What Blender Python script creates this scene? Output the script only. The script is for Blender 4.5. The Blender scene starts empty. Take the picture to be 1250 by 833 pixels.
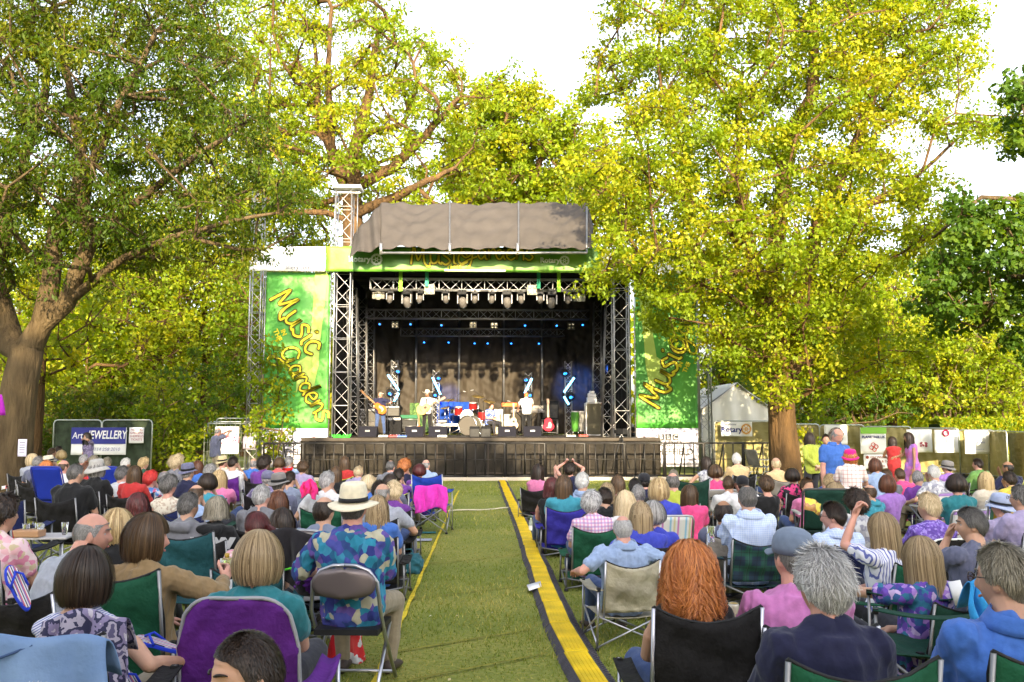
import bpy, bmesh, math, random
import numpy as np
from mathutils import Vector, Matrix
from mathutils.bvhtree import BVHTree
R = math.radians
PI = math.pi
S = bpy.context.scene
C = S.collection
# ---------------------------------------------------------------- camera
F = 1100.0; CX, CY = 625.0, 416.5; HOR = 518.0; EYE = 1.65
PITCH = math.atan((HOR-CY)/F)
YAW = -math.atan((CX-588.0)*math.cos(PITCH)/F)
cd = bpy.data.cameras.new('camera'); cam = bpy.data.objects.new('camera', cd); C.objects.link(cam)
cam.location = (0, 0, EYE); cam.rotation_euler = (PI/2+PITCH, 0, YAW)
cd.sensor_width = 36; cd.lens = F/1250*36; cd.clip_end = 600; cd.clip_start = .05
S.camera = cam
CM = Matrix.Rotation(YAW, 3, 'Z') @ Matrix.Rotation(PI/2+PITCH, 3, 'X')
def ray(px, py): return CM @ Vector(((px-CX)/F, (CY-py)/F, -1))
def W(px, py, D):
    r = ray(px, py); return Vector((0, 0, EYE)) + r*(D/r.y)
def G(px, py, z=0):
    r = ray(px, py); return Vector((0, 0, EYE)) + r*((z-EYE)/r.z)
# ---------------------------------------------------------------- world, sun, exposure
SUN_EL = 15.5; SUN_AZ = 2.5            # the sun stands low behind the camera, a little to the right
wd = bpy.data.worlds.new('World'); S.world = wd; wd.use_nodes = True
nt = wd.node_tree; nt.nodes.clear()
sky = nt.nodes.new('ShaderNodeTexSky'); sky.sky_type = 'NISHITA'; sky.sun_disc = False
sky.sun_elevation = R(SUN_EL); sky.sun_rotation = R(180-SUN_AZ)
sky.air_density = 1.0; sky.dust_density = 4.0; sky.ozone_density = 1.0
bgn = nt.nodes.new('ShaderNodeBackground'); bgn.inputs[1].default_value = .15
won = nt.nodes.new('ShaderNodeOutputWorld')
hsn = nt.nodes.new('ShaderNodeHueSaturation'); hsn.inputs['Saturation'].default_value = .42; hsn.inputs['Value'].default_value = 1.1
nt.links.new(sky.outputs[0], hsn.inputs['Color']); nt.links.new(hsn.outputs[0], bgn.inputs[0]); nt.links.new(bgn.outputs[0], won.inputs[0])
sl = bpy.data.lights.new('sun', 'SUN'); sl.energy = 3.6; sl.angle = R(.5); sl.color = (1, .81, .50)
so = bpy.data.objects.new('sun', sl); C.objects.link(so)
sd = Vector((math.sin(R(SUN_AZ))*math.cos(R(SUN_EL)), -math.cos(R(SUN_AZ))*math.cos(R(SUN_EL)), math.sin(R(SUN_EL))))
so.rotation_euler = sd.to_track_quat('Z', 'Y').to_euler(); so.location = sd*60
S.view_settings.view_transform = 'Standard'; S.view_settings.look = 'None'
S.view_settings.exposure = 2.14; S.view_settings.gamma = 1
S.view_settings.use_curve_mapping = False
# ---------------------------------------------------------------- materials
MC = {}
def mat(name, col=(.5,.5,.5), rough=.7, metal=0, var=0, vscale=6, bump=0, bscale=40, col2=None, bdist=.02, emit=0, sss=0, trans=0, sheen=0, alpha=1, stretch=None):
    key = (name, tuple(col))
    if key in MC: return MC[key]
    m = bpy.data.materials.new(name); m.use_nodes = True; MC[key] = m
    n = m.node_tree.nodes; l = m.node_tree.links; b = n['Principled BSDF']
    b.inputs['Base Color'].default_value = (*col, 1); b.inputs['Roughness'].default_value = rough; b.inputs['Metallic'].default_value = metal
    if rough >= .5 and not metal: b.inputs['Specular IOR Level'].default_value = .2
    if sss: b.inputs['Subsurface Weight'].default_value = sss; b.inputs['Subsurface Radius'].default_value = (.6,.25,.12); b.inputs['Subsurface Scale'].default_value = .02
    if sheen: b.inputs['Sheen Weight'].default_value = sheen
    if trans: b.inputs['Transmission Weight'].default_value = trans; b.inputs['IOR'].default_value = 1.15
    if alpha < 1: b.inputs['Alpha'].default_value = alpha
    if emit:
        b.inputs['Emission Color'].default_value = (*col, 1); b.inputs['Emission Strength'].default_value = emit
    if var or bump:
        tc = n.new('ShaderNodeTexCoord'); src = tc.outputs['Object']
        if stretch:
            mp = n.new('ShaderNodeMapping'); mp.inputs['Scale'].default_value = stretch; l.new(src, mp.inputs[0]); src = mp.outputs[0]
    if var:
        t = n.new('ShaderNodeTexNoise'); t.inputs['Scale'].default_value = vscale; t.inputs['Detail'].default_value = 5
        l.new(src, t.inputs['Vector'])
        mx = n.new('ShaderNodeMix'); mx.data_type = 'RGBA'
        r = n.new('ShaderNodeMapRange'); r.inputs[1].default_value = .3; r.inputs[2].default_value = .7
        l.new(t.outputs[0], r.inputs[0]); l.new(r.outputs[0], mx.inputs[0])
        c2 = col2 or tuple(c*(1-var) for c in col); c1 = col if col2 else tuple(min(1, c*(1+var*.6)) for c in col)
        mx.inputs[6].default_value = (*c1, 1); mx.inputs[7].default_value = (*c2, 1)
        l.new(mx.outputs[2], b.inputs['Base Color'])
    if bump:
        t = n.new('ShaderNodeTexNoise'); t.inputs['Scale'].default_value = bscale; t.inputs['Detail'].default_value = 4
        l.new(src, t.inputs['Vector']); bp = n.new('ShaderNodeBump'); bp.inputs['Strength'].default_value = bump; bp.inputs['Distance'].default_value = bdist
        l.new(t.outputs[0], bp.inputs['Height']); l.new(bp.outputs[0], b.inputs['Normal'])
    return m
def cloth(col, name='cloth', bump=.5, bscale=12, rough=.9):
    return mat(name, col, rough, var=.12, vscale=30, bump=bump, bscale=bscale, sheen=.15)
def pattern_mat(name, cols, scale=20, kind='voronoi', coords='Object', rough=.85, rot=0, bump=.4):
    key = (name, 'p')
    if key in MC: return MC[key]
    m = bpy.data.materials.new(name); m.use_nodes = True; MC[key] = m
    n = m.node_tree.nodes; l = m.node_tree.links; b = n['Principled BSDF']; b.inputs['Roughness'].default_value = rough
    tc = n.new('ShaderNodeTexCoord'); mp = n.new('ShaderNodeMapping'); mp.inputs['Rotation'].default_value = (0, rot, 0)
    l.new(tc.outputs[coords], mp.inputs[0])
    cr = n.new('ShaderNodeValToRGB'); cr.color_ramp.interpolation = 'CONSTANT'
    if kind == 'voronoi':
        nz = n.new('ShaderNodeTexNoise'); nz.inputs['Scale'].default_value = scale*.7
        add = n.new('ShaderNodeVectorMath'); add.operation = 'MULTIPLY_ADD'; add.inputs[1].default_value = (.03,)*3
        l.new(mp.outputs[0], nz.inputs['Vector']); l.new(nz.outputs['Color'], add.inputs[0]); l.new(mp.outputs[0], add.inputs[2])
        t = n.new('ShaderNodeTexVoronoi'); t.inputs['Scale'].default_value = scale; l.new(add.outputs[0], t.inputs['Vector'])
        sp = n.new('ShaderNodeSeparateColor'); l.new(t.outputs['Color'], sp.inputs[0]); l.new(sp.outputs[0], cr.inputs[0])
    elif kind == 'noise':
        t = n.new('ShaderNodeTexNoise'); t.inputs['Scale'].default_value = scale; t.inputs['Detail'].default_value = 3; l.new(mp.outputs[0], t.inputs['Vector'])
        r = n.new('ShaderNodeMapRange'); r.inputs[1].default_value = .3; r.inputs[2].default_value = .7; l.new(t.outputs[0], r.inputs[0]); l.new(r.outputs[0], cr.inputs[0])
    elif kind in ('stripe_x', 'stripe_z'):
        sx = n.new('ShaderNodeSeparateXYZ'); l.new(mp.outputs[0], sx.inputs[0])
        mu = n.new('ShaderNodeMath'); mu.operation = 'MULTIPLY'; mu.inputs[1].default_value = scale; l.new(sx.outputs[0 if kind == 'stripe_x' else 2], mu.inputs[0])
        fr = n.new('ShaderNodeMath'); fr.operation = 'FRACT'; l.new(mu.outputs[0], fr.inputs[0]); l.new(fr.outputs[0], cr.inputs[0])
    els = cr.color_ramp.elements
    k = len(cols)
    els[0].position = 0; els[0].color = (*cols[0], 1); els[1].position = 1/k; els[1].color = (*cols[1], 1)
    for i in range(2, k):
        e = els.new(i/k); e.color = (*cols[i], 1)
    l.new(cr.outputs[0], b.inputs['Base Color'])
    if bump:
        t2 = n.new('ShaderNodeTexNoise'); t2.inputs['Scale'].default_value = 12; l.new(tc.outputs['Object'], t2.inputs['Vector'])
        bp = n.new('ShaderNodeBump'); bp.inputs['Strength'].default_value = bump; bp.inputs['Distance'].default_value = .02; l.new(t2.outputs[0], bp.inputs['Height']); l.new(bp.outputs[0], b.inputs['Normal'])
    return m
def plaid_mat(name, base, bands, rough=.9):
    """woven check: bands = [(scale, lo, hi, colour, axis)]"""
    key = (name, 'pl')
    if key in MC: return MC[key]
    m = bpy.data.materials.new(name); m.use_nodes = True; MC[key] = m
    n = m.node_tree.nodes; l = m.node_tree.links; b = n['Principled BSDF']; b.inputs['Roughness'].default_value = rough
    tc = n.new('ShaderNodeTexCoord'); sx = n.new('ShaderNodeSeparateXYZ'); l.new(tc.outputs['Object'], sx.inputs[0])
    rgb = n.new('ShaderNodeRGB'); rgb.outputs[0].default_value = (*base, 1); cur = rgb.outputs[0]
    for sc, lo, hi, col, ax in bands:
        mu = n.new('ShaderNodeMath'); mu.operation = 'MULTIPLY'; mu.inputs[1].default_value = sc; l.new(sx.outputs[ax], mu.inputs[0])
        fr = n.new('ShaderNodeMath'); fr.operation = 'FRACT'; l.new(mu.outputs[0], fr.inputs[0])
        g = n.new('ShaderNodeMath'); g.operation = 'COMPARE'; g.inputs[1].default_value = (lo+hi)/2; g.inputs[2].default_value = (hi-lo)/2; l.new(fr.outputs[0], g.inputs[0])
        h = n.new('ShaderNodeMath'); h.operation = 'MULTIPLY'; h.inputs[1].default_value = .6; l.new(g.outputs[0], h.inputs[0])
        mx = n.new('ShaderNodeMix'); mx.data_type = 'RGBA'; l.new(h.outputs[0], mx.inputs[0]); l.new(cur, mx.inputs[6]); mx.inputs[7].default_value = (*col, 1); cur = mx.outputs[2]
    l.new(cur, b.inputs['Base Color'])
    return m
def leaf_mat(name, c1, c2, c3, transl=.45, attr='rnd'):
    m = bpy.data.materials.new(name); m.use_nodes = True
    n = m.node_tree.nodes; l = m.node_tree.links; b = n['Principled BSDF']; b.inputs['Roughness'].default_value = .55
    b.inputs['Specular IOR Level'].default_value = .3
    a = n.new('ShaderNodeAttribute'); a.attribute_name = attr
    cr = n.new('ShaderNodeValToRGB'); e = cr.color_ramp.elements
    e[0].color = (*c1, 1); e[1].color = (*c3, 1); k = e.new(.55); k.color = (*c2, 1)
    l.new(a.outputs['Fac'], cr.inputs[0]); l.new(cr.outputs[0], b.inputs['Base Color'])
    t = n.new('ShaderNodeBsdfTranslucent'); mx = n.new('ShaderNodeMixShader'); mx.inputs[0].default_value = transl
    hs = n.new('ShaderNodeHueSaturation'); hs.inputs['Value'].default_value = 1.5; hs.inputs['Saturation'].default_value = 1.1; hs.inputs['Hue'].default_value = .485
    l.new(cr.outputs[0], hs.inputs['Color']); l.new(hs.outputs[0], t.inputs[0])
    l.new(b.outputs[0], mx.inputs[1]); l.new(t.outputs[0], mx.inputs[2]); l.new(mx.outputs[0], n['Material Output'].inputs[0])
    return m
def nth(k): return ['first','second','third','fourth','fifth','sixth','seventh','eighth','ninth','tenth','eleventh','twelfth','thirteenth','fourteenth','fifteenth','sixteenth','seventeenth','eighteenth','nineteenth','twentieth'][k] if k < 20 else 'twenty-'+nth(k-20)
# ---------------------------------------------------------------- objects and tags
def tag(o, label=None, cat=None, group=None, kind=None):
    if label: o['label'] = label
    if cat: o['category'] = cat
    if group: o['group'] = group
    if kind: o['kind'] = kind
    return o
def empty(name, loc=(0,0,0), rz=0, label=None, cat=None, group=None):
    o = bpy.data.objects.new(name, None); C.objects.link(o); o.location = loc; o.rotation_euler = (0, 0, rz); o.empty_display_size = .1
    return tag(o, label, cat, group)
def link(name, me, parent=None, mtx=None):
    o = bpy.data.objects.new(name, me); C.objects.link(o)
    if parent: o.parent = parent
    if mtx is not None: o.matrix_local = mtx
    return o
def copy_tree(o, parent=None):
    c = o.copy(); C.objects.link(c); c.parent = parent
    for ch in o.children: copy_tree(ch, c)
    return c
def fast_mesh(name, V, Q, mats=(), rnd=None, smooth=False):
    V = np.asarray(V, np.float32); Q = np.asarray(Q, np.int32); k = Q.shape[1]
    me = bpy.data.meshes.new(name); me.vertices.add(len(V)); me.vertices.foreach_set('co', V.ravel())
    me.loops.add(Q.size); me.loops.foreach_set('vertex_index', Q.ravel())
    me.polygons.add(len(Q)); me.polygons.foreach_set('loop_start', np.arange(0, Q.size, k, dtype=np.int32))
    me.polygons.foreach_set('loop_total', np.full(len(Q), k, np.int32))
    if smooth: me.polygons.foreach_set('use_smooth', np.ones(len(Q), bool))
    for m in mats: me.materials.append(m)
    if rnd is not None:
        a = me.attributes.new('rnd', 'FLOAT', 'FACE'); a.data.foreach_set('value', np.asarray(rnd, np.float32))
    me.update(calc_edges=True)
    return me
WS = bpy.data.scenes.new('workshop')      # scratch scene where meshes are evaluated; removed at the end
def baked(o):
    WS.collection.objects.link(o); vl = WS.view_layers[0]; vl.update()
    me = bpy.data.meshes.new_from_object(o.evaluated_get(vl.depsgraph)); return me
class MB:
    def __init__(s): s.v = []; s.f = []; s.mi = []; s.sm = []
    def add(s, vs, fs, mi=0, sm=False):
        o = len(s.v); s.v += [tuple(v) for v in vs]
        for f in fs: s.f.append([i+o for i in f]); s.mi.append(mi); s.sm.append(sm)
        return s
    def box(s, c, d, rot=None, mi=0):
        c = Vector(c); vs = []
        for z in (-1, 1):
            for x, y in ((-1,-1),(1,-1),(1,1),(-1,1)):
                p = Vector((x*d[0]/2, y*d[1]/2, z*d[2]/2))
                if rot is not None: p = rot @ p
                vs.append(c+p)
        return s.add(vs, [(3,2,1,0),(4,5,6,7),(0,1,5,4),(1,2,6,5),(2,3,7,6),(3,0,4,7)], mi)
    def prism(s, poly, h0, h1, axis='z', mi=0):
        n = len(poly); vs = []
        for h in (h0, h1):
            for a, b in poly: vs.append({'z': (a,b,h), 'y': (a,h,b), 'x': (h,a,b)}[axis])
        return s.add(vs, [tuple(range(n))[::-1], tuple(range(n, 2*n))]+[(i,(i+1)%n,n+(i+1)%n,n+i) for i in range(n)], mi)
    def tube(s, pts, r, n=8, mi=0, caps=True, closed=False):
        pts = [Vector(p) for p in pts]; k = len(pts)
        rs = r if isinstance(r, (list, tuple)) else [r]*k
        vs = []; fs = []; up = None
        for i, p in enumerate(pts):
            if closed: t = pts[(i+1)%k]-pts[i-1]
            else: t = pts[min(i+1,k-1)]-pts[max(i-1,0)]
            t = t.normalized() if t.length > 1e-9 else Vector((0,0,1))
            if up is None: up = t.orthogonal().normalized()
            else:
                up = up - t*up.dot(t); up = up.normalized() if up.length > 1e-6 else t.orthogonal().normalized()
            w = t.cross(up)
            for j in range(n):
                a = 2*PI*j/n; vs.append(p+(up*math.cos(a)+w*math.sin(a))*rs[i])
        for i in range(k if closed else k-1):
            for j in range(n):
                a = i*n+j; b = i*n+(j+1)%n; i2 = (i+1)%k
                fs.append((a, b, i2*n+(j+1)%n, i2*n+j))
        if caps and not closed: fs += [tuple(range(n))[::-1], tuple(range((k-1)*n, k*n))]
        return s.add(vs, fs, mi, True)
    def loft(s, rings, mi=0, caps=True, sm=True):
        n = len(rings[0]); vs = [p for r in rings for p in r]; fs = []
        for i in range(len(rings)-1):
            for j in range(n): fs.append((i*n+j, i*n+(j+1)%n, (i+1)*n+(j+1)%n, (i+1)*n+j))
        if caps: fs += [tuple(range(n))[::-1], tuple(range((len(rings)-1)*n, len(rings)*n))]
        return s.add(vs, fs, mi, sm)
    def lathe(s, prof, c=(0,0,0), n=20, mi=0, M=None, caps=True, sx=1, sy=1):
        rings = []
        for r, z in prof:
            ring = []
            for j in range(n):
                a = 2*PI*j/n; p = Vector((r*math.cos(a)*sx, r*math.sin(a)*sy, z))
                if M is not None: p = M @ p
                ring.append(p+Vector(c))
            rings.append(ring)
        return s.loft(rings, mi, caps)
    def ball(s, c, rx, ry=None, rz=None, n=14, m=9, mi=0, M=None):
        ry = ry or rx; rz = rz or rx
        return s.lathe([(max(1e-4, math.sin(PI*i/m)), -math.cos(PI*i/m)) for i in range(m+1)], c, n, mi, (M or Matrix.Identity(3)) @ Matrix.Diagonal((rx, ry, rz)), False)
    def cap(s, p0, r0, p1, r1, n=12, mi=0):
        p0, p1 = Vector(p0), Vector(p1); d = (p1-p0); L = d.length; d = d/L if L > 1e-6 else Vector((0,0,1))
        pts = []; rs = []
        for a in (80, 50, 20): pts.append(p0-d*r0*math.sin(R(a))); rs.append(r0*math.cos(R(a)))
        for t in (0, .5, 1): pts.append(p0+(p1-p0)*t); rs.append(r0+(r1-r0)*t)
        for a in (20, 50, 80): pts.append(p1+d*r1*math.sin(R(a))); rs.append(r1*math.cos(R(a)))
        return s.tube(pts, rs, n, mi)
    def grid(s, P, mi=0, sm=True, thick=0):
        """P: rows of points; with thick>0 closed as a slab along the local normals"""
        r, c = len(P), len(P[0])
        A = [Vector(p) for row in P for p in row]
        fs = [(i*c+j, i*c+j+1, (i+1)*c+j+1, (i+1)*c+j) for i in range(r-1) for j in range(c-1)]
        if not thick: return s.add(A, fs, mi, sm)
        N = []
        for i in range(r):
            for j in range(c):
                du = A[i*c+min(j+1,c-1)]-A[i*c+max(j-1,0)]; dv = A[min(i+1,r-1)*c+j]-A[max(i-1,0)*c+j]
                N.append(du.cross(dv).normalized())
        B = [a-n*thick for a, n in zip(A, N)]; k = len(A)
        fs2 = fs + [tuple(k+q for q in f)[::-1] for f in fs]
        rim = [j for j in range(c)]+[i*c+c-1 for i in range(1, r)]+[(r-1)*c+j for j in range(c-2, -1, -1)]+[i*c for i in range(r-2, 0, -1)]
        for a, b in zip(rim, rim[1:]+rim[:1]): fs2.append((b, a, a+k, b+k))
        return s.add(A+B, fs2, mi, sm)
    def mesh(s, name, mats):
        me = bpy.data.meshes.new(name); me.from_pydata(s.v, [], s.f)
        for m in (mats if isinstance(mats, (list, tuple)) else [mats]): me.materials.append(m)
        me.polygons.foreach_set('material_index', s.mi); me.polygons.foreach_set('use_smooth', s.sm); me.update()
        return me
    def build(s, name, mats, parent=None, bevel=0, loc=None, **kw):
        o = link(name, s.mesh(name, mats), parent)
        if loc is not None: o.location = loc
        if bevel:
            b = o.modifiers.new('bevel', 'BEVEL'); b.width = bevel; b.segments = 2; b.limit_method = 'ANGLE'
        return tag(o, **kw) if kw else o
def text_mb(txt, size, mtx, mi=0, extrude=.002, mb=None, font_shear=0, bold=0, align='CENTER', sx=1):
    cu = bpy.data.curves.new('t', 'FONT'); cu.body = txt; cu.size = size; cu.extrude = extrude; cu.align_x = align; cu.align_y = 'CENTER'; cu.shear = font_shear; cu.offset = bold; cu.resolution_u = 3
    o = bpy.data.objects.new('t', cu); me = baked(o)
    mb = mb or MB(); vs = [mtx @ Vector((v.co.x*sx, v.co.y, v.co.z)) for v in me.vertices]
    mb.add(vs, [tuple(p.vertices) for p in me.polygons], mi)
    bpy.data.objects.remove(o); bpy.data.curves.remove(cu); bpy.data.meshes.remove(me)
    return mb
def face_mtx(origin, right, up):
    r = Vector(right).normalized(); u = Vector(up).normalized(); n = r.cross(u)
    return Matrix(((r.x,u.x,n.x,origin[0]),(r.y,u.y,n.y,origin[1]),(r.z,u.z,n.z,origin[2]),(0,0,0,1)))
FRONT = lambda o: face_mtx(o, (1,0,0), (0,0,1))     # reads from the camera side (-Y)
M_ALU = mat('aluminium', (.40,.40,.42), .42, .85, var=.12, vscale=9)
M_DKALU = mat('dull_steel', (.25,.25,.26), .45, .8, var=.15, vscale=9)
M_BLACK = mat('black_paint', (.018,.018,.02), .5, var=.3, vscale=12)
M_BKCLOTH = mat('black_cloth', (.02,.019,.018), .85, var=.25, vscale=3, bump=.8, bscale=5)
M_WHITE = mat('white_vinyl', (.78,.78,.80), .55, var=.04, vscale=3, bump=.15, bscale=6)
M_CHROME = mat('chrome', (.8,.8,.82), .15, 1)
# ================================================================ SETTING: ground
def grass_mat():
    m = bpy.data.materials.new('lawn_soil'); m.use_nodes = True
    n = m.node_tree.nodes; l = m.node_tree.links; b = n['Principled BSDF']; b.inputs['Roughness'].default_value = .95
    tc = n.new('ShaderNodeTexCoord')
    t1 = n.new('ShaderNodeTexNoise'); t1.inputs['Scale'].default_value = .55; t1.inputs['Detail'].default_value = 8; t1.inputs['Roughness'].default_value = .65
    t2 = n.new('ShaderNodeTexNoise'); t2.inputs['Scale'].default_value = 26; t2.inputs['Detail'].default_value = 6
    l.new(tc.outputs['Object'], t1.inputs['Vector']); l.new(tc.outputs['Object'], t2.inputs['Vector'])
    cr = n.new('ShaderNodeValToRGB'); e = cr.color_ramp.elements
    e[0].position = .3; e[0].color = (.095,.130,.014,1); e[1].position = .72; e[1].color = (.36,.30,.07,1); k = e.new(.5); k.color = (.165,.190,.024,1)
    mx = n.new('ShaderNodeMath'); mx.operation = 'MULTIPLY_ADD'; mx.inputs[1].default_value = .45; l.new(t2.outputs[0], mx.inputs[0])
    m2 = n.new('ShaderNodeMath'); m2.operation = 'MULTIPLY'; m2.inputs[1].default_value = .58; l.new(t1.outputs[0], m2.inputs[0]); l.new(m2.outputs[0], mx.inputs[2])
    l.new(mx.outputs[0], cr.inputs[0]); l.new(cr.outputs[0], b.inputs['Base Color'])
    bp = n.new('ShaderNodeBump'); bp.inputs['Strength'].default_value = .9; bp.inputs['Distance'].default_value = .03; l.new(t2.outputs[0], bp.inputs['Height']); l.new(bp.outputs[0], b.inputs['Normal'])
    return m
MB().add([(-220,-70,0),(220,-70,0),(220,400,0),(-220,400,0)], [(0,1,2,3)]).build('ground', grass_mat(), kind='structure')
# grass blades on the open lawn
def blades():
    rng = np.random.default_rng(4); N = 190000
    D = 2.2*np.exp(rng.random(N)*math.log(27/2.2))
    x = rng.uniform(-.62, .66, N)*np.minimum(D, 18)*1.0
    keep = np.ones(N, bool)
    D = D[keep]; x = x[keep]; N = len(D)
    h = rng.uniform(.012, .034, N)*(1+.5*np.sin(x*1.7+2*np.sin(D*.9)))*(.8+D*.03); w = .0022*(1+D*.11)
    a = rng.uniform(0, 2*PI, N); lean = rng.normal(0, .5, (N, 2))*h[:, None]
    base = np.stack([x, D, np.zeros(N)], 1); dx = np.stack([np.cos(a)*w, np.sin(a)*w, np.zeros(N)], 1)
    tip = base+np.stack([lean[:,0], lean[:,1], h], 1)
    V = np.stack([base-dx, base+dx, tip], 1).reshape(-1, 3); T = np.arange(N*3).reshape(-1, 3)
    m = leaf_mat('grass_blades', (.09,.145,.012), (.175,.215,.022), (.46,.40,.12), .3)
    rn = np.clip(rng.normal(.44, .2, N)+.3*np.sin(x*2.1+1.7*np.sin(D*.9))*np.sin(D*.77+1+x)+.14*np.sin(x*5.3+D*3.1)*np.sin(D*4.7-x*2)+(rng.random(N)<.08)*.5, 0, 1)
    o = link('lawn_grass', fast_mesh('lawn_grass', V, T, [m], rn)); tag(o, kind='stuff', label='short mown green grass with straw coloured patches', cat='grass')
blades()
# yellow line sprayed along the left edge of the aisle
M_YEL = mat('yellow_line_paint', (.62,.47,.03), .8, var=.35, vscale=14)
def strip(pts, w, z, mb=None):
    mb = mb or MB(); P = []
    for i, p in enumerate(pts):
        t = (pts[min(i+1,len(pts)-1)]-pts[max(i-1,0)]).normalized(); nn = Vector((-t.y, t.x, 0)); ww = w*(1+.35*math.sin(i*2.3))
        P.append([Vector((p.x, p.y, z))+nn*ww/2, Vector((p.x, p.y, z))-nn*ww/2])
    return mb.grid(P, sm=False)
ln = [G(540-.4345*(y-645.6)+random.Random(i).uniform(-.6,.6), y) for i, y in enumerate(np.linspace(600, 900, 40))]
strip(ln, .035, .022).build('yellow_line', M_YEL, kind='structure')
for k, (x0, y0, x1, y1) in enumerate([(500,733,650,715),(470,800,648,770),(520,690,640,678),(455,842,668,800)]):
    a, b = G(x0, y0), G(x1, y1)
    strip([a.lerp(b, t) for t in np.linspace(0, 1, 12)], .022, .012+.002*k).build('faint_line', mat('worn_line_paint', (.22,.20,.03), .95, var=.5, vscale=10), kind='structure')
# white rope across the aisle
a, b = G(545, 625.5), G(632, 621)
MB().tube([a.lerp(b, t)+Vector((0,0,.02+.01*math.sin(t*9))) for t in np.linspace(0, 1, 10)], .014, 6).build('rope', mat('pale_rope', (.5,.45,.33), .8), label='pale rope lying across the grass aisle', cat='rope')
# ---------------------------------------------------------------- cable ramp
M_LID = mat('yellow_plastic', (.80,.55,.012), .5, var=.35, vscale=4, bump=.2, bscale=60)
M_RUB = mat('grey_rubber', (.075,.068,.085), .8, var=.3, vscale=10, bump=.5, bscale=90)
cpx = [(613,589,.0),(622,610,0),(638,645.6,0),(663.5,716,0),(685,769,0),(719,832,0),(752,890,0)]
cp = [G(x, y) for x, y, _ in cpx]
dense = []
for i in range(len(cp)-1):
    p0, p1, p2, p3 = cp[max(i-1,0)], cp[i], cp[i+1], cp[min(i+2,len(cp)-1)]
    for t in np.linspace(0, 1, 24, endpoint=False):
        dense.append(.5*((2*p1)+(-p0+p2)*t+(2*p0-5*p1+4*p2-p3)*t*t+(-p0+3*p1-3*p2+p3)*t**3))
acc = 0; nodes = [dense[0]]
for a, b in zip(dense, dense[1:]):
    acc += (b-a).length
    if acc >= .87: nodes.append(b); acc = 0
for i, (a, b) in enumerate(zip(nodes, nodes[1:])):
    d = b-a; L = d.length
    e = empty('cable_ramp', (a+b)/2, math.atan2(d.y, d.x)-PI/2+random.Random(i).uniform(-.02,.02), f'{nth(i)} yellow and black cable ramp section counting from the barrier' , 'cable ramp', 'cable ramp sections laid end to end')
    m = MB(); m.prism([(-.165,.004),(-.155,.018),(-.088,.052),(-.078,.046),(.078,.046),(.088,.052),(.125,.016),(.135,.004)], -L/2+.004, L/2-.004, 'y')
    for k in range(int(L/.06)):
        y = -L/2+.04+k*.06
        m.box((-.122, y, .040), (.05, .018, .006), Matrix.Rotation(-.32, 3, 'Y'))
    m.build('ramp_base', M_RUB, e)
    m = MB(); m.prism([(-.086,.05),(-.078,.062),(.078,.062),(.086,.05)], -L/2+.008, L/2-.008, 'y')
    for k in range(5): m.box((-.056+k*.028, 0, .064), (.012, L-.1, .006))
    m.build('ramp_lid', M_LID, e, bevel=.004)
MB().grid([[G(643,720)+Vector((0,0,.045)), G(660,718)+Vector((0,0,.068))],[G(646,727)+Vector((0,0,.043)), G(661,725)+Vector((0,0,.066))]], thick=.002).build('paper_scrap', mat('paper', (.8,.78,.82), .8), label='white scrap of paper lying on the cable ramp', cat='paper')

# ================================================================ STAGE
def lattice(name, p0, p1, w, mats, r=.024, step=None, up=(0,1,0), parent=None, rb=None, n=6, d=None):
    """square box truss from p0 to p1"""
    p0, p1 = Vector(p0), Vector(p1); ax = (p1-p0); L = ax.length; ax.normalize()
    u = Vector(up); u = (u-ax*u.dot(ax)).normalized(); v = ax.cross(u); d = d or w
    cs = [(-1,-1),(1,-1),(1,1),(-1,1)]; rb = rb or r*.55
    mb = MB()
    q = lambda c, t: p0+ax*t+u*c[0]*d/2+v*c[1]*w/2
    for c in cs: mb.tube([q(c, 0), q(c, L)], r, n)
    k = max(1, round(L/(step or w*1.05)))
    for i in range(k):
        t0, t1 = L*i/k, L*(i+1)/k
        for s in range(4):
            a, b = cs[s], cs[(s+1)%4]
            mb.tube([q(a, t0) if (i+s)%2 else q(b, t0), q(b, t1) if (i+s)%2 else q(a, t1)], rb, 4, caps=False)
            if i%2 == 0: mb.tube([q(a, t0), q(b, t0)], rb, 4, caps=False)
    return mb.build(name, mats, parent)
SZ = 1.22                        # stage floor height
def X(px, D): return W(px, HOR, D).x
def Z(py, D): return W(588, py, D).z
SD0, SD1 = 28.6, 38.6
xl, xr = X(408, 30)-.3, X(770, 30)+.2
st = empty('stage', ((xl+xr)/2, 30, 0), 0, 'dark concert stage platform with a tarpaulin covered front', 'stage')
ox = (xl+xr)/2
m = MB(); m.box((0, (SD0+SD1)/2-30, SZ-.05), (xr-xl+1, SD1-SD0, .1)); m.build('deck', mat('stage_floor', (.05,.04,.032), .6, var=.35, vscale=2.5), st, bevel=.01)
m = MB()
for k in range(9): m.box((-4.8+k*1.2, SD0-30+.1, .55), (.06,.06,1.1))
m.build('deck_legs', M_DKALU, st)
P = []
for z in np.linspace(.02, SZ-.1, 9): P.append([Vector((x-ox, SD0-30-.03+.025*math.sin(x*5+z*3)+.02*math.sin(x*17-z*7), z)) for x in np.linspace(xl-.5, xr+.5, 120)])
m = MB(); m.grid(P[::-1], thick=.01); m.build('skirt', mat('tarpaulin_skirt', (.017,.0135,.010), .7, var=.6, vscale=1.6, bump=1.0, bscale=7), st)
m = MB()
for k in range(7): m.box((-4.6+k*1.6, SD0-30-.075, .55), (.028,.03,1.06))
m.box((0, SD0-30-.07, .12), (10.4,.03,.03)); m.build('skirt_batten', mat('dark_batten', (.05,.04,.035), .8), st)
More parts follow.
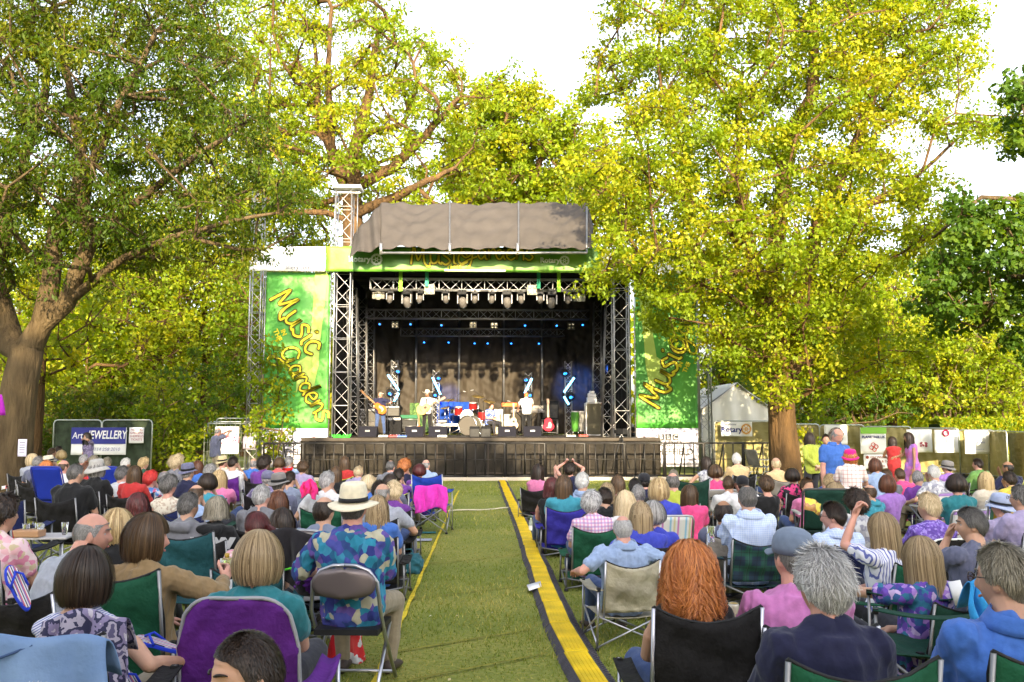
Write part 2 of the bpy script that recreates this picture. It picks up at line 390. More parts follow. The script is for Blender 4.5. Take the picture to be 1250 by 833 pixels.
# towers
TW = .5
towers = [('leftmost slim truss tower outside the green banner', 309, 30.4, 14.6, .36), ('silver truss tower left of the stage opening', 416.5, 30, 9.2, .5),
          ('silver truss tower right of the stage opening', 758.5, 30, 7.2, .5), ('slim truss tower right of the right green banner', 860, 30.4, 7.6, .4)]
towers[0] = (towers[0][0], 309, 30.4, Z(235, 30.4), .36); towers[1] = (towers[1][0], 416.5, 30, Z(236, 30), .52)
for lab, px, D, h, w in towers:
    x = X(px, D); e = empty('truss_tower', (x, D, 0), 0, lab, 'truss tower', 'upright truss towers of the stage')
    lattice('lattice', (0,0,.05), (0,0,h), w, M_ALU, .024, parent=e, rb=.012)
    m = MB(); m.box((0,0,.025), (w+.3, w+.3, .05)); m.build('base_plate', M_DKALU, e)
    if lab.startswith('silver truss tower left'):
        m = MB(); m.box((.1,0,h+.12), (w+.42,.7,.1)); m.box((.1,0,h-.02), (w+.3,.1,.06)); m.build('head_block', M_WHITE, e, bevel=.01)
        m = MB(); m.tube([(.42,0,h+.05),(.42,0,h-1.7)], .018, 5); m.tube([(-.34,.1,h+.05),(-.38,.12,h-1.8)], .012, 5); m.build('hoist_chain', M_ALU, e)
# side trusses inside the mouth, leaning
for px, D, px2, D2, lab in [(432, 31.5, 427, 31.5, 'leaning truss just inside the left tower'), (443, 34, 440, 34, 'deeper leaning truss on the left stage side'), (452, 37, 450, 37, 'rearmost upright truss on the left stage side'),
                      (740, 31.5, 747, 31.5, 'leaning truss just inside the right tower'), (728, 35, 731, 35, 'thin upright truss on the right stage side')]:
    e = empty('side_truss', (X(px, D), D, SZ), 0, lab, 'truss', 'upright trusses inside the stage')
    lattice('lattice', (0,0,0), (X(px2, D2)-X(px, D), 0, 5.2), .32, M_DKALU, .022, parent=e)
# roof box: back, sides, ceiling drapes
ZR = Z(300, 29.8)
def drape(name, fn, nu, nv, m_, lab, thick=.012, parent=None):
    P = [[fn(u/(nu-1), v/(nv-1)) for u in range(nu)] for v in range(nv)]
    mb = MB().grid(P, thick=thick)
    return mb.build(name, m_, parent, **(dict(label=lab, cat='drape') if lab else {}))
XB = X(780, 38.5)
def backf(u, v):
    x = -5.2+10.4*u; z = 7.4-(7.4-SZ-.02)*v
    sag = .09*math.sin(x*3.1+.5*z)+.05*math.sin(x*8.3-1.9*z)+.03*math.sin(x*17+2*math.sin(z*2.1+x))+.02*math.sin(z*7+x*5.3)*math.sin(x*1.4)**2+.015*math.sin(z*17+6*math.sin(x*1.7)+x*4)
    return Vector((x, 38.3+sag, z))
M_BACK = mat('backdrop_cloth', (.050,.040,.030), .65, var=.3, vscale=1.4, bump=.9, bscale=4, stretch=(1,1,.5))
drape('backdrop', backf, 130, 110, M_BACK, 'wrinkled dark brown backdrop hanging behind the band')
for s, nm in ((-1, 'left'), (1, 'right')):
    xs = s*5.0
    drape('side_drape', lambda u, v: Vector((xs+.06*math.sin(u*60), 30.3+8.0*u, 7.3-(7.3-SZ-.02)*v)), 90, 6, M_BKCLOTH, f'black side drape closing the {nm} wing of the stage')
m = MB(); m.box((0, 34.4, 7.45), (10.6, 9.4, .06))
for k in range(6): m.box((0, 30.6+k*1.5, 7.36), (10.4,.09,.12))
m.build('stage_roof', M_BKCLOTH, label='black flat roof skin over the concert stage', cat='roof')
for px in (507, 560, 615, 662):
    x = X(px, 37.9)
    MB().tube([(x, 37.95, SZ), (x, 37.95, 7.2)], .045, 8).build('backdrop_pole', M_DKALU, label=f'grey pole before the backdrop, {["first","second","third","fourth"][(507,560,615,662).index(px)]} from the left', cat='pole', group='poles before the backdrop')
# horizontal trusses
htr = [(450, 717, 348, 30.6, .38, 'bright front lighting truss across the stage', M_ALU), (446, 720, 384, 34, .34, 'middle lighting truss across the stage', M_DKALU), (488, 690, 406, 37, .3, 'rear lighting truss before the backdrop', M_DKALU)]
for x0, x1, y, D, w, lab, mm in htr:
    z = Z(y, D); e = empty('lighting_truss', (X(588, D), D, z), 0, lab, 'truss')
    lattice('lattice', (X(x0, D), 0, 0), (X(x1, D), 0, 0), w, mm, .024, parent=e, d=.3, rb=.013)
    m = MB()
    for xx in (.12, .88): m.tube([(X(x0,D)*(1-xx)+X(x1,D)*xx, 0, w/2), (X(x0,D)*(1-xx)+X(x1,D)*xx, 0, 7.35-z)], .02, 6)
    m.build('hanger', M_BLACK, e)
# ---- banners
M_GREEN = mat('green_banner_print', (.16,.42,.05), .5, var=.0, bump=.12, bscale=4)
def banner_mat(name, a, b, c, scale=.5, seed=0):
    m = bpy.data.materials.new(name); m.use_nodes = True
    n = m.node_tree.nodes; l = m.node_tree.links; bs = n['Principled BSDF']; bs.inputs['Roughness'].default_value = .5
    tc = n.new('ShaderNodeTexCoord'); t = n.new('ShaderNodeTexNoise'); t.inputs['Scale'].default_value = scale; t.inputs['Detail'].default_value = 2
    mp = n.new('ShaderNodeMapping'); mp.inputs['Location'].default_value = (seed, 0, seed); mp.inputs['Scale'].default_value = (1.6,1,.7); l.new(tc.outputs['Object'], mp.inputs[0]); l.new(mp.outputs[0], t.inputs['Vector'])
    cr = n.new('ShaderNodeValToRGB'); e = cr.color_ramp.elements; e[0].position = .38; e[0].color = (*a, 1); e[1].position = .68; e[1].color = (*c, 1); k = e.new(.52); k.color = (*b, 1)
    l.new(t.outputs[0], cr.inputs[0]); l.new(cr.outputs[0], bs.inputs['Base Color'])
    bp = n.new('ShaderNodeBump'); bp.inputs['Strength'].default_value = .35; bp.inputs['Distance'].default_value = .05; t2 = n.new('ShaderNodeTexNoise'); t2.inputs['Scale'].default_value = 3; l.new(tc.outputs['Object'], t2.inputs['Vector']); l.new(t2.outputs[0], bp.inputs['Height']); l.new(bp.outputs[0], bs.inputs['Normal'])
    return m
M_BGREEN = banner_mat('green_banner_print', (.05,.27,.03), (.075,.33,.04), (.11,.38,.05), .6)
M_HGREEN = banner_mat('header_green_print', (.07,.22,.02), (.11,.30,.02), (.20,.40,.04), .7, 3)
M_LETY = mat('lettering_yellow', (.70,.60,.03), .5); M_LETK = mat('lettering_outline', (.07,.045,.015), .6); M_LGREY = mat('lettering_grey', (.10,.10,.11), .6)
M_LETW = mat('lettering_white', (.75,.8,.7), .5)
GL = {'M': ([[(0,0),(.06,.55),(.14,.95),(.26,.5),(.38,.2),(.55,.6),(.68,1),(.66,.5),(.72,.05),(.95,-.15),(1.0,.05)]], 1.0),
 'u': ([[(0,.6),(.03,.15),(.2,.02),(.4,.2),(.46,.6),(.46,.1),(.6,0)]], .62),
 's': ([[(.46,.55),(.25,.68),(.06,.5),(.3,.32),(.42,.14),(.2,-.04),(-.02,.08)]], .52),
 'i': ([[(.1,.55),(.1,.1),(.2,0)],[(.12,.84),(.15,.86)]], .3),
 'c': ([[(.48,.5),(.3,.66),(.05,.45),(.05,.15),(.25,-.02),(.5,.12)]], .55),
 'G': ([[(.75,.75),(.5,1),(.15,.85),(.0,.4),(.25,.1),(.6,.3),(.7,.6),(.6,-.1),(.35,-.6),(.0,-.65),(-.05,-.35),(.4,-.05),(.9,.15)]], .95),
 'a': ([[(.45,.5),(.2,.62),(.02,.3),(.2,.02),(.42,.25),(.46,.58),(.46,.08),(.58,0)]], .6),
 'r': ([[(.05,.6),(.08,0),(.1,.35),(.3,.62),(.45,.5)]], .45),
 'd': ([[(.42,.45),(.2,.58),(.02,.28),(.2,.0),(.42,.22),(.62,1.05),(.46,.3),(.55,0)]], .62),
 'e': ([[(.05,.28),(.4,.36),(.3,.62),(.08,.52),(.03,.18),(.25,-.02),(.5,.1)]], .55),
 'n': ([[(.04,.6),(.06,0),(.1,.38),(.3,.62),(.45,.42),(.46,0)]], .58)}
def smooth2(P, k=5):
    out = []
    for i in range(len(P)-1):
        p0, p1, p2, p3 = [np.array(P[j]) for j in (max(i-1,0), i, i+1, min(i+2,len(P)-1))]
        for t in np.linspace(0, 1, k, endpoint=False): out.append(.5*(2*p1+(p2-p0)*t+(2*p0-5*p1+4*p2-p3)*t*t+(-p0+3*p1-3*p2+p3)*t**3))
    out.append(np.array(P[-1])); return out
def ribbon(mb, P, w, z, mtx, mi=0):
    L = []; n = len(P)
    for i in range(n):
        t = P[min(i+1,n-1)]-P[max(i-1,0)]; t = t/(np.linalg.norm(t)+1e-9); q = np.array((-t[1], t[0]))*w/2
        L.append((P[i]+q, P[i]-q))
    mb.grid([[mtx @ Vector((a[0],a[1],z)), mtx @ Vector((b[0],b[1],z))] for a, b in L], mi, False)
    for c, off in ((P[0], 0), (P[-1], 1)):
        k = 8; mb.add([mtx @ Vector((c[0]+w/2*math.cos(2*PI*j/k), c[1]+w/2*math.sin(2*PI*j/k), z+.0006)) for j in range(k)], [tuple(range(k))], mi)
def script_word(word, size, mtx, parent, wk=.10, dz=0):
    x = 0; outl = MB(); fill = MB(); zi = 0
    for ch in word:
        strokes, adv = GL[ch]
        for s in strokes:
            P = [p*size+np.array((x*size, 0)) for p in smooth2(s)]
            ribbon(outl, P, size*wk*1.9, .004+dz+.0004*zi, mtx); ribbon(fill, P, size*wk, .012+dz+.0004*zi, mtx); zi += 1
        x += adv*1.02
    outl.build('lettering_outline', M_LETK, parent); fill.build('lettering', M_LETY, parent)
def sheet(x0, x1, z0, z1, y, amp=.02, mi=0, mb=None, nx=24, nz=24, ph=0):
    mb = mb or MB()
    P = [[Vector((x0+(x1-x0)*u/nx, y+amp*math.sin(ph+u*.7+v*.35)*math.sin(v*.4+ph), z1+(z0-z1)*v/nz)) for u in range(nx+1)] for v in range(nz+1)]
    return mb.grid(P, mi, True, thick=.008)
# header banner
DH = 29.6; hx0, hx1 = X(394, DH), X(735, DH); hz1, hz0 = Z(302, DH), Z(332.5, DH)
e = empty('header_banner', (0, DH, 0), 0, 'green header banner above the stage with yellow script lettering', 'banner')
sheet(hx0, hx1, hz0, hz1, 0, .025, nz=8, nx=60).build('panel', M_HGREEN, e)
hc = (hz0+hz1)/2
script_word('Music', .62, FRONT((X(500, DH), -.05, hc-.16)), e)
script_word('Gardens', .56, FRONT((X(562, DH), -.05, hc+.0)), e)
m = MB(); text_mb('IN', .2, FRONT((X(550, DH), -.05, hc-.1)), mb=m, bold=.006); text_mb('THE', .22, FRONT((X(551, DH), -.05, hc-.27)), mb=m, bold=.006); m.build('lettering', M_LETY, e)
def rotary_wheel(mb, c, r, mi=0):
    for j in range(24):
        a0 = 2*PI*j/24; a1 = 2*PI*(j+.6)/24
        mb.add([(c[0]+r*math.cos(a0),c[1],c[2]+r*math.sin(a0)),(c[0]+r*math.cos(a1),c[1],c[2]+r*math.sin(a1)),(c[0]+r*.8*math.cos(a1),c[1],c[2]+r*.8*math.sin(a1)),(c[0]+r*.8*math.cos(a0),c[1],c[2]+r*.8*math.sin(a0))], [(3,2,1,0)], mi)
    for (ra, rb) in ((.86,.66),(.28,.12)):
        k = 28; vs = []; fs = []
        for j in range(k):
            a = 2*PI*j/k; vs += [(c[0]+r*ra*math.cos(a),c[1]-.001,c[2]+r*ra*math.sin(a)),(c[0]+r*rb*math.cos(a),c[1]-.001,c[2]+r*rb*math.sin(a))]
            fs.append((2*j, 2*j+1, (2*j+3)%(2*k), (2*j+2)%(2*k)))
        mb.add(vs, fs, mi)
    for j in range(6):
        a = PI*j/3; d = Vector((math.cos(a),0,math.sin(a))); q = Vector((-d.z,0,d.x))*r*.05; cc = Vector(c)+Vector((0,-.002,0))
        mb.add([cc+d*r*.25-q, cc+d*r*.7-q, cc+d*r*.7+q, cc+d*r*.25+q], [(0,1,2,3)], mi)
m = MB(); text_mb('Rotary', .26, FRONT((X(436, DH), -.05, hc-.02)), mb=m, bold=.008); rotary_wheel(m, (X(457, DH), -.05, hc-.02), .2)
text_mb('Rotary', .24, FRONT((X(672, DH), -.05, hc-.02)), mb=m, bold=.008); rotary_wheel(m, (X(690, DH), -.05, hc-.02), .17)
m.build('emblem', M_LETW, e)
e = empty('header_banner', (0, DH, 0), 0, 'white header banner over the left green wing banner', 'banner')
sheet(X(299, DH), X(393.5, DH), hz0, hz1-.02, 0, .02, nz=8).build('panel', M_WHITE, e)
m = MB(); text_mb('allery.com', .2, FRONT((X(360, DH), -.03, hz0+.12)), mb=m); m.build('lettering', M_LGREY, e)
e = empty('header_banner', (0, DH, 0), 0, 'white header banner behind leaves over the right green wing banner', 'banner')
sheet(X(735.5, DH), X(868, DH), hz0, hz1-.02, 0, .02, nz=8, ph=2).build('panel', M_WHITE, e)
m = MB()
for k, tx in enumerate(('TEL', 'WEB')): text_mb(tx, .16, FRONT((X(800, DH), -.03, hc+.1-.25*k)), mb=m)
# wing banners
DB = 29.9
for side in (0, 1):
    bx0, bx1 = (X(321, DB), X(400, DB)) if side == 0 else (X(777, DB), X(852, DB))
    z1, zm, z0 = Z(334, DB), Z(523, DB), Z(560, DB)
    z0 = .25
    e = empty('wing_banner', (0, DB, 0), 0, ['tall green banner with yellow script left of the stage', 'tall green banner with yellow script right of the stage, dappled by leaf shade'][side], 'banner', 'tall green banners at the stage wings')
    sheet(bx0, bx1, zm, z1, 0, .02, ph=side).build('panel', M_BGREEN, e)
    sheet(bx0, bx1, z0, zm-.004, 0, .01, nz=6).build('sponsor_panel', mat('lilac_white_vinyl', (.66,.62,.75), .5, bump=.15, bscale=6), e)
    m = MB(); pts = [(.62,1.0),(.86,1.0),(.8,.7),(.72,.45),(.55,.42),(.6,.62),(.66,.8)]
    x_ = lambda u: bx0+(bx1-bx0)*u
    z_ = lambda v: zm+(z1-zm)*v
    poly = [(.76,1),(.97,1),(.9,.72),(.86,.55),(.84,.4),(.76,.22),(.66,.3),(.56,.28),(.5,.22),(.52,.42),(.66,.46),(.72,.62),(.74,.8)]
    poly = [(x_(a if side == 0 else 1-a), z_(b)) for a, b in poly]
    if side: poly = poly[::-1]
    m.add([(a, -.028, b) for a, b in poly], [tuple(range(len(poly)))]); m.build('print_figure', mat('pale_green_print', (.42,.55,.12), .5), e)
    if side == 0:
        d1 = Vector((.58, 0, -.82)); u1 = Vector((.82, 0, .58))
        script_word('Music', .76, face_mtx((x_(.0)+.16, -.05, z_(.82)), d1, u1), e)
        script_word('Gardens', .62, face_mtx((x_(.02)+.42, -.07, z_(.475)), Vector((.52,0,-.85)), Vector((.85,0,.52))), e, dz=.004)
        m = MB(); M1 = face_mtx((x_(.24), -.06, z_(.60)), Vector((.42,0,-.9)), Vector((.9,0,.42)))
        text_mb('IN', .2, M1 @ Matrix.Translation((0,.12,0)), mb=m, bold=.008); text_mb('THE', .22, M1 @ Matrix.Translation((0,-.1,0)), mb=m, bold=.008); m.build('lettering', M_LETY, e)
    else:
        d1 = Vector((.42, 0, .9)); u1 = Vector((-.9, 0, .42))
        script_word('Music', .78, face_mtx((x_(.36), -.05, z_(.13)), d1, u1), e)
        script_word('Gardens', .56, face_mtx((x_(.80), -.07, z_(.50)), Vector((.22,0,.97)), Vector((-.97,0,.22))), e, dz=.004)
        m = MB(); M1 = face_mtx((x_(.78), -.06, z_(.40)), d1, u1)
        text_mb('IN', .18, M1 @ Matrix.Translation((0,.12,0)), mb=m, bold=.008); text_mb('THE', .2, M1 @ Matrix.Translation((0,-.1,0)), mb=m, bold=.008); m.build('lettering', M_LETY, e)
    m = MB(); bc = x_(.30) if side == 0 else x_(.5)
    for k, ch in enumerate('BBC'): m.box((bc-.22+k*.24, -.03, Z(534, DB)), (.2,.01,.2), mi=0)
    for k, ch in enumerate('BBC'): text_mb(ch, .19, FRONT((bc-.22+k*.24, -.045, Z(534, DB))), mb=m, mi=1, bold=.003)
    text_mb('RADIO', .26, FRONT((bc+.08, -.045, Z(542, DB))), mb=m, bold=.006); text_mb('SHEFFIELD', .29, FRONT((bc+.18, -.045, Z(552, DB))), mb=m, bold=.008)
    m.build('lettering', [M_LGREY, M_WHITE], e)
    m = MB(); fx = x_(.83) if side == 0 else x_(.16)
    for k in range(5): m.tube([(fx-.22+k*.09, -.035, Z(531+k*3, DB)), (fx+.18, -.035, Z(540+k*4-2, DB))], .012, 4)
    for k in range(5): m.tube([(fx-.22, -.035, Z(557-k*2, DB)), (fx+.1-k*.05, -.035, Z(545-k*1, DB))], .012, 4)
    m.build('logo_lines', mat('red_print', (.35,.08,.12), .6), e)
    m = MB(); m.tube([(bx0-.03,0,z0),(bx0-.03,0,z1+.1)], .02, 6); m.tube([(bx1+.03,0,z0),(bx1+.03,0,z1+.1)], .02, 6); m.build('banner_pole', M_ALU, e)
# canopy hood
e = empty('canopy_hood', (0, 29, 0), 0, 'grey fabric hood sloping out over the stage front', 'canopy')
M_HOOD = mat('hood_fabric', (.060,.053,.050), .85, var=.15, vscale=2, bump=.5, bscale=6)
seams = [466, 549, 632, 700]; segs = [(465,549),(549,633),(633,716)]
for x0, x1 in segs:
    def hf(u, v):
        a = W(x0+(x1-x0)*u, 248+1.5*math.sin(u*PI), 30.6); b = W(x0+(x1-x0)*u, 305-(3 if x1 < 700 else 1.5)*math.sin(u*PI), 28.3)
        p = a.lerp(b, v); p.z += .12*math.sin(PI*v)+.05*math.sin(u*7+v*5+x0)*math.sin(PI*u)+.035*math.sin(v*24-u*6*(1-u)*4+math.sin(u*9+x0)*1.2)*math.sin(PI*u)**.5*(.5+.5*v)+.02*math.sin(u*26+v*13)
        return p-Vector((0,29,0))
    drape('fabric_bay', hf, 44, 60, M_HOOD, None, parent=e)
    m = MB(); m.tube([hf(1, v)+Vector((0,-.03,.03)) for v in np.linspace(0,1,12)], .03, 6); m.build('seam_rib', M_DKALU, e)
def hl(u, v):
    a = W(465-22*u-12*u*u, 248+38*u**1.2, 30.6-.4*u); b = W(465-38*u, 300+8*math.sin(u*3), 28.4)
    if u > .8: b = W(465-38*u, 300+26*(u-.8)*3+8*math.sin(u*3), 28.4)
    p = a.lerp(b, v); p.y += .12*math.sin(u*14+v*3); return p-Vector((0,29,0))
drape('side_flap', hl, 24, 16, M_HOOD, None, parent=e)
def hr(u, v):
    a = W(716+8*u, 249+26*u, 30.6); b = W(716+8*u, 303, 28.5); p = a.lerp(b, v); p.y += .08*math.sin(u*9+v*2); return p-Vector((0,29,0))
drape('side_flap', hr, 10, 14, M_HOOD, None, parent=e)
m = MB(); o29 = Vector((0,29,0)); bar = [W(x, 309, 28.25)-o29 for x in (464, 549, 632, 716)]
m.tube(bar, .04, 8)
for x in (465, 549, 632): m.tube([W(x, 297, 28.25)-o29, W(x, 311, 28.25)-o29], .05, 8)
for x in (465, 716): m.tube([W(x, 309, 28.25)-o29, W(x, 303, 30.4)-o29], .035, 8)
m.build('front_frame', M_ALU, e)
m = MB(); m.tube([(X(541,28.8), 28.9, Z(330,28.8)), (X(617,28.8), 28.9, Z(330,28.8))], .035, 8)
m.build('batten_light', mat('white_tube', (.9,.85,.6), .4), label='pale horizontal tube under the green header banner', cat='tube')
for px, y0, y1, c in ((487, 331, 356, (.25,.5,.05)), (519.5, 333, 350, (.05,.3,.2)), (658, 331, 352, (.03,.25,.15)), (683, 331, 356, (.25,.5,.05))):
    D = 30.2
    MB().box((X(px,D), D, (Z(y0,D)+Z(y1,D))/2), (.12,.02,Z(y0,D)-Z(y1,D))).build('strap', mat('strap_webbing', c, .8), label=f'{"lime" if c[0]>.1 else "dark green"} strap hanging above the {"left" if px<588 else "right"} end of the front truss', cat='strap')
# ---- lights on the trusses
def moving_head(big=True):
    e = empty('moving_head_light', (0,0,0)); s = 1 if big else .72
    m = MB(); m.box((0,0,-.06*s), (.3*s,.24*s,.12*s)); m.build('base', M_BLACK, e, bevel=.01)
    m = MB()
    for q in (-1, 1): m.box((q*.165*s, 0, -.27*s), (.04*s,.12*s,.32*s))
    m.build('yoke', M_DKALU, e, bevel=.008)
    m = MB(); Mx = Matrix.Rotation(R(28), 3, 'X')
    m.lathe([(.07*s,-.2*s),(.125*s,-.16*s),(.14*s,0),(.12*s,.12*s),(.06*s,.16*s)], (0,0,-.36*s), 16, M=Mx); m.build('lamp_head', mat('grey_plastic', (.11,.10,.095), .6), e)
    m = MB(); m.lathe([(.001,-.215*s),(.085*s,-.212*s),(.09*s,-.19*s)], (0,0,-.36*s), 16, M=Mx); m.build('lens', mat('lens_glass', (.05,.06,.08), .1), e)
    m = MB(); m.tube([(0,0,0),(0,0,.1)], .02, 6); m.build('clamp', M_BLACK, e)
    return e
mh = moving_head(True); ms = moving_head(False); mhu = msu = False
lx = [(474,0),(495,1),(511,0),(543,0),(564,1),(579,0),(600,0),(619,1),(636,0),(660,0),(674,1),(694,0)]
ordw = ['first','second','third','fourth','fifth','sixth','seventh','eighth','ninth','tenth','eleventh','twelfth']
fb = fs_ = True
for i, (px, b) in enumerate(lx):
    src = mh if b else ms; first = fb if b else fs_
    if b: fb = False
    else: fs_ = False
    o = src if first else copy_tree(src)
    o.location = (X(px, 30.5), 30.5, Z(356, 30.5)); o.rotation_euler = (0,0,R(random.Random(i).uniform(-30,30)))
    tag(o, f'{"large" if b else "small"} stage light under the front truss, {ordw[i]} from the left', 'stage light', 'lights hanging under the front truss')
def flood(w, h, cells, col):
    e = empty('flood_light', (0,0,0)); m = MB(); m.box((0,0,0), (w,.16,h)); m.build('housing', mat('light_housing', tuple(q*.5 for q in col), .6), e, bevel=.01)
    m = MB()
    for i in range(cells):
        for j in range(cells): m.lathe([(.001,0),(.3*w/cells,0),(.36*w/cells,-.02),(.36*w/cells,.01)], (-w/2+w*(i+.5)/cells, -.095, -h/2+h*(j+.5)/cells), 12, M=Matrix.Rotation(R(90),3,'X'))
    m.build('lamp_cells', mat('reflector', (.75,.72,.62), .2, .6), e); return e
for px, py, D, w, h, c, col, lab in ((523,354,30.4,.34,.34,2,(.6,.58,.5),'pale blinder lamp box left on the front truss'), (650,354,30.4,.34,.34,2,(.6,.58,.5),'pale blinder lamp box right on the front truss'),
      (460,362,30.9,.42,.22,1,(.4,.38,.33),'wide flood lamp at the left end of the front truss'), (708,363,30.9,.42,.26,1,(.4,.38,.33),'wide flood lamp at the right end of the front truss'),
      (481,397,34,.26,.26,2,(.12,.12,.12),'four cell blinder under the middle truss, first from the left'), (577,397,34,.26,.26,2,(.12,.12,.12),'four cell blinder under the middle truss, second from the left'), (603,398,34,.26,.26,2,(.12,.12,.12),'four cell blinder under the middle truss, third from the left'), (698,398,34,.26,.26,2,(.12,.12,.12),'four cell blinder under the middle truss, rightmost')):
    e = flood(w, h, c, col); e.location = (X(px,D), D, Z(py,D)); tag(e, lab, 'lamp', 'flood and blinder lamps on the trusses')
M_BLUE = mat('blue_led', (.02,.22,1.0), .3, emit=2.2); M_TUBE = mat('led_tube', (.16,.62,1.0), .3, emit=2.4)
def par(rad=.11):
    e = empty('led_spot', (0,0,0)); m = MB(); Mx = Matrix.Rotation(R(-68), 3, 'X')
    m.lathe([(rad*.5,-.12),(rad,-.09),(rad*1.05,.09),(rad*.9,.09)], (0,0,0), 16, M=Matrix.Rotation(R(68),3,'X'), caps=False); m.build('housing', M_BLACK, e)
    m = MB(); m.lathe([(.001,.075),(rad*.85,.07)], (0,0,0), 16, M=Matrix.Rotation(R(68),3,'X')); m.build('lens', M_BLUE, e)
    m = MB(); m.tube([(-rad*1.1,0,0),(-rad*1.1,0,rad*1.5),(rad*1.1,0,rad*1.5),(rad*1.1,0,0)], .01, 5); m.build('bracket', M_BLACK, e); return e
ps = par(); first = True
spots = [(462,396,34,.6),(500,396,34,.6),(538,397,34,.6),(641,397,34,.6),(680,397,34,.6),(712,396,34,.6),(517,418,37,.6),(547,418,37,.6),(579,419,37,.6),(595,419,37,.6),(624,419,37,.6),(658,419,37,.6)]
stands = [(481,440,36.5,1.0),(532,452,37,1.0),(645,455,36.5,1.0),(694,441,35.5,1.0)]
stsp = [(485,453,36.3,1.25),(476,480,36.3,1.35),(535,461,36.8,1.25),(531,482,36.8,1.1),(642,463,36.3,1.25),(647,482,36.3,1.1),(690,455,35.3,1.25),(697,484,35.3,1.35)]
for i, (px, py, D, sc) in enumerate(spots+stsp):
    o = ps if first else copy_tree(ps); first = False
    o.location = (X(px,D), D, Z(py,D)); o.scale = (sc*1.0,)*3; o.rotation_euler = (R(0), 0, PI)
    if i < 12: lab = f'small blue spot under the {"middle" if D==34 else "rear"} truss, {ordw[i%6]} from the left'
    else: lab = f'round blue spot lamp, {"upper" if i%2==0 else "lower"} on the {ordw[(i-12)//2]} light stand from the left'
    tag(o, lab, 'spot lamp', 'blue stage spots')
for i, (px, py, D, _) in enumerate(stands):
    e = empty('light_stand', (X(px,D), D, SZ), 0, f'slim lattice light stand on stage, {ordw[i]} from the left', 'light stand', 'lattice light stands')
    lattice('lattice', (0,0,.03), (0,0,Z(py,D)-SZ), .26, M_ALU, .02, parent=e); m = MB(); m.box((0,0,.015), (.5,.5,.03)); m.build('base_plate', M_BLACK, e)
tubes = [(472,457,487,478,36),(487,479,480,491,36),(527,460,538,483,36.5),(650,461,640,481,36),(702,460,688,480,35),(688,483,695,495,35)]
tl = ['upper part of the left chevron','lower part of the left chevron','slanting beside the cowboy hat singer','slanting behind the man in white shirt','upper part of the right chevron','lower part of the right chevron']
for (x0,y0,x1,y1,D), t in zip(tubes, tl):
    a, b = Vector((X(x0,D),D,Z(y0,D))), Vector((X(x1,D),D,Z(y1,D)))
    e = empty('led_tube', a, 0, f'glowing pale blue light tube, {t}', 'light tube', 'glowing light tubes')
    MB().tube([Vector(), b-a], .038, 8).build('lamp', M_TUBE, e)
    m = MB(); d = (b-a).normalized(); m.tube([-d*.05, d*.04], .045, 8); m.tube([b-a-d*.04, b-a+d*.05], .045, 8); m.build('end_cap', M_BLACK, e)
# the air on stage: a little stage smoke lit blue is left to the lamps
for px, py, D in ((700, 470, 36.9), (740, 470, 36.5), (540, 487, 37.6)):
    l_ = bpy.data.lights.new('led_spot_beam', 'SPOT'); l_.energy = 160; l_.color = (.05,.2,1); l_.spot_size = R(50); l_.spot_blend = .8; l_.shadow_soft_size = .1
    lo = bpy.data.objects.new('led_spot_beam', l_); C.objects.link(lo); p = Vector((X(px,D), D-1.0, Z(py-20,D))); lo.location = p
    lo.rotation_euler = (Vector((X(px,D)+.2, 38.3, Z(py,D)))-p).to_track_quat('-Z','Y').to_euler()
# ---- equipment on stage
def onstage(px, D): return Vector((X(px, D), D, SZ))
M_TOLEX = mat('amp_tolex', (.013,.013,.015), .95, bump=.3, bscale=120); M_GRILL = mat('amp_grille', (.10,.095,.09), .8, bump=.4, bscale=150)
def amp(px, D, w, d, h, lab, grille=M_GRILL, z=0, shell=M_TOLEX, name='amplifier', knobs=True, rz=0):
    p = onstage(px, D); e = empty(name, (p.x, p.y, p.z+z), rz, lab, 'amplifier' if name == 'amplifier' else name.replace('_', ' '))
    m = MB(); m.box((0,0,h/2), (w,d,h)); m.build('cabinet', shell, e, bevel=.02)
    m = MB(); m.box((0,-d/2-.006,h*.43), (w*.88,.014,h*.7)); m.build('grille', grille, e, bevel=.004)
    if knobs:
        m = MB(); m.box((0,-d/2-.008,h*.88), (w*.88,.016,h*.12)); m.build('control_panel', M_DKALU, e)
        m = MB()
        for k in range(6): m.lathe([(.018,0),(.016,-.03)], (-w*.35+k*w*.14, -d/2-.016, h*.88), 10, M=Matrix.Rotation(R(-90),3,'X'))
        m.build('knobs', M_BLACK, e)
    m = MB()
    for q in (-1,1): m.tube([(q*w*.5, -.05, h*.7),(q*(w*.5+.025), -.05, h*.7),(q*(w*.5+.025), .05, h*.7),(q*w*.5, .05, h*.7)], .008, 5)
    m.build('handle', M_BLACK, e)
    return e
amp(449.5, 34.6, .56, .4, .52, 'bass speaker cabinet of the stack behind the bass player, lower box', M_GRILL, 0, mat('grey_cab', (.12,.11,.11), .7), knobs=False)
amp(450.5, 34.6, .62, .42, .50, 'bass amplifier on top of the stack behind the bass player', M_GRILL, .522, mat('dkgrey_cab', (.12,.12,.12), .6))
amp(481, 35.5, .6, .4, .72, 'black amplifier right of the bass player, lower box', M_TOLEX, 0)
amp(479, 35.5, .62, .4, .42, 'grey amplifier right of the bass player, upper box', M_GRILL, .725)
amp(540.5, 36, .34, .35, .62, 'small black amplifier beside the drum riser', M_TOLEX)
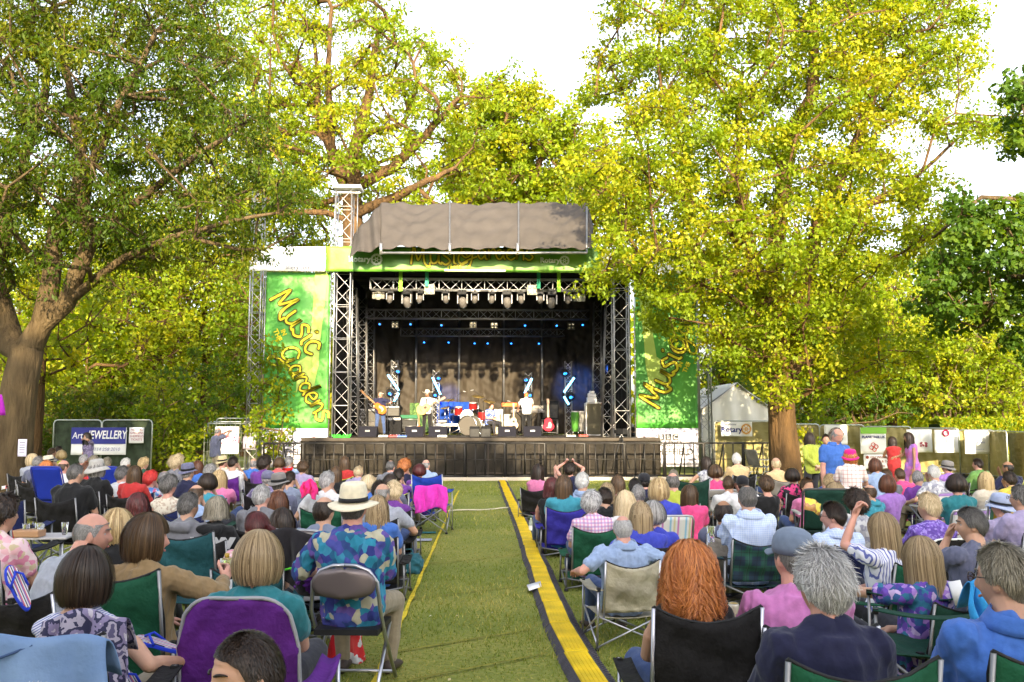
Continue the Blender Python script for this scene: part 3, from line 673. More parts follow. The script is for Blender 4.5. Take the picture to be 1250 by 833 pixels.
def wedge(px, D, lab, w=.62):
    p = onstage(px, D); e = empty('monitor_wedge', p, R(random.Random(px).uniform(-6,6)), lab, 'monitor', 'monitor wedges along the stage front')
    m = MB(); m.prism([(-.24,0),(.2,0),(.24,.12),(.02,.36),(-.1,.36)][::-1], -w/2, w/2, 'x'); m.build('cabinet', mat('monitor_paint', (.011,.011,.018), .95), e, bevel=.012)
    m = MB(); Mx = Matrix.Rotation(R(-47), 3, 'X'); m.box((0, .135, .245), (w*.9,.27,.006), Matrix.Rotation(R(-47.5), 3, 'X')); m.build('grille', M_BLACK, e)
    m = MB(); m.box((0,-.178,.2), (.16,.02,.06), Matrix.Rotation(R(-21),3,'X')); m.build('handle', M_DKALU, e)
for px, D, lab in ((450,31,'black monitor wedge in front of the bass player'), (506,31,'black monitor wedge left in front of the cowboy hat singer'), (535,31,'black monitor wedge right in front of the cowboy hat singer'), (619,31.2,'black monitor wedge left in front of the man in white shirt'), (650,31.2,'black monitor wedge right in front of the man in white shirt')): wedge(px, D, lab)
for px, lab in ((579.5,'left black speaker box at the stage front centre'), (593,'right black speaker box at the stage front centre')):
    amp(px, 29.1, .33, .3, .36, lab, M_BLACK, 0, M_TOLEX, 'speaker_box', False)
# green case and riser
p = onstage(500, 35.8); e = empty('flight_case', p, 0, 'green topped rack on legs behind the cowboy hat singer', 'rack')
m = MB(); m.box((0,0,.72), (.72,.5,.14)); m.build('case_lid', mat('green_lid', (.02,.12,.06), .6), e, bevel=.02)
m = MB()
for q in (-1,1):
    for w in (-1,1): m.tube([(q*.33,w*.2,0),(q*.33,w*.2,.66)], .02, 6)
for z in (.1,.35,.62): m.tube([(-.33,-.2,z),(.33,-.2,z)], .015, 6)
m.build('rack_frame', M_ALU, e)
m = MB(); m.box((0,0,.42), (.56,.34,.34)); m.build('rack_unit', M_BLACK, e, bevel=.01)
xa, xb = X(530, 36), X(602, 36)
e = empty('drum_riser', ((xa+xb)/2, 36.6, SZ), 0, 'low platform on silver legs under the drum kit', 'riser')
m = MB(); m.box((0,0,.4), (xb-xa,2.0,.08)); m.build('platform', M_BLACK, e, bevel=.01)
m = MB(); m.box((0,-1.01,.40), (xb-xa,.03,.09))
for k in range(5):
    x = -(xb-xa)/2+.1+k*((xb-xa)-.2)/4; m.tube([(x,-.9,0),(x,-.9,.36)], .022, 6)
    if k < 4: m.tube([(x,-.9,.05),(x+((xb-xa)-.2)/4,-.9,.34)], .012, 5)
m.build('riser_legs', M_ALU, e)
# drum kit
M_RED = mat('red_shell', (.22,.01,.01), .55); M_HEAD = mat('drum_head', (.5,.48,.5), .5); M_BRASS = mat('cymbal_brass', (.75,.55,.2), .3, .9)
kit = empty('drum_kit', (X(570,36.3), 36.3, SZ+.44), 0, 'red drum kit with white headed bass drum on the riser', 'drum kit')
def drum(name, c, r, h, Mx, shell, head):
    d = MB(); d.lathe([(r,-h/2),(r,h/2)], c, 24, M=Mx, caps=False); o = d.build(name, shell, kit)
    d = MB(); d.lathe([(.001,-h/2-.004),(r*.97,-h/2-.003)], c, 24, M=Mx, caps=False); d.lathe([(.001,h/2+.004),(r*.97,h/2+.003)], c, 24, M=Mx, caps=False); d.build('drum_head', head, o)
    d = MB()
    for z in (-h/2, h/2): d.lathe([(r+.001,z-.012),(r+.014,z-.012),(r+.014,z+.012),(r+.001,z+.012)], c, 24, M=Mx, caps=False)
    d.build('hoop', M_CHROME, o); return o
RX = Matrix.Rotation(R(90), 3, 'X')
drum('bass_drum', (0,0,.28), .28, .42, RX, M_RED, M_HEAD)
drum('tom_drum', (-.34,-.02,.52), .16, .3, Matrix.Rotation(R(15),3,'X'), M_RED, M_HEAD); drum('tom_drum', (.24,-.02,.72), .16, .24, Matrix.Rotation(R(15),3,'X'), M_RED, M_HEAD)
drum('floor_tom', (.62,.25,.3), .2, .36, Matrix.Identity(3), M_RED, M_HEAD); drum('snare_drum', (-.5,.4,.5), .18, .14, Matrix.Identity(3), M_CHROME, M_HEAD)
for x, y, z, r in ((-.75,.1,.95,.24),(.45,.1,1.1,.26),(.9,.25,.9,.25),(-.9,.4,.65,.18)):
    d = MB(); Mx = Matrix.Rotation(R(14),3,'X') @ Matrix.Rotation(R(10*x),3,'Y'); d.lathe([(.02,.03),(.06,.02),(r,0),(r,-.003),(.02,.018)], (x,y,z), 24, M=Mx, caps=False); o = d.build('cymbal', M_BRASS, kit)
    d = MB(); d.tube([(x,y,0.0),(x,y,z+.04)], .012, 6); d.tube([(x,y,.25),(x-.2,y-.15,0)], .01, 5); d.tube([(x,y,.25),(x+.2,y-.15,0)], .01, 5); d.build('cymbal_stand', M_CHROME, o)
kit2 = empty('bass_drum', (X(574,33), 33, SZ), R(-25), 'pale vintage bass drum standing on the stage before the riser', 'drum')
d = MB(); Mx = RX; d.lathe([(.36,-.22),(.36,.22)], (0,0,.37), 28, M=Mx, caps=False); d.build('shell', mat('sparkle_shell', (.14,.13,.10), .5), kit2)
d = MB(); d.lathe([(.001,.222),(.34,.221)], (0,0,.37), 28, M=Mx, caps=False); d.lathe([(.001,-.222),(.34,-.221)], (0,0,.37), 28, M=Mx, caps=False); d.build('drum_head', mat('dark_drum_head', (.10,.09,.08), .5), kit2)
d = MB()
for z in (-.22,.22): d.lathe([(.361,z-.02),(.38,z-.02),(.38,z+.02),(.361,z+.02)], (0,0,.37), 28, M=Mx, caps=False)
d.build('hoop', M_CHROME, kit2)
d = MB(); d.tube([(-.3,0,.3),(-.5,-.1,0)], .012, 6); d.tube([(.3,0,.3),(.5,-.1,0)], .012, 6); d.build('spur', M_CHROME, kit2)
# blue drape behind kit
drape('blue_cloth', lambda u, v: Vector((X(533,37.6)+1.5*u, 37.6+.05*math.sin(u*20), SZ+1.35-1.3*v)), 30, 8, mat('blue_cloth', (.01,.05,.30), .7), 'bright blue cloth hung behind the drum kit')
drape('green_cloth', lambda u, v: Vector((X(500,37.4)+.9*u, 37.4+.05*math.sin(u*17), SZ+1.3-1.2*v)), 24, 8, pattern_mat('leafy_cloth', [(.02,.05,.02),(.05,.11,.03),(.12,.2,.05)], 9, 'noise'), 'dark green leafy cloth behind the cowboy hat singer')
# guitars
def guitar(name, body, neck, acoustic=True, parent=None):
    e = empty(name, (0,0,0)); pts = []
    for i in range(28):
        t = 2*PI*i/28; y = -math.cos(t); r = (.19 if y < 0 else .145)*(1 if acoustic else .9); waist = 1-.22*math.exp(-((y-.15)/.3)**2)
        pts.append((r*math.sin(t)*waist, .24*y*(1 if acoustic else .85)))
    m = MB(); m.prism(pts, 0, .1 if acoustic else .045, 'y'); body.node_tree.nodes['Principled BSDF'].inputs['Roughness'].default_value = .75; body.node_tree.nodes['Principled BSDF'].inputs['Specular IOR Level'].default_value = .15; m.build('guitar_body', body, e, bevel=.008)
    m = MB(); m.box((0,-.004,.44), (.055,.03,.46)); m.box((0,0,.72), (.075,.022,.14)); m.build('guitar_neck', neck, e, bevel=.004)
    m = MB()
    if acoustic: m.lathe([(.001,0),(.05,0)], (0,-.004,.07), 18, M=Matrix.Rotation(R(90),3,'X'), caps=False)
    else: m.prism([(-.02,-.10),(.07,-.11),(.09,0),(.05,.08),(.01,.06)], -.006, -.002, 'y')
    m.box((0,-.008,-.1), (.11,.008,.02)); m.build('sound_hole' if acoustic else 'pick_guard', M_BLACK if acoustic else mat('cream_plastic', (.35,.33,.30), .8), e)
    return e
M_WOOD = mat('guitar_wood', (.62,.36,.13), .35, var=.12, vscale=5); M_DKW = mat('neck_wood', (.25,.13,.06), .4)
def gstand(px, D, g, lab, tilt=-12):
    e = empty('guitar_stand', onstage(px, D), 0, lab+' stand', 'guitar stand'); m = MB()
    m.tube([(-.15,-.1,0),(0,.02,.5),(.15,-.1,0)], .01, 6); m.tube([(0,.2,0),(0,.02,.5),(0,.0,.68)], .01, 6); m.tube([(-.1,-.1,.22),(-.1,0,.22),(.1,0,.22),(.1,-.1,.22)], .01, 6); m.build('stand_frame', M_BLACK, e)
    g.location = onstage(px, D)+Vector((0,-.06,.46)); g.rotation_euler = (R(tilt), 0, 0)
g = guitar('acoustic_guitar', mat('pale_guitar', (.55,.42,.3), .35), M_DKW); tag(g, 'pale acoustic guitar on a stand beside the man in white shirt', 'guitar'); gstand(627, 34.5, g, 'guitar stand holding the pale acoustic guitar,'); g.children[0].parent['label'] = 'pale acoustic guitar on a stand left of the man in white shirt'
g = guitar('electric_guitar', mat('red_lacquer', (.55,.02,.04), .25), M_DKW, False); tag(g, 'bright red electric guitar leaning upright behind the right monitors', 'guitar'); gstand(669, 32.6, g, 'guitar stand holding the red electric guitar,')
g.location.z -= .04; g.scale = (1.35,1.35,1.2); g.location.y -= .1
g = guitar('electric_guitar', mat('orange_burst', (.6,.2,.03), .3), M_DKW, False); tag(g, 'orange guitar resting against the green topped rack', 'guitar'); g.location = onstage(512, 35.2)+Vector((0,0,.2)); g.rotation_euler = (R(-15), 0, R(20)); g.scale = (.9,)*3
# keyboards
e = empty('keyboard', onstage(644, 34.8), 0, 'keyboard on a cross stand in front of the man in white shirt', 'keyboard')
m = MB(); m.box((0,.0,.92), (1.3,.35,.1)); m.build('keyboard_case', mat('key_case', (.1,.09,.09), .5), e, bevel=.01)
m = MB(); m.box((0,-.06,.975), (1.15,.15,.02)); m.build('keys', M_WHITE, e)
m = MB()
for y in (-.12,.12): m.tube([(-.4,y,0),(.4,y,.86)], .016, 6); m.tube([(.4,y+.02,0),(-.4,y+.02,.86)], .016, 6)
m.build('stand_legs', M_BLACK, e)
m = MB(); m.box((.35,.05,1.08), (.5,.3,.12)); m.build('upper_manual', mat('organ_case', (.4,.37,.33), .5), e, bevel=.01)
amp(671, 35.6, .68, .5, .72, 'black organ speaker cabinet on a silver trolley', M_BLACK, .62, M_TOLEX, 'speaker_cabinet', False)
e = empty('trolley', onstage(671, 35.6), 0, 'silver trolley frame under the black organ cabinet', 'trolley')
m = MB()
for q in (-.3,.3):
    for w in (-.2,.2): m.tube([(q,w,.04),(q,w,.6)], .018, 6)
for z in (.1,.6): m.tube([(-.3,-.2,z),(.3,-.2,z),(.3,.2,z),(-.3,.2,z)], .018, 6, closed=True)
m.build('frame', M_ALU, e)
m = MB()
for q in (-.3,.3): m.ball((q,-.2,.03), .03)
m.build('wheel', M_BLACK, e)
amp(608.5, 35.6, .34, .35, 1.02, 'tall cream amplifier left of the man in white shirt', mat('cream_grille', (.36,.34,.28), .7), 0, mat('cream_cab', (.45,.42,.36), .6))
amp(619.5, 35.7, .3, .35, .82, 'smaller cream amplifier beside the tall cream one', mat('cream_grille', (.36,.34,.28), .7), 0, mat('cream_cab', (.45,.42,.36), .6))
amp(622, 36, .62, .1, .16, 'orange topped amplifier head behind the cream amplifiers', mat('orange_face', (.6,.14,.03), .5), 1.12, mat('orange_cab', (.6,.14,.03), .5), 'amplifier', False)
e = empty('mixing_rack', onstage(725, 34.6), 0, 'tall silver rack case with white box on top at stage right', 'rack')
m = MB(); m.box((0,0,.62), (.62,.5,1.2)); m.build('rack_case', mat('rack_side', (.10,.09,.06), .6), e, bevel=.02)
m = MB()
for q in (-1,1): m.box((q*.32,-.24,.62), (.05,.05,1.24)); m.box((q*.32,.24,.62), (.05,.05,1.24))
m.box((0,-.24,1.24), (.66,.05,.05)); m.box((0,-.24,.02), (.66,.05,.05)); m.build('edge_trim', M_ALU, e, bevel=.006)
m = MB(); m.box((-.08,-.02,1.36), (.36,.3,.2)); m.box((-.08,-.02,1.54), (.30,.26,.14)); m.box((-.08,-.02,1.66), (.2,.2,.08)); m.build('white_boxes', M_WHITE, e, bevel=.02)
for i, (px, c) in enumerate(((702,(.10,.35,.05)),(709,(.6,.58,.55)))):
    e = empty('conga_drum', onstage(px, 34.4+.3*i), 0, ['green sided conga drum on stage right', 'silver sided conga drum on stage right'][i], 'drum', 'conga drums')
    m = MB(); m.lathe([(.12,0),(.14,.3),(.17,.55),(.15,.78)], (0,0,.15), 18, caps=False); m.build('shell', mat('conga_shell', tuple(q*.5 for q in c), .5), e)
    m = MB(); m.lathe([(.001,.785),(.155,.78),(.16,.74)], (0,0,.15), 18, caps=False); m.build('drum_head', M_HEAD, e)
    m = MB()
    for k in range(3): a = 2*PI*k/3; m.tube([(.15*math.cos(a),.15*math.sin(a),.3),(.25*math.cos(a),.25*math.sin(a),0)], .012, 5)
    m.build('leg', M_CHROME, e)
# mic stands
for px, D, h, tx, lab in ((473,32.0,1.5,-.12,'microphone stand of the bass player'),(531,32.2,1.52,-.2,'microphone stand of the cowboy hat singer'),(553,35,1.7,.3,'tall boom microphone stand left of the drums'),(590,35,1.75,-.3,'tall boom microphone stand right of the drums'),(657,33.6,1.4,-.2,'microphone stand right of the man in white shirt'),(611,34,1.3,.2,'microphone stand before the cream amplifiers')):
    e = empty('microphone_stand', onstage(px, D), 0, lab, 'microphone stand', 'microphone stands')
    m = MB(); m.tube([(0,0,.05),(0,0,h*.75)], .012, 6); m.tube([(-tx,0,h*.7),(tx*1.3,0,h)], .009, 6)
    for k in range(3): a = 2*PI*k/3; m.tube([(0,0,.2),(.3*math.cos(a),.3*math.sin(a),0)], .009, 5)
    m.build('stand_pole', M_BLACK, e); m = MB(); m.cap((tx*1.3,0,h), .022, (tx*1.3+(.1 if tx>0 else -.1),0,h-.02), .016); m.build('microphone', M_DKALU, e)
# pedals, cables, fan cloth
for px, D, c, lab in ((468,30.6,(.5,.5,.5),'silver effects pedal in front of the bass player'),(481,30.7,(.6,.03,.03),'red effects pedal in front of the bass player'),(491,30.3,(.05,.12,.4),'blue effects pedal at the stage edge'),(540,30.4,(.6,.6,.58),'white effects pedal before the singer'),(697,31,(.6,.58,.55),'white effects pedal on stage right'),(712,31.6,(.55,.05,.04),'red effects pedal on stage right')):
    e = empty('effects_pedal', onstage(px, D), 0, lab, 'pedal', 'effects pedals'); m = MB(); m.prism([(-.08,0),(.08,0),(.08,.07),(-.08,.035)], -.16, .16, 'x'); m.build('pedal_case', mat('pedal_paint', c, .4), e, bevel=.006)
    m = MB()
    for q in (-.1,0,.1): m.lathe([(.014,.05),(.012,.085)], (q,.02,0), 8)
    m.build('pedal_knobs', M_CHROME, e)
m = MB(); rg = random.Random(3)
for k in range(60): m.tube([(x:=rg.uniform(-.25,.25), rg.uniform(-.1,.1), 0), (x+rg.uniform(-.08,.08), rg.uniform(-.1,.1), rg.uniform(.04,.12))], .015, 4)
m.build('green_streamers', mat('vivid_green', (.05,.6,.05), .6), loc=(X(417,29.0), 29.0, SZ), label='heap of vivid green cloth strips at the left stage corner', cat='cloth')
for k in range(7):
    rg = random.Random(k+40); D0 = rg.uniform(29.4, 33); p0 = onstage(rg.uniform(470,720), D0); pts = [p0]
    for j in range(9): pts.append(pts[-1]+Vector((rg.uniform(.05,.4)*(1 if k%2 else -1), rg.uniform(-.2,.2), 0)))
    pts = [Vector((p.x, min(max(p.y,29),36), SZ+.012)) for p in pts]
    MB().tube(pts, .011, 5).build('stage_cable', M_BLACK, label='thin black cable lying across the dark stage floor', cat='cable', group='cables on the stage floor')
# ---------------------------------------------------------------- crowd barriers
M_BAR = mat('barrier_black', (.02,.018,.018), .45, .3, var=.3, vscale=8)
def barrier():
    e = empty('crowd_barrier', (0,0,0)); w = 1.16; m = MB()
    m.tube([(-w/2,0,.02),(-w/2,0,1.08),(w/2,0,1.08),(w/2,0,.02)], .040, 8); m.tube([(-w/2,0,.12),(w/2,0,.12)], .02, 6); m.tube([(-w/2,0,.60),(w/2,0,.60)], .012, 6); m.build('frame', M_BAR, e)
    m = MB()
    for k in range(1, 4): m.tube([(-w/2+w*k/4,0,.12),(-w/2+w*k/4,0,1.08)], .019, 6)
    m.build('uprights', M_BAR, e)
    m = MB(); m.tube([(0,.02,1.05),(0,.75,.05)], .022, 6); m.tube([(-w/2+.05,.75,.04),(w/2-.05,.75,.04)], .022, 6); m.build('brace', M_BAR, e)
    m = MB(); m.box((0,-.25,.012), (w-.02,.5,.018)); m.build('tread_plate', M_DKALU, e)
    return e
b0 = barrier(); k = 0
x = X(322, 27.2)
while x < X(935, 27.2):
    o = b0 if k == 0 else copy_tree(b0); o.location = (x+.6, 27.2, 0); k += 1; x += 1.2
    tag(o, f'{nth(k-1)} black steel crowd barrier section from the left', 'barrier', 'crowd barrier sections before the stage')
m = MB(); m.box((.3, 26.7, .05), (X(905,26.7)-X(322,26.7), .06, .10)); m.build('ground_rail', mat('pale_rail', (.42,.36,.30), .6, .3), label='long pale metal kerb lying along the foot of the barriers', cat='rail')
# ================================================================ TREES
def bark(name, c1, c2):
    m = mat(name, c1, .9, var=.4, vscale=5, col2=c2, bump=1.0, bscale=14, bdist=.09, stretch=(1,1,.22)); return m
M_BARK = bark('bark_brown', (.12,.085,.045), (.055,.038,.02)); M_BARKL = bark('bark_pale', (.12,.068,.028), (.05,.03,.014))
def hop(rng, a, amp): return a+rng.normal(0, amp, 3)
def tree(name, label, cat, base, trunk, clumps, leaf, mats, seed=0, group=None, lps=14, subs=9, lw=.09, tw=True, rtip=.012, droop=.35, subr=.42, flat=.75, lsz=(.7,1.3), step=.7, pexp=.43, stuff=False, aspect=.55):
    """trunk: list of polylines [(x,y,z,r),...]; clumps: array (x,y,z,R)"""
    rng = np.random.default_rng(seed); clumps = np.asarray(clumps, float); base = np.array(base, float)
    pos = []; par = []; tr = []
    for pl in trunk:
        prev = -1; first = np.array(pl[0][:3])
        if pos:
            d = np.linalg.norm(np.array(pos)-first, axis=1); prev = int(np.argmin(d))
        for i in range(len(pl)-1):
            a, b = np.array(pl[i], float), np.array(pl[i+1], float); k = max(1, int(np.linalg.norm((b-a)[:3])/.5))
            for j in range(k):
                t = j/k
                if i == 0 and j == 0 and prev >= 0: continue
                q = a+(b-a)*t; pos.append(q[:3]+rng.normal(0, .02, 3)*(q[3] < .3)); tr.append(q[3]); par.append(prev); prev = len(pos)-1
        pos.append(np.array(pl[-1][:3])); tr.append(pl[-1][3]); par.append(prev)
    pos = [np.array(p) for p in pos]
    nt0 = len(pos); zmin = min(c[2] for c in clumps)
    P0 = np.array(pos); d0 = np.array([np.min(np.linalg.norm(P0-c[:3], axis=1)) for c in clumps])
    ends = []
    for ci in np.argsort(d0):
        c = clumps[ci]; P = np.array(pos)
        dv = c[:3]-P; dist = np.linalg.norm(dv, axis=1)
        cost = dist+np.where(np.arange(len(P)) < 3, 8, 0)+1.2*np.clip(P[:,2]-c[2]+dist*.15, 0, 9)+np.where(P[:,2] < min(zmin*.55, 2.5), 6, 0)
        s = int(np.argmin(cost)); L = dist[s]; k = max(1, int(L/step)); a = pos[s]
        pd = (a-pos[par[s]]) if par[s] >= 0 else np.array((0,0,1.)); pd = pd/(np.linalg.norm(pd)+1e-9)
        h = a+pd*L*.33+np.array((0,0,L*.06)); prev = s
        for j in range(1, k+1):
            t = j/k; q = (1-t)**2*a+2*t*(1-t)*h+t*t*c[:3]
            q = q+rng.normal(0, .05*min(1,L*.3)+.02, 3)*(t < 1); pos.append(q); par.append(prev); tr.append(0); prev = len(pos)-1
        ends.append(prev)
    n = len(pos); P = np.array(pos); w = np.zeros(n)
    for e in ends: w[e] += 1
    for i in range(n-1, -1, -1):
        if par[i] >= 0: w[par[i]] += w[i]
    rad = np.maximum(rtip*np.maximum(w, 1)**pexp*1.6, tr)
    rad[:nt0] = np.array(tr[:nt0])
    ch = [[] for _ in range(n)]
    for i in range(n):
        if par[i] >= 0: ch[par[i]].append(i)
    mb = MB(); done = set()
    starts = [(-1, i) for i in range(n) if par[i] < 0]
    while starts:
        p, i = starts.pop(); chain = ([p] if p >= 0 else [])+[i]; cur = i
        while ch[cur]:
            nx = max(ch[cur], key=lambda q: (q < nt0, w[q])); 
            for q in ch[cur]:
                if q != nx: starts.append((cur, q))
            chain.append(nx); cur = nx
        rr = [rad[q] for q in chain]
        if p >= 0: rr[0] = min(rad[p], rr[1]*1.25) if len(rr) > 1 else rr[0]
        if len(chain) > 1: mb.tube([P[q]-base for q in chain], [float(x) for x in rr], 12 if max(rr) > .15 else (7 if max(rr) > .05 else 5), caps=False)
    # leaf clusters
    C0 = clumps[:, :3]; Rr = clumps[:, 3:4]; K = len(C0)
    u = rng.normal(size=(K, subs, 3)); u /= np.linalg.norm(u, axis=2, keepdims=True)
    sub = C0[:,None]+u*Rr[:,None]*(rng.random((K,subs,1))**.45)*np.array((1,1,flat)); sub = sub.reshape(-1, 3)
    SR = np.repeat(Rr[:,0], subs)*subr
    if tw:
        Cr = np.repeat(C0, subs, 0); 
        for a, b in zip(Cr[::2] if len(Cr) > 2500 else Cr, sub[::2] if len(Cr) > 2500 else sub):
            md = (a+b)/2+rng.normal(0, .06, 3); mb.tube([a-base, md-base, b-base], [rtip, rtip*.8, rtip*.4], 3, caps=False)
    root = empty(name, base, 0, label, cat, group); 
    mb.build('trunk', mats[0], root)
    N = len(sub)*lps; c = np.repeat(sub, lps, 0)
    ul = rng.normal(size=(N,3)); ul /= np.linalg.norm(ul, axis=1, keepdims=True)
    c = c+ul*(np.repeat(SR, lps)*rng.random(N)**.5)[:,None]*np.array((1,1,.8))
    # leaf axes
    ax = ul*.7+rng.normal(0, .6, (N,3)); ax[:,2] -= droop; ax /= np.linalg.norm(ax, axis=1, keepdims=True)
    nn = rng.normal(size=(N,3))*.75; nn[:,2] += .8; nn -= ax*(nn*ax).sum(1, keepdims=True); nn /= np.linalg.norm(nn, axis=1, keepdims=True)
    sd_ = np.cross(ax, nn); sz = (leaf*rng.uniform(lsz[0], lsz[1], N))[:,None]
    V = np.stack([c-ax*sz*.5, c+sd_*sz*aspect*.5+nn*sz*.06, c+ax*sz*.5, c-sd_*sz*aspect*.5+nn*sz*.06], 1).reshape(-1, 3)-base
    Q = np.arange(N*4).reshape(-1, 4)
    cl = np.repeat(np.repeat(rng.random(K), subs), lps)*.45+np.repeat(rng.random(len(sub)), lps)*.3+rng.random(N)*.35
    link('crown', fast_mesh('crown', V, Q, [mats[1]], np.clip(cl, 0, 1)), root)
    return root
def fill(rng, ells, spacing, rmin, rmax, cut=None, tries=6000, shell=0.0):
    grid = {}
    """Poisson clump centres in a union of ellipsoids (cx,cy,cz,rx,ry,rz)"""
    out = []
    for e in ells:
        for _ in range(tries//len(ells)):
            u = rng.normal(size=3); u /= np.linalg.norm(u); r = rng.random()**(1/3)
            r = max(r, shell); p = np.array(e[:3])+u*r*np.array(e[3:6])
            if cut and not cut(p): continue
            g = (int(p[0]//spacing), int(p[1]//spacing), int(p[2]//spacing))
            if all((p[0]-q[0])**2+(p[1]-q[1])**2+(p[2]-q[2])**2 > spacing**2 for a in (-1,0,1) for b in (-1,0,1) for c in (-1,0,1) for q in grid.get((g[0]+a, g[1]+b, g[2]+c), ())):
                out.append((*p, rng.uniform(rmin, rmax))); grid.setdefault(g, []).append(out[-1])
    return out
def proj(p):
    v = CM.transposed() @ (Vector(p)-Vector((0,0,EYE))); return CX+F*v.x/-v.z, CY-F*v.y/-v.z
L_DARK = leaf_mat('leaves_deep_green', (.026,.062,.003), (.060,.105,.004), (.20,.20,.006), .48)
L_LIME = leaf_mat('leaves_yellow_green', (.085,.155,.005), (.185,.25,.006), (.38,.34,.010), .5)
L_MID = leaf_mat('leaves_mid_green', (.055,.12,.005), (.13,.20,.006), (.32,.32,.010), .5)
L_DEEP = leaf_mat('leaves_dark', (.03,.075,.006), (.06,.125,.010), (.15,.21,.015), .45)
def T3(px, py, D, r): p = W(px, py, D); return (p.x, p.y, p.z, r)
# -- left big tree, D = 20
rng = np.random.default_rng(11)
D = 20; g = G(8, 612); bx, by = W(14, HOR, D).x, D
trunk = [[(bx-.05,by,-.1,.56),(bx,by,.3,.46), T3(18,520,D,.39), T3(24,470,D,.37), T3(32,432,D,.36)],
 [T3(30,440,D,.32), T3(52,395,D,.24), T3(60,350,D-.3,.20), T3(66,290,D-.5,.17), T3(96,235,D-.8,.13), T3(98,180,D-1,.11), T3(88,110,D-1,.08), T3(70,40,D-1.2,.06), T3(60,-60,D-1.2,.04)],
 [T3(48,405,D,.26), T3(82,370,D-.2,.2), T3(110,300,D-.6,.17), T3(100,240,D-1.2,.14), T3(112,200,D-1.5,.11), T3(150,120,D-2,.07), T3(190,40,D-2.4,.05)],
 [T3(100,310,D-.5,.12), T3(140,270,D-1,.1), T3(180,235,D-1.5,.085), T3(240,190,D-2,.06), T3(300,150,D-2,.04)],
 [T3(22,450,D,.3), T3(8,400,D+.3,.24), T3(-10,330,D+.5,.2), T3(12,255,D+.5,.12), T3(30,190,D+.4,.11), T3(56,120,D+.3,.08), T3(60,20,D+.3,.05)],
 [T3(90,360,D-.3,.11), T3(150,315,D-.9,.08), T3(210,290,D-1.4,.06), T3(280,270,D-1.6,.045), T3(340,260,D-1.6,.03)]]
def cutL(p):
    x, y = proj(p)
    if x > 398: return False
    lim = 330 if x < 230 else 330-(x-230)*.12
    if x > 320 and y > 345: return False
    if x > 300 and y < 200-(400-x)*.3: return False
    if x > 255+ (y*.45): return False
    return y < lim+30*math.sin(x*.05)
cl = fill(rng, [(-9.6, 19.5, 10.0, 6.6, 3.6, 3.6), (-10.5, 19.3, 6.8, 7.3, 3.4, 2.4),(-7.0, 18.8, 7.6, 3.6, 2.6, 2.6),(-12.5,19.5,9,4,3,4)], .92, .5, .95, cutL, 9000)
print('left clumps', len(cl))
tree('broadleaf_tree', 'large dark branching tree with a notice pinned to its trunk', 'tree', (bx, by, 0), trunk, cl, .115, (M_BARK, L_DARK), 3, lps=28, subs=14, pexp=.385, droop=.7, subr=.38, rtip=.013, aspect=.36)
# -- right main tree, D = 25
rng = np.random.default_rng(5); D = 24.5; bx = W(962, HOR, D).x; by = D
trunk = [[(bx-.1,by,-.1,.54),(bx-.1,by,.3,.44), T3(955,520,D,.37), T3(953,470,D,.35), T3(950,420,D,.31), T3(936,370,D,.25), T3(915,310,D,.2), T3(905,260,D-.3,.15), T3(900,200,D-.4,.1), T3(905,90,D-.4,.06)],
 [T3(958,480,D,.3), T3(975,420,D,.25), T3(985,340,D,.21), T3(1000,270,D,.17), T3(1040,190,D,.15), T3(1065,120,D+.2,.11), T3(1078,40,D+.3,.08), T3(1085,-40,D+.3,.05)],
 [T3(952,430,D,.3), T3(945,330,D+.2,.24), T3(955,230,D+.2,.2), T3(968,160,D,.19), T3(990,120,D,.17), T3(994,50,D,.14), T3(990,-30,D,.09)],
 [T3(915,320,D,.12), T3(880,270,D-.6,.09), T3(830,240,D-1,.07), T3(790,200,D-1.2,.05), T3(760,110,D-1,.03)],
 [T3(930,360,D,.12), T3(870,330,D-1,.08), T3(800,300,D-1.6,.06), T3(740,330,D-2.,.04)],
 [T3(1000,280,D,.12), T3(1060,250,D,.09), T3(1120,215,D,.06), T3(1180,160,D,.03)]]
def cutR(p):
    x, y = proj(p)
    if x < (728 if y < 150 else 705)+28*math.sin(y*.045): return False
    if x < 770 and 120 < y < 200+10*math.sin(x*.1): return False
    if x < 745 and y < 60: return False
    if x > 1185-(max(y,0)-0)*.12 and y < 140: return False
    if y > 345 and x < 775: return False
    if 225 < y < 300 and x < 738: return False
    if y > 440 and x < 940: return False
    if y > (405 if x < 870 else 490+22*math.sin(x*.07)): return False
    if x > 1040 and y > 445: return False
    if (x > 1040 and y < 330 and rng.random() < .38) or (y < 190 and rng.random() < .16): return False
    if 775 < x < 860 and y > 335 and rng.random() < .45: return False
    if x > 1105+60*math.sin(y*.03) and y > 160: return False
    return True
cl = fill(rng, [(9.0, 24.3, 11.5, 4.6, 3.2, 5.0), (8.6, 24.0, 6.6, 5.6, 3.0, 2.8), (4.8,23.2,7.2,2.8,2.2,3.2), (11.4,24.5,9.5,3.8,3,4.2), (4.6,23.6,11.6,2.4,2,2.2),(9.8,25,5.2,3.8,2.5,2.2),(9.6,24.8,4.4,3.6,2.2,1.6),(8.2,23.6,3.6,2.3,1.0,1.3),(7.2,23.6,4.4,2.0,1.0,1.2),(6.2,23.8,5.2,2.2,1.6,1.6),(12,24.6,13,3,2.6,2.2)], .92, .5, .95, cutR, 13000)
print('right clumps', len(cl))
tree('broadleaf_tree', 'tall sunlit yellow green tree with thick leaning limbs right of the stage', 'tree', (bx, by, 0), trunk, cl, .12, (M_BARKL, L_LIME), 4, lps=29, subs=13, droop=.3, subr=.42, rtip=.012, aspect=.6)
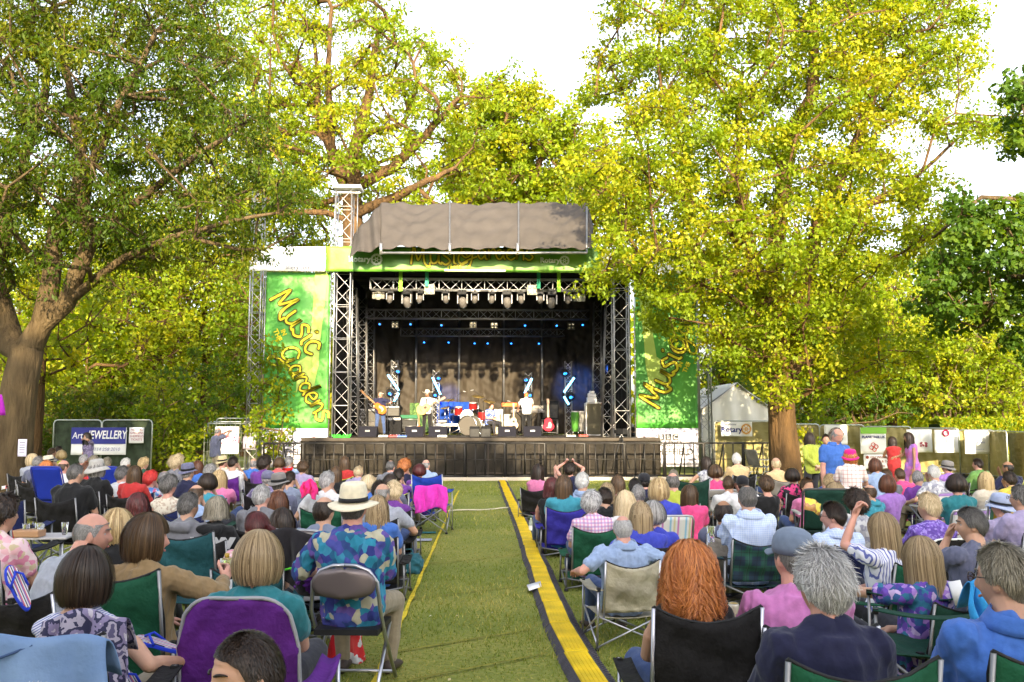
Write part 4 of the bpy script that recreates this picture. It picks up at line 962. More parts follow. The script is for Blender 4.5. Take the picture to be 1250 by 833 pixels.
# -- tree behind the stage, left of centre
rng = np.random.default_rng(21); D = 46
def T46(px, py, r, d=0): return T3(px, py, D+d, r)
bx = X(432, D)
trunk = [[(bx,D,0,.7),(bx,D,6,.6), T46(430,240,.5), T46(432,190,.38), T46(450,120,.25), T46(462,40,.14)], [T46(430,230,.35), T46(480,205,.28,-1), T46(520,165,.2,-2), T46(560,120,.12,-2)], [T46(428,240,.3), T46(405,180,.22), T46(400,100,.16), T46(405,10,.1)], [T46(430,262,.3), T46(485,240,.24,-2), T46(520,222,.16,-3), T46(555,205,.09,-3)], [T46(420,230,.25),T46(390,150,.18),T46(385,60,.1)]]
def cutM(p):
    x, y = proj(p)
    edge = 478+max(0, y)*.98 if y < 110 else 590
    if x > edge-8+14*math.sin(y*.12): return False
    if y > 260: return False
    return rng.random() > .12
cl = fill(rng, [(X(440,D),D,W(440,120,D).z,8,5,9),(X(330,D),D+2,W(330,140,D).z,6,5,9),(X(540,D),D,W(540,150,D).z,4,4,5)], 1.75, .9, 1.7, cutM, 7000)
print('mid clumps', len(cl))
tree('ash_tree', 'tall airy tree with pale forked trunk rising behind the stage canopy', 'tree', (bx, D, 0), trunk, cl, .25, (M_BARKL, L_LIME), 7, lps=18, subs=13, subr=.36, rtip=.03, aspect=.45)
D = 52; rng = np.random.default_rng(8); bx = X(650, D)
cl = fill(rng, [(X(625,D),D,W(1,170,D).z,2.6,3,4.2),(X(660,D),D,W(1,215,D).z,5,3.5,4.5),(X(715,D),D,W(1,225,D).z,3.6,3,3.6),(X(590,D),D+2,W(1,200,D).z,2.6,3,4.0),(X(690,D),D,W(1,200,D).z,2,3,3)], 1.15, .9, 1.5, None, 7000)
tree('lime_tree', 'dense bright yellow rounded tree behind the stage roof', 'tree', (bx, D, 0), [[(bx,D,0,.5),(bx,D,8,.35),(bx,D,13,.2)]], cl, .25, (M_BARKL, L_LIME), 8, lps=20, subs=10, subr=.5, rtip=.03, aspect=.7)
# -- background trees and shrubs
bgt = [ # px, D, crown ellipsoid (w,h px) centre py, leafmat, label
 (120, 44, 205, 400, 200, 210, L_LIME, 'sunny yellow green tree behind the jewellery banner', 31),
 (245, 50, 190, 360, 150, 260, L_LIME, 'bright yellow green tree seen left of the outer truss tower', 32),
 (30, 54, 190, 330, 160, 240, L_LIME, 'yellow green tree at the far left behind the big trunk', 33),
 (300, 47, 60, 400, 70, 200, L_MID, 'slim green tree just behind the outer truss tower', 34),
 (1010, 40, 200, 400, 190, 190, L_LIME, 'broad sunny tree behind the green screened fence', 35),
 (1150, 46, 190, 400, 170, 230, L_MID, 'green tree behind the fence at the right, below the dark one', 36),
 (880, 46, 120, 380, 110, 230, L_LIME, 'yellow green tree behind the white marquee', 37),
 (1085, 43, 170, 430, 150, 170, L_LIME, 'low spreading sunny tree behind the round sign poster', 39), (955, 47, 150, 440, 130, 170, L_LIME, 'yellow tree seen just behind the thick right trunk', 40),
 (180, 47, 160, 330, 140, 200, L_LIME, 'high crowned sunny tree far behind the left fence', 41), (60, 42, 150, 460, 120, 130, L_LIME, 'low sunny tree right of the big left trunk', 42),
 (340, 62, 120, 300, 120, 350, L_LIME, 'distant tree with airy crown behind the left green banner', 38)]
for px, D, wpx, cy, rw, rh, lm, lab, sd in bgt:
    rng = np.random.default_rng(sd); ppm = F/D; bx = X(px, D); cz = W(px, cy, D).z; rx = wpx/2/ppm; rz = rh/2/ppm
    cl = fill(rng, [(bx, D, cz, rx, 3, rz), (bx-rx*.5, D-.5, cz-rz*.4, rx*.6, 2.5, rz*.6), (bx+rx*.5, D-.5, cz-rz*.3, rx*.6, 2.5, rz*.6)], 1.35, .85, 1.5, lambda p: p[2] > .9, 4200)
    tree('broadleaf_tree', lab, 'tree', (bx, D, 0), [[(bx,D,0,.3),(bx+.2,D,2.5,.24),(bx,D,cz,.14)]], cl, .22, (M_BARKL, lm), sd, lps=15, subs=12, subr=.5, rtip=.02, aspect=.6, group='sunlit trees behind the stage and fences')
# distant belt closing the view
rng = np.random.default_rng(77); cls = []
for k in range(420):
    x = rng.uniform(-62, 62); D = rng.uniform(66, 78); top = 9+3*math.sin(x*.25)+2*math.sin(x*.61+1)
    cls.append((x, D, rng.uniform(.3, top), rng.uniform(1.6, 2.6)))
cls = np.array(cls); N = len(cls); u = rng.normal(size=(N*150,3)); u /= np.linalg.norm(u,axis=1,keepdims=True)
c = np.repeat(cls[:,:3],150,0)+u*(np.repeat(cls[:,3],150)*rng.random(N*150)**.4)[:,None]
ax = rng.normal(size=c.shape); ax /= np.linalg.norm(ax,axis=1,keepdims=True); nn = np.cross(ax, rng.normal(size=c.shape)); nn /= np.linalg.norm(nn,axis=1,keepdims=True)
V = np.stack([c-ax*.3, c+nn*.2, c+ax*.3, c-nn*.2],1).reshape(-1,3)
tag(link('far_wood', fast_mesh('far_wood', V, np.arange(len(V)).reshape(-1,4), [L_LIME], rng.random(len(c)))), kind='stuff', label='far belt of mixed green woodland closing the park', cat='woodland')
# low shrubs
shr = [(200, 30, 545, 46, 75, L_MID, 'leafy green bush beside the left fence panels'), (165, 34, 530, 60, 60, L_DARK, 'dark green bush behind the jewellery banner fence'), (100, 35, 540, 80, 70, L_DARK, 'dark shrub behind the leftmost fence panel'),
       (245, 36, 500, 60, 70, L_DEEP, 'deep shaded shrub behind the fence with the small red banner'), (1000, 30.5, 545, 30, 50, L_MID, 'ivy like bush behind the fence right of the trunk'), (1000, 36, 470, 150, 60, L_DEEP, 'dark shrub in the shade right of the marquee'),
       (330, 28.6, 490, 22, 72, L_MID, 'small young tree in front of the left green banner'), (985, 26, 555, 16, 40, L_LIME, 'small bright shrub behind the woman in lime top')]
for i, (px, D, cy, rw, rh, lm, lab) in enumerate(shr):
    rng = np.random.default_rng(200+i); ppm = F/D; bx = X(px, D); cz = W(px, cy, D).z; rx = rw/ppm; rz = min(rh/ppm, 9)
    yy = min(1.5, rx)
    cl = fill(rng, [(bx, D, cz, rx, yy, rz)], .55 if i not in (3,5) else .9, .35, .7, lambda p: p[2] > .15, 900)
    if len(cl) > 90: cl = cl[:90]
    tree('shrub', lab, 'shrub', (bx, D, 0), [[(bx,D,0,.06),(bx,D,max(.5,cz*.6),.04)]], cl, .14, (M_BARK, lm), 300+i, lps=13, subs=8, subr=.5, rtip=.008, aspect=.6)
# small golden trunk at left, open branching shrubs at right
D = 30; bx = X(45, D); rng = np.random.default_rng(90)
cl = fill(rng, [(bx, D, 5.0, 2.4, 2, 1.8)], 1.0, .6, .9, None, 500)
tree('young_tree', 'slim golden lit tree trunk just right of the big left trunk', 'tree', (bx, D, 0), [[(bx,D,0,.2),(bx+.02,D,2.5,.16),(bx+.1,D,4.2,.1)]], cl, .22, (M_BARKL, L_LIME), 91, lps=10, subs=8, rtip=.012)
for j, (px, D, n_) in enumerate(((1160, 36, 7), (1060, 38, 5), (1225, 37, 5))):
    rng = np.random.default_rng(95+j); bx = X(px, D); tr = []
    for k in range(n_):
        a = (k-(n_-1)/2)/n_*2.0; tr.append([(bx+a*.25,D,0,.08),(bx+a*.6,D,1.6,.06),(bx+a*1.3,D+rng.uniform(-.4,.4),3.0,.045),(bx+a*2.1,D,4.2,.03)])
    cl = fill(rng, [(bx, D, 3.9, 3.2, 1.8, 1.9)], .72, .45, .85, None, 1500)
    tree('bushy_tree', ['many stemmed yellow leaved tree behind the white posters', 'many stemmed yellow leaved tree behind the fence centre', 'many stemmed yellow leaved tree at the right edge behind the hedge'][j], 'tree', (bx, D, 0), tr, cl, .16, (M_BARK, L_LIME), 96+j, lps=14, subs=8, rtip=.012, aspect=.7)
# dark tree at the right edge and the bough above it
D = 19; rng = np.random.default_rng(60); bx = X(1330, D)
def cutD(p):
    x, y = proj(p)
    if y < 95: return False
    if y < 190: return x > 1243
    if y < 250: return x > 1275
    return x > 1148-25*math.sin(y*.04)+(50 if y > 390 else 0) and y < 430 and rng.random() < .7
cl = fill(rng, [(X(1260,D),D,W(1,330,D).z,2.4,1.6,2.2),(X(1185,D),D,W(1,320,D).z,1.4,1.4,1.9),(X(1240,D),D-.3,W(1,150,D).z,.8,1,1.3),(X(1350,D),D,W(1,250,D).z,1.6,2,4)], .66, .32, .6, cutD, 5000)
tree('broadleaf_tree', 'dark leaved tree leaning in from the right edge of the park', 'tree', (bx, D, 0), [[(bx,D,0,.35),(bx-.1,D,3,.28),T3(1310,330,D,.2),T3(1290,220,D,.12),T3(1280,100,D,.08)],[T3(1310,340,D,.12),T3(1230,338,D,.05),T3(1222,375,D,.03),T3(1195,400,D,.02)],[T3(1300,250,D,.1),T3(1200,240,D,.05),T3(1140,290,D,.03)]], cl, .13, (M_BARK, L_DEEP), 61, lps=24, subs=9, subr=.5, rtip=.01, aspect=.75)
# hedge
m = []; rng = np.random.default_rng(70)
x0, x1, D = X(1140, 33), X(1420, 33), 33
N = 26000; c = np.stack([rng.uniform(x0, x1, N), D+rng.uniform(-.5,.5,N), rng.uniform(.05, 1.78, N)],1)
k = rng.random(N); c[:,1] = np.where(k < .6, D-.5+rng.normal(0,.04,N), c[:,1]); c[:,2] = np.where(k > .75, 1.78+rng.normal(0,.05,N), c[:,2])
ax = rng.normal(size=c.shape); ax /= np.linalg.norm(ax,axis=1,keepdims=True); nn = np.cross(ax, rng.normal(size=c.shape)); nn /= np.linalg.norm(nn,axis=1,keepdims=True)
V = np.stack([c-ax*.06, c+nn*.045, c+ax*.06, c-nn*.045],1).reshape(-1,3)
e = empty('hedge', (0,0,0), 0, 'clipped yellow green hedge behind the right end of the fence', 'hedge')
link('foliage', fast_mesh('foliage', V, np.arange(len(V)).reshape(-1,4), [L_LIME], rng.random(N)), e)
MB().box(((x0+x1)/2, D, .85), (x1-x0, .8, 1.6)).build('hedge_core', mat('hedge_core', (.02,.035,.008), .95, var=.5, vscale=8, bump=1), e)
# -- trees behind the photographer, whose shade lies on the audience
rng = np.random.default_rng(50)
for i, (x, y, h, w) in enumerate([(-27,-16,16,5.5),(-18,-20,18,5.5),(-11.5,-16,15.5,4.5),(-5,-19,13.8,4.8),(1.5,-18,13.3,4.8),(8,-19,13.2,4.4),(14.5,-17,11.2,4.2),(21,-18,9.0,4.5),(28,-20,12,5)]):
    r = (h-1.2)/2
    cl = fill(rng, [(x,y,1.2+r,w,3,r)], 1.5, 1.0, 1.5, None, 1200)
    tree('park_tree', f'park tree standing behind the audience, {["first","second","third","fourth","fifth","sixth","seventh","eighth","ninth"][i]} from the left', 'tree', (x,y,0), [[(x,y,0,.4),(x,y,h*.4,.3),(x,y,h*.75,.15)]], cl, .55, (M_BARK, L_MID), 400+i, lps=13, subs=9, subr=.6, rtip=.03, tw=False, aspect=.8, group='park trees behind the audience')
# ================================================================ TENT, FENCES, SIGNS
D = 33; e = empty('marquee', (X(905,D), D, 0), 0, 'white gabled marquee tent right of the stage', 'tent')
x0, x1 = X(856,D)-X(905,D), X(944,D)-X(905,D); ze, zr = Z(500,D), Z(468,D)
m = MB(); n = 14
def wall(pts2, y0=0):
    pass
P = []
for v in np.linspace(0, 1, 10):
    row = []
    for u in np.linspace(0, 1, 24):
        x = x0+(x1-x0)*u; top = ze+(zr-ze)*(1-abs(u-.5)*2); z = .02+(top-.02)*v; row.append(Vector((x, .04*math.sin(u*25+v), z)))
    P.append(row)
M_TENT = mat('tent_canvas', (.80,.78,.74), .7, var=.08, vscale=1.2, bump=.3, bscale=3)
m.grid(P[::-1], thick=.01); m.build('gable_wall', M_TENT, e)
m = MB()
for s in (0, 1):
    xa, xb = (x0-.12, (x0+x1)/2) if s == 0 else (x1+.12, (x0+x1)/2); za = ze-.08
    Pq = [[Vector((xa+(xb-xa)*u, y, za+(zr+.03-za)*u-.06*math.sin(PI*u))) for u in np.linspace(0,1,8)] for y in np.linspace(-.15, 5, 8)]
    m.grid(Pq if s else Pq[::-1], thick=.01)
m.build('tent_roof', M_TENT, e)
m = MB(); m.box((x0,2.5,ze/2), (.02,5,ze)); m.box((x1,2.5,ze/2), (.02,5,ze)); m.build('side_wall', M_TENT, e)
m = MB()
for xx in (x0, x1): m.tube([(xx,-.05,0),(xx,-.05,ze)], .025, 6)
m.tube([(x0,-.05,ze),((x0+x1)/2,-.05,zr),(x1,-.05,ze)], .025, 6); m.build('pole', M_ALU, e)
# mesh fence panels
M_GALV = mat('galvanised', (.42,.45,.44), .45, .7)
def mesh_mat():
    m = bpy.data.materials.new('green_scrim'); m.use_nodes = True
    b = m.node_tree.nodes['Principled BSDF']; b.inputs['Roughness'].default_value = .8
    n = m.node_tree.nodes; l = m.node_tree.links
    tc = n.new('ShaderNodeTexCoord'); mp = n.new('ShaderNodeMapping'); mp.inputs['Rotation'].default_value = (0,R(35),0); mp.inputs['Scale'].default_value = (1.2,1,5); l.new(tc.outputs['Object'], mp.inputs[0])
    t = n.new('ShaderNodeTexNoise'); t.inputs['Scale'].default_value = 1.3; t.inputs['Detail'].default_value = 4; l.new(mp.outputs[0], t.inputs['Vector'])
    mx = n.new('ShaderNodeMix'); mx.data_type = 'RGBA'; mx.inputs[6].default_value = (.20,.17,.06,1); mx.inputs[7].default_value = (.30,.26,.11,1); l.new(t.outputs[0], mx.inputs[0]); l.new(mx.outputs[2], b.inputs['Base Color'])
    bp = n.new('ShaderNodeBump'); bp.inputs['Distance'].default_value = .06; bp.inputs['Strength'].default_value = .9; l.new(t.outputs[0], bp.inputs['Height']); l.new(bp.outputs[0], b.inputs['Normal'])
    return m
M_SCRIM = mesh_mat()
def panel(a, b, h, scrim, lab, cat='fence', group=None, wires=True):
    a, b = Vector(a), Vector(b); d = b-a; L = d.length; rz = math.atan2(d.y, d.x)
    e = empty('fence_panel', a, rz, lab, cat, group); m = MB()
    m.tube([(0,0,.1),(0,0,h-.1),(.03,0,h-.03),(.1,0,h),(L-.1,0,h),(L-.03,0,h-.03),(L,0,h-.1),(L,0,.1)], .021, 8); m.tube([(0,0,.15),(L,0,.15)], .018, 6); m.build('frame', M_GALV, e)
    m = MB()
    if wires and not scrim:
        for k in range(1, int(L/.16)): m.tube([(k*.16,0,.15),(k*.16,0,h)], .004, 3, caps=False)
        for k in range(1, int(h/.3)): m.tube([(0,0,.15+k*.3),(L,0,.15+k*.3)], .004, 3, caps=False)
        m.build('wire_mesh', M_GALV, e)
    if scrim:
        P = [[Vector((L*u, .03+.03*math.sin(u*9+v*4)+.02*math.sin(u*31-v*8), h-.03-(h-.12)*v)) for u in np.linspace(0,1,50)] for v in np.linspace(0,1,16)]
        m.grid(P, thick=.006); m.build('scrim', scrim, e)
    m = MB(); m.box((0,0,.07), (.24,.6,.14)); m.build('foot_block', M_RUB, e, bevel=.02)
    return e
def GP(px, D): return Vector((X(px, D), D, 0))
g_ = 'wire fence panels on the left'
M_SC2 = mat('dark_green_netting', (.035,.05,.03), .8, var=.4, vscale=6, bump=.4)
panel(GP(66,28), GP(124,28), Z(513,28), M_SC2, 'leftmost netted fence panel carrying the blue banner', group=g_)
panel(GP(125,28), GP(186,28), Z(513,28), M_SC2, 'netted fence panel carrying a small white notice', group=g_)
panel(GP(250,30), GP(306,30.5), Z(517,30), None, 'wire fence panel behind the bald man with a camera', group=g_)
panel(GP(264,31), GP(318,31), Z(511,31), None, 'taller wire fence panel beside the outer truss tower', group=g_)
panel(GP(254,31.5), GP(314,32), Z(515,31.5), None, 'wire fence panel stacked rearmost beside the outer truss tower', group=g_)
g_ = 'screened fence panels on the right'
rp = [(872, 28.2, 940, 28.6, 538-24,'screened fence panel in front of the marquee'), (940,28.6,1000,28.8,518,'screened fence panel hidden behind the right trunk'), (1000,28.8,1055,28.6,519,'screened fence panel with the round sign poster'), (1055,28.6,1112,28.2,521,'screened fence panel with the green topped poster'),
      (1112,28.2,1170,27.4,523,'screened fence panel with the red dotted poster'), (1170,27.4,1213,26.6,525,'screened fence panel with the plain white poster'), (1205,26.5,1228,24.8,526,'narrow angled fence panel at the right corner'), (1228,27.5,1252,24.5,527,'fence panel turned towards the camera at the right edge')]
for x0, D0, x1, D1, ty, lab in rp: panel(GP(x0,D0), GP(x1,D1), Z(ty,D0), M_SCRIM, lab, group=g_)
# posters / signs
def sign(px0, px1, py0, py1, D, lab, name='poster', m_=M_WHITE, wob=.02):
    cx = (px0+px1)/2; c = Vector((X(cx,D), D, (Z(py0,D)+Z(py1,D))/2)); w = X(px1,D)-X(px0,D); h = Z(py0,D)-Z(py1,D)
    e = empty(name, c, 0, lab, name.replace('_', ' ')); sheet(-w/2, w/2, -h/2, h/2, 0, wob, nx=10, nz=8, ph=px0).build('panel', m_, e); return e, w, h
M_RTX = mat('red_print', (.35,.08,.12), .6); M_NAVY = mat('navy_print', (.02,.03,.16), .6); M_ORG = mat('gold_print', (.6,.3,.05), .6)
e, w, h = sign(66+22, 155, 522, 555, 27.85, 'blue and white banner reading JEWELLERY on the left fence', 'banner', M_WHITE)
m = MB(); m.box((0,-.035,h*.2), (w*.99,.006,h*.6)); m.build('blue_field', mat('banner_navy', (.035,.04,.24), .6), e)
m = MB(); text_mb('JEWELLERY', h*.42, FRONT((w*.16,-.045,h*.22)), mb=m, bold=.006, font_shear=.15, sx=.66); text_mb('Art', h*.34, FRONT((-w*.38,-.045,h*.2)), mb=m, font_shear=.15, sx=.8); m.build('lettering', M_WHITE, e)
m = MB(); text_mb('0114 258 2010', h*.17, FRONT((w*.14,-.045,-h*.3)), mb=m, font_shear=.2); m.build('phone_number', mat('lilac_print', (.25,.24,.4), .6), e)
e, w, h = sign(158, 176, 522, 541, 27.85, 'small white notice with red lines on the left fence', 'notice')
m = MB()
for k, t in enumerate(('FESTIVAL', 'GARDENS', 'SHEFFIELD', 'TICKETS')): text_mb(t, .09, FRONT((.02,-.03,h*.36-k*.1)), mb=m)
m.build('lettering', M_RTX, e)
e, w, h = sign(263, 292, 521, 554, 29.6, 'white banner reading GAI with a blue tick behind the bald photographer', 'banner')
m = MB(); text_mb('UGAI', .36, FRONT((w*.1,-.03,0)), mb=m, bold=.0, sx=.8); m.build('lettering', mat('crimson_print', (.4,.03,.12), .6), e)
m = MB(); m.prism([(w*.3,h*.2),(w*.45,h*.24),(w*.42,h*.13),(w*.38,h*.19)], -.035, -.03, 'y'); m.build('blue_tick', mat('blue_print', (.03,.25,.6), .6), e)
e, w, h = sign(297, 313, 533, 548, 30.2, 'grey panel on the fence beside the outer truss tower', 'banner', mat('grey_vinyl', (.25,.23,.32), .6))
e, w, h = sign(880, 918, 515, 533, 27.9, 'white banner reading Rotary with a gold wheel before the marquee', 'banner')
m = MB(); text_mb('Rotary', .24, FRONT((-w*.17,-.03,-.02)), mb=m, bold=.006); text_mb('International', .07, FRONT((-w*.2,-.03,.14)), mb=m); m.build('lettering', M_NAVY, e); m = MB(); rotary_wheel(m, (w*.3,-.03,0), h*.38); m.build('emblem', M_ORG, e)
e, w, h = sign(939, 945.5, 516, 532, 27.9, 'second white banner starting with R half hidden behind the trunk', 'banner')
m = MB(); text_mb('R', .24, FRONT((0,-.03,-.02)), mb=m, bold=.006); m.build('lettering', M_NAVY, e)
e, w, h = sign(1006, 1034, 519.5, 543, 28.2, 'white poster with a dark round picture behind the man in blue', 'poster')
m = MB(); m.lathe([(.001,0),(h*.42,0)], (0,-.03,-h*.02), 30, M=Matrix.Rotation(R(90),3,'X'), caps=False); m.build('round_print', pattern_mat('round_photo', [(.12,.09,.09),(.3,.25,.24),(.05,.03,.04)], 6, 'noise', bump=0), e)
m = MB(); text_mb('TOMS', .14, FRONT((w*.1,-.04,-h*.1)), mb=m, bold=.008); m.build('lettering', M_WHITE, e)
e, w, h = sign(1049.5, 1081, 522, 554.5, 28.1, 'white poster with green top and red flower mark', 'poster')
m = MB(); m.box((0,-.04,h*.38), (w,.006,h*.24)); m.build('green_band', mat('lime_print', (.2,.45,.05), .5), e)
m = MB(); text_mb('PLANETREE.UK', .11, FRONT((0,-.03,h*.13)), mb=m, bold=.003); m.build('lettering', M_NAVY, e)
m = MB()
for k in range(4): a = PI/2*k+.2; m.tube([(.075*math.cos(a)+.06*math.cos(t), -.035, -h*.25+.075*math.sin(a)+.06*math.sin(t)) for t in np.linspace(0, 2*PI, 14)], .011, 4)
m.build('emblem', mat('red_mark', (.65,.05,.03), .6), e)
e, w, h = sign(1053, 1085, 555.5, 573, 28.1, 'white notice with brown lettering low on the fence', 'notice')
m = MB()
for k, t in enumerate(('Old Whirlow', 'Garden & Tea', 'Rooms')): text_mb(t, .11, FRONT((.08,-.03,h*.3-k*.13)), mb=m)
m.lathe([(.001,0),(.05,0)], (-w*.38,-.03,h*.3), 16, M=Matrix.Rotation(R(90),3,'X'), caps=False); m.build('lettering', mat('brown_print', (.3,.06,.03), .6), e)
e, w, h = sign(1106, 1137, 524.5, 553, 27.4, 'white poster with small red blots beside the girl in purple', 'poster')
m = MB(); rg = random.Random(2)
for k in range(9): m.lathe([(.001,0),(rg.uniform(.02,.045),0)], (rg.uniform(-.05,.2),-.035-.0015*k,rg.uniform(-.16,-.02)), 10, M=Matrix.Rotation(R(90),3,'X'), caps=False)
m.build('emblem', M_RTX, e); m = MB(); text_mb('art', .08, FRONT((-.2,-.03,-.24)), mb=m); m.build('lettering', M_LGREY, e)
e, w, h = sign(1140, 1169, 525, 553.5, 26.9, 'white poster with a crimson ring at its top', 'poster')
m = MB(); m.tube([(-.03+.085*math.cos(t), -.035, h*.36+.085*math.sin(t)) for t in np.linspace(0, 2*PI, 22)], .022, 5); m.build('emblem', mat('crimson_print', (.6,.02,.1), .6), e)
m = MB(); text_mb('do', .1, FRONT((.02,-.03,h*.08)), mb=m, font_shear=.3); m.build('lettering', M_RTX, e)
e, w, h = sign(1177, 1207, 526, 555, 26.3, 'plain white poster with a faint blue figure at the right', 'poster')
m = MB(); text_mb('Music', .09, FRONT((0,-.03,h*.35)), mb=m); text_mb('in the', .07, FRONT((.03,-.03,h*.2)), mb=m); text_mb('Gardens', .09, FRONT((.06,-.03,0)), mb=m); text_mb('www.events.co.uk', .05, FRONT((0,-.03,-h*.3)), mb=m); m.build('lettering', mat('pale_blue_print', (.35,.38,.62), .6), e)
# notice on the left trunk
e, w, h = sign(23.5, 34, 536, 557, 19.5, 'white paper notice pinned to the big left trunk', 'notice', mat('notice_paper', (.66,.62,.8), .7), .002)
m = MB()
for k in range(5): m.box((0,-.014,h*.3-k*.05), (w*.6,.004,.012))
m.build('lettering', M_LGREY, e)
# tape round the trunk
m = MB(); P = [W(x, y, D) for x, y, D in ((2,596,19.1),(12,594,19.1),(24,594.5,19.1),(35,600,19.2),(42,606,19.6),(46,615,19.7))]
m.grid([[p+Vector((0,0,.035)) for p in P],[p-Vector((0,0,.035)) for p in P]], thick=.004)
m.build('barrier_tape', pattern_mat('red_white_tape', [(.6,.03,.03),(.75,.72,.74)], 5, 'stripe_x', bump=0), label='red and white tape tied round the big left trunk', cat='tape')
# feather flag at left edge
m = MB(); P = [[W(-14+18*u, 484+(14 if v else 0)+38*v, 16.5) + Vector((0,.02*math.sin(u*5),0)) for u in np.linspace(0,1,6)] for v in (0, .5)]
m.grid([[W(-16+20*u+3*math.sin(v*3), 482+42*v, 16.5)+Vector((0,.05*math.sin(u*5+v*2),0)) for u in np.linspace(0,1,8)] for v in np.linspace(0,.6,6)], thick=.006)
m.build('purple_flag', mat('magenta_cloth', (.35,.02,.38), .7), label='magenta cloth hanging at the left edge beside the trunk', cat='cloth')
# ================================================================ PEOPLE
def sm(a, b, x):
    t = min(1, max(0, (x-a)/(b-a))); return t*t*(3-2*t)
def head_point(d):
    """point of the head surface for a unit direction (+Y is the face)"""
    x, y, z = d; p = np.array((x*.076, y*.096, z*.118))
    if z < 0:
        k = min(1, -z)
        p[0] *= 1-.30*k**1.5
        if y < 0: p[1] *= 1-.55*k
    if y > 0:
        X_, Z_ = p[0], p[2]; f = sm(0, .5, y)
        g = lambda cx, cz, sx, sz: math.exp(-((X_-cx)/sx)**2-((Z_-cz)/sz)**2)
        p[1] -= .006*f*(z < .5)
        dy = .024*g(0,-.022,.010,.017)+.012*g(0,.0,.009,.022)+.005*g(0,.038,.035,.010)-.011*(g(.033,.012,.015,.011)+g(-.033,.012,.015,.011))
        dy += .004*(g(.042,-.028,.018,.02)+g(-.042,-.028,.018,.02))+.008*g(0,-.052,.02,.006)+.008*g(0,-.064,.017,.006)-.004*g(0,-.058,.024,.003)+.011*g(0,-.092,.02,.018)
        p[1] += dy*f
    return p
def head_mb(mb, M4, n=48, m=40):
    rings = []
    for i in range(1, m):
        ph = PI*i/m; ring = []
        for j in range(n):
            th = 2*PI*j/n; d = (math.sin(ph)*math.sin(th), math.sin(ph)*math.cos(th), -math.cos(ph)); ring.append(M4 @ Vector(head_point(d)))
        rings.append(ring)
    mb.loft(rings)
    for s in (-1, 1):
        Me = M4 @ Matrix.Translation((s*.074, -.004, -.004)) @ Matrix.Rotation(s*R(-18), 4, 'Z') @ Matrix.Rotation(R(10), 4, 'X')
        M3 = Me.to_3x3(); mb.ball(Me.translation, .009, .019, .031, M=M3); 
def remesh(mb, voxel, it=3, fac=.5):
    me = mb.mesh('tmp', []); o = bpy.data.objects.new('tmp', me)
    r = o.modifiers.new('r', 'REMESH'); r.mode = 'VOXEL'; r.voxel_size = voxel; r.use_smooth_shade = True
    if it: s = o.modifiers.new('s', 'SMOOTH'); s.iterations = it; s.factor = fac
    out = baked(o)
    bpy.data.objects.remove(o); bpy.data.meshes.remove(me); return out
def crumple(me, amp, f=9, seed=0, zs=.6):
    n = len(me.vertices); v = np.empty(n*3, np.float32); me.vertices.foreach_get('co', v); v = v.reshape(-1,3)
    nn = np.empty(n*3, np.float32); me.vertices.foreach_get('normal', nn); nn = nn.reshape(-1,3)
    q = v*np.array((1,1,zs)); a = np.zeros(n); rg = np.random.default_rng(seed)
    wv = np.stack([np.sin(q@rg.normal(0,f*.6,3)+rg.uniform(0,6)) for _ in range(3)],1)
    for k in range(5):
        d = rg.normal(0, 1, 3); d /= np.linalg.norm(d); fr = f*(1.0+.5*k); a += (1-2*np.abs(np.sin(q@d*fr+wv[:,k%3]*1.3+rg.uniform(0,6))))/(1+.45*k)
    v += nn*(a*amp/2+amp*.3)[:,None]; me.vertices.foreach_set('co', v.ravel()); me.update()
def ik(a, c, l1, l2, pole):
    a, c = Vector(a), Vector(c); d = c-a; L = min(d.length, (l1+l2)*.999); L = max(L, abs(l1-l2)+.01); u = d.normalized()
    x = (l1*l1-l2*l2+L*L)/(2*L); h = math.sqrt(max(0, l1*l1-x*x)); p = Vector(pole); p = p-u*p.dot(u); p = p.normalized() if p.length > 1e-5 else u.orthogonal()
    return a+u*x+p*h, a+u*L
def hand(mb, wrist, dirv, palmn, side, curl=.5, spread=1, point=False, s=1):
    d = Vector(dirv).normalized(); n = Vector(palmn); n = (n-d*n.dot(d)).normalized(); w = d.cross(n)*side     # w towards the thumb
    p = lambda a, b, c: Vector(wrist)+d*a*s+w*b*s+n*c*s
    mb.cap(p(.0,0,0), .026*s, p(.035,.004,0), .026*s); 
    for b in (-.026,-.009,.009,.026): mb.cap(p(.02,b*.8,0), .016*s, p(.082,b,.002), .0125*s, 8)
    ln = (.062,.076,.082,.07); bs = (-.030,-.0105,.0105,.031)
    for i, (b, L) in enumerate(zip(bs, ln)):
        cu = curl*(1.0 if not (point and i == 3) else .0); base = p(.086, b, 0); a = 0; q = base; sp = b*2.2*spread
        for k, fr in enumerate((.45,.32,.23)):
            a += cu*(1.0,.9,.6)[k]; st = d*math.cos(a)+n*math.sin(a)+w*sp*(1 if k == 0 else .5)*math.cos(a); q2 = q+st.normalized()*L*fr*s
            mb.cap(q, (.0098-.0009*k)*s, q2, (.0092-.001*k)*s, 7); q = q2
    q = p(.02,.026,.006); st = (d*.55+w*.75+n*(.15+.35*curl)).normalized(); q2 = q+st*.042*s; mb.cap(q, .0145*s, q2, .011*s, 8)
    st = (d*.85+w*.25+n*(.2+.5*curl)).normalized(); q3 = q2+st*.032*s; mb.cap(q2, .011*s, q3, .0095*s, 8); mb.cap(q3, .0095*s, q3+(d+n*.4*curl).normalized()*.024*s, .008*s, 7)
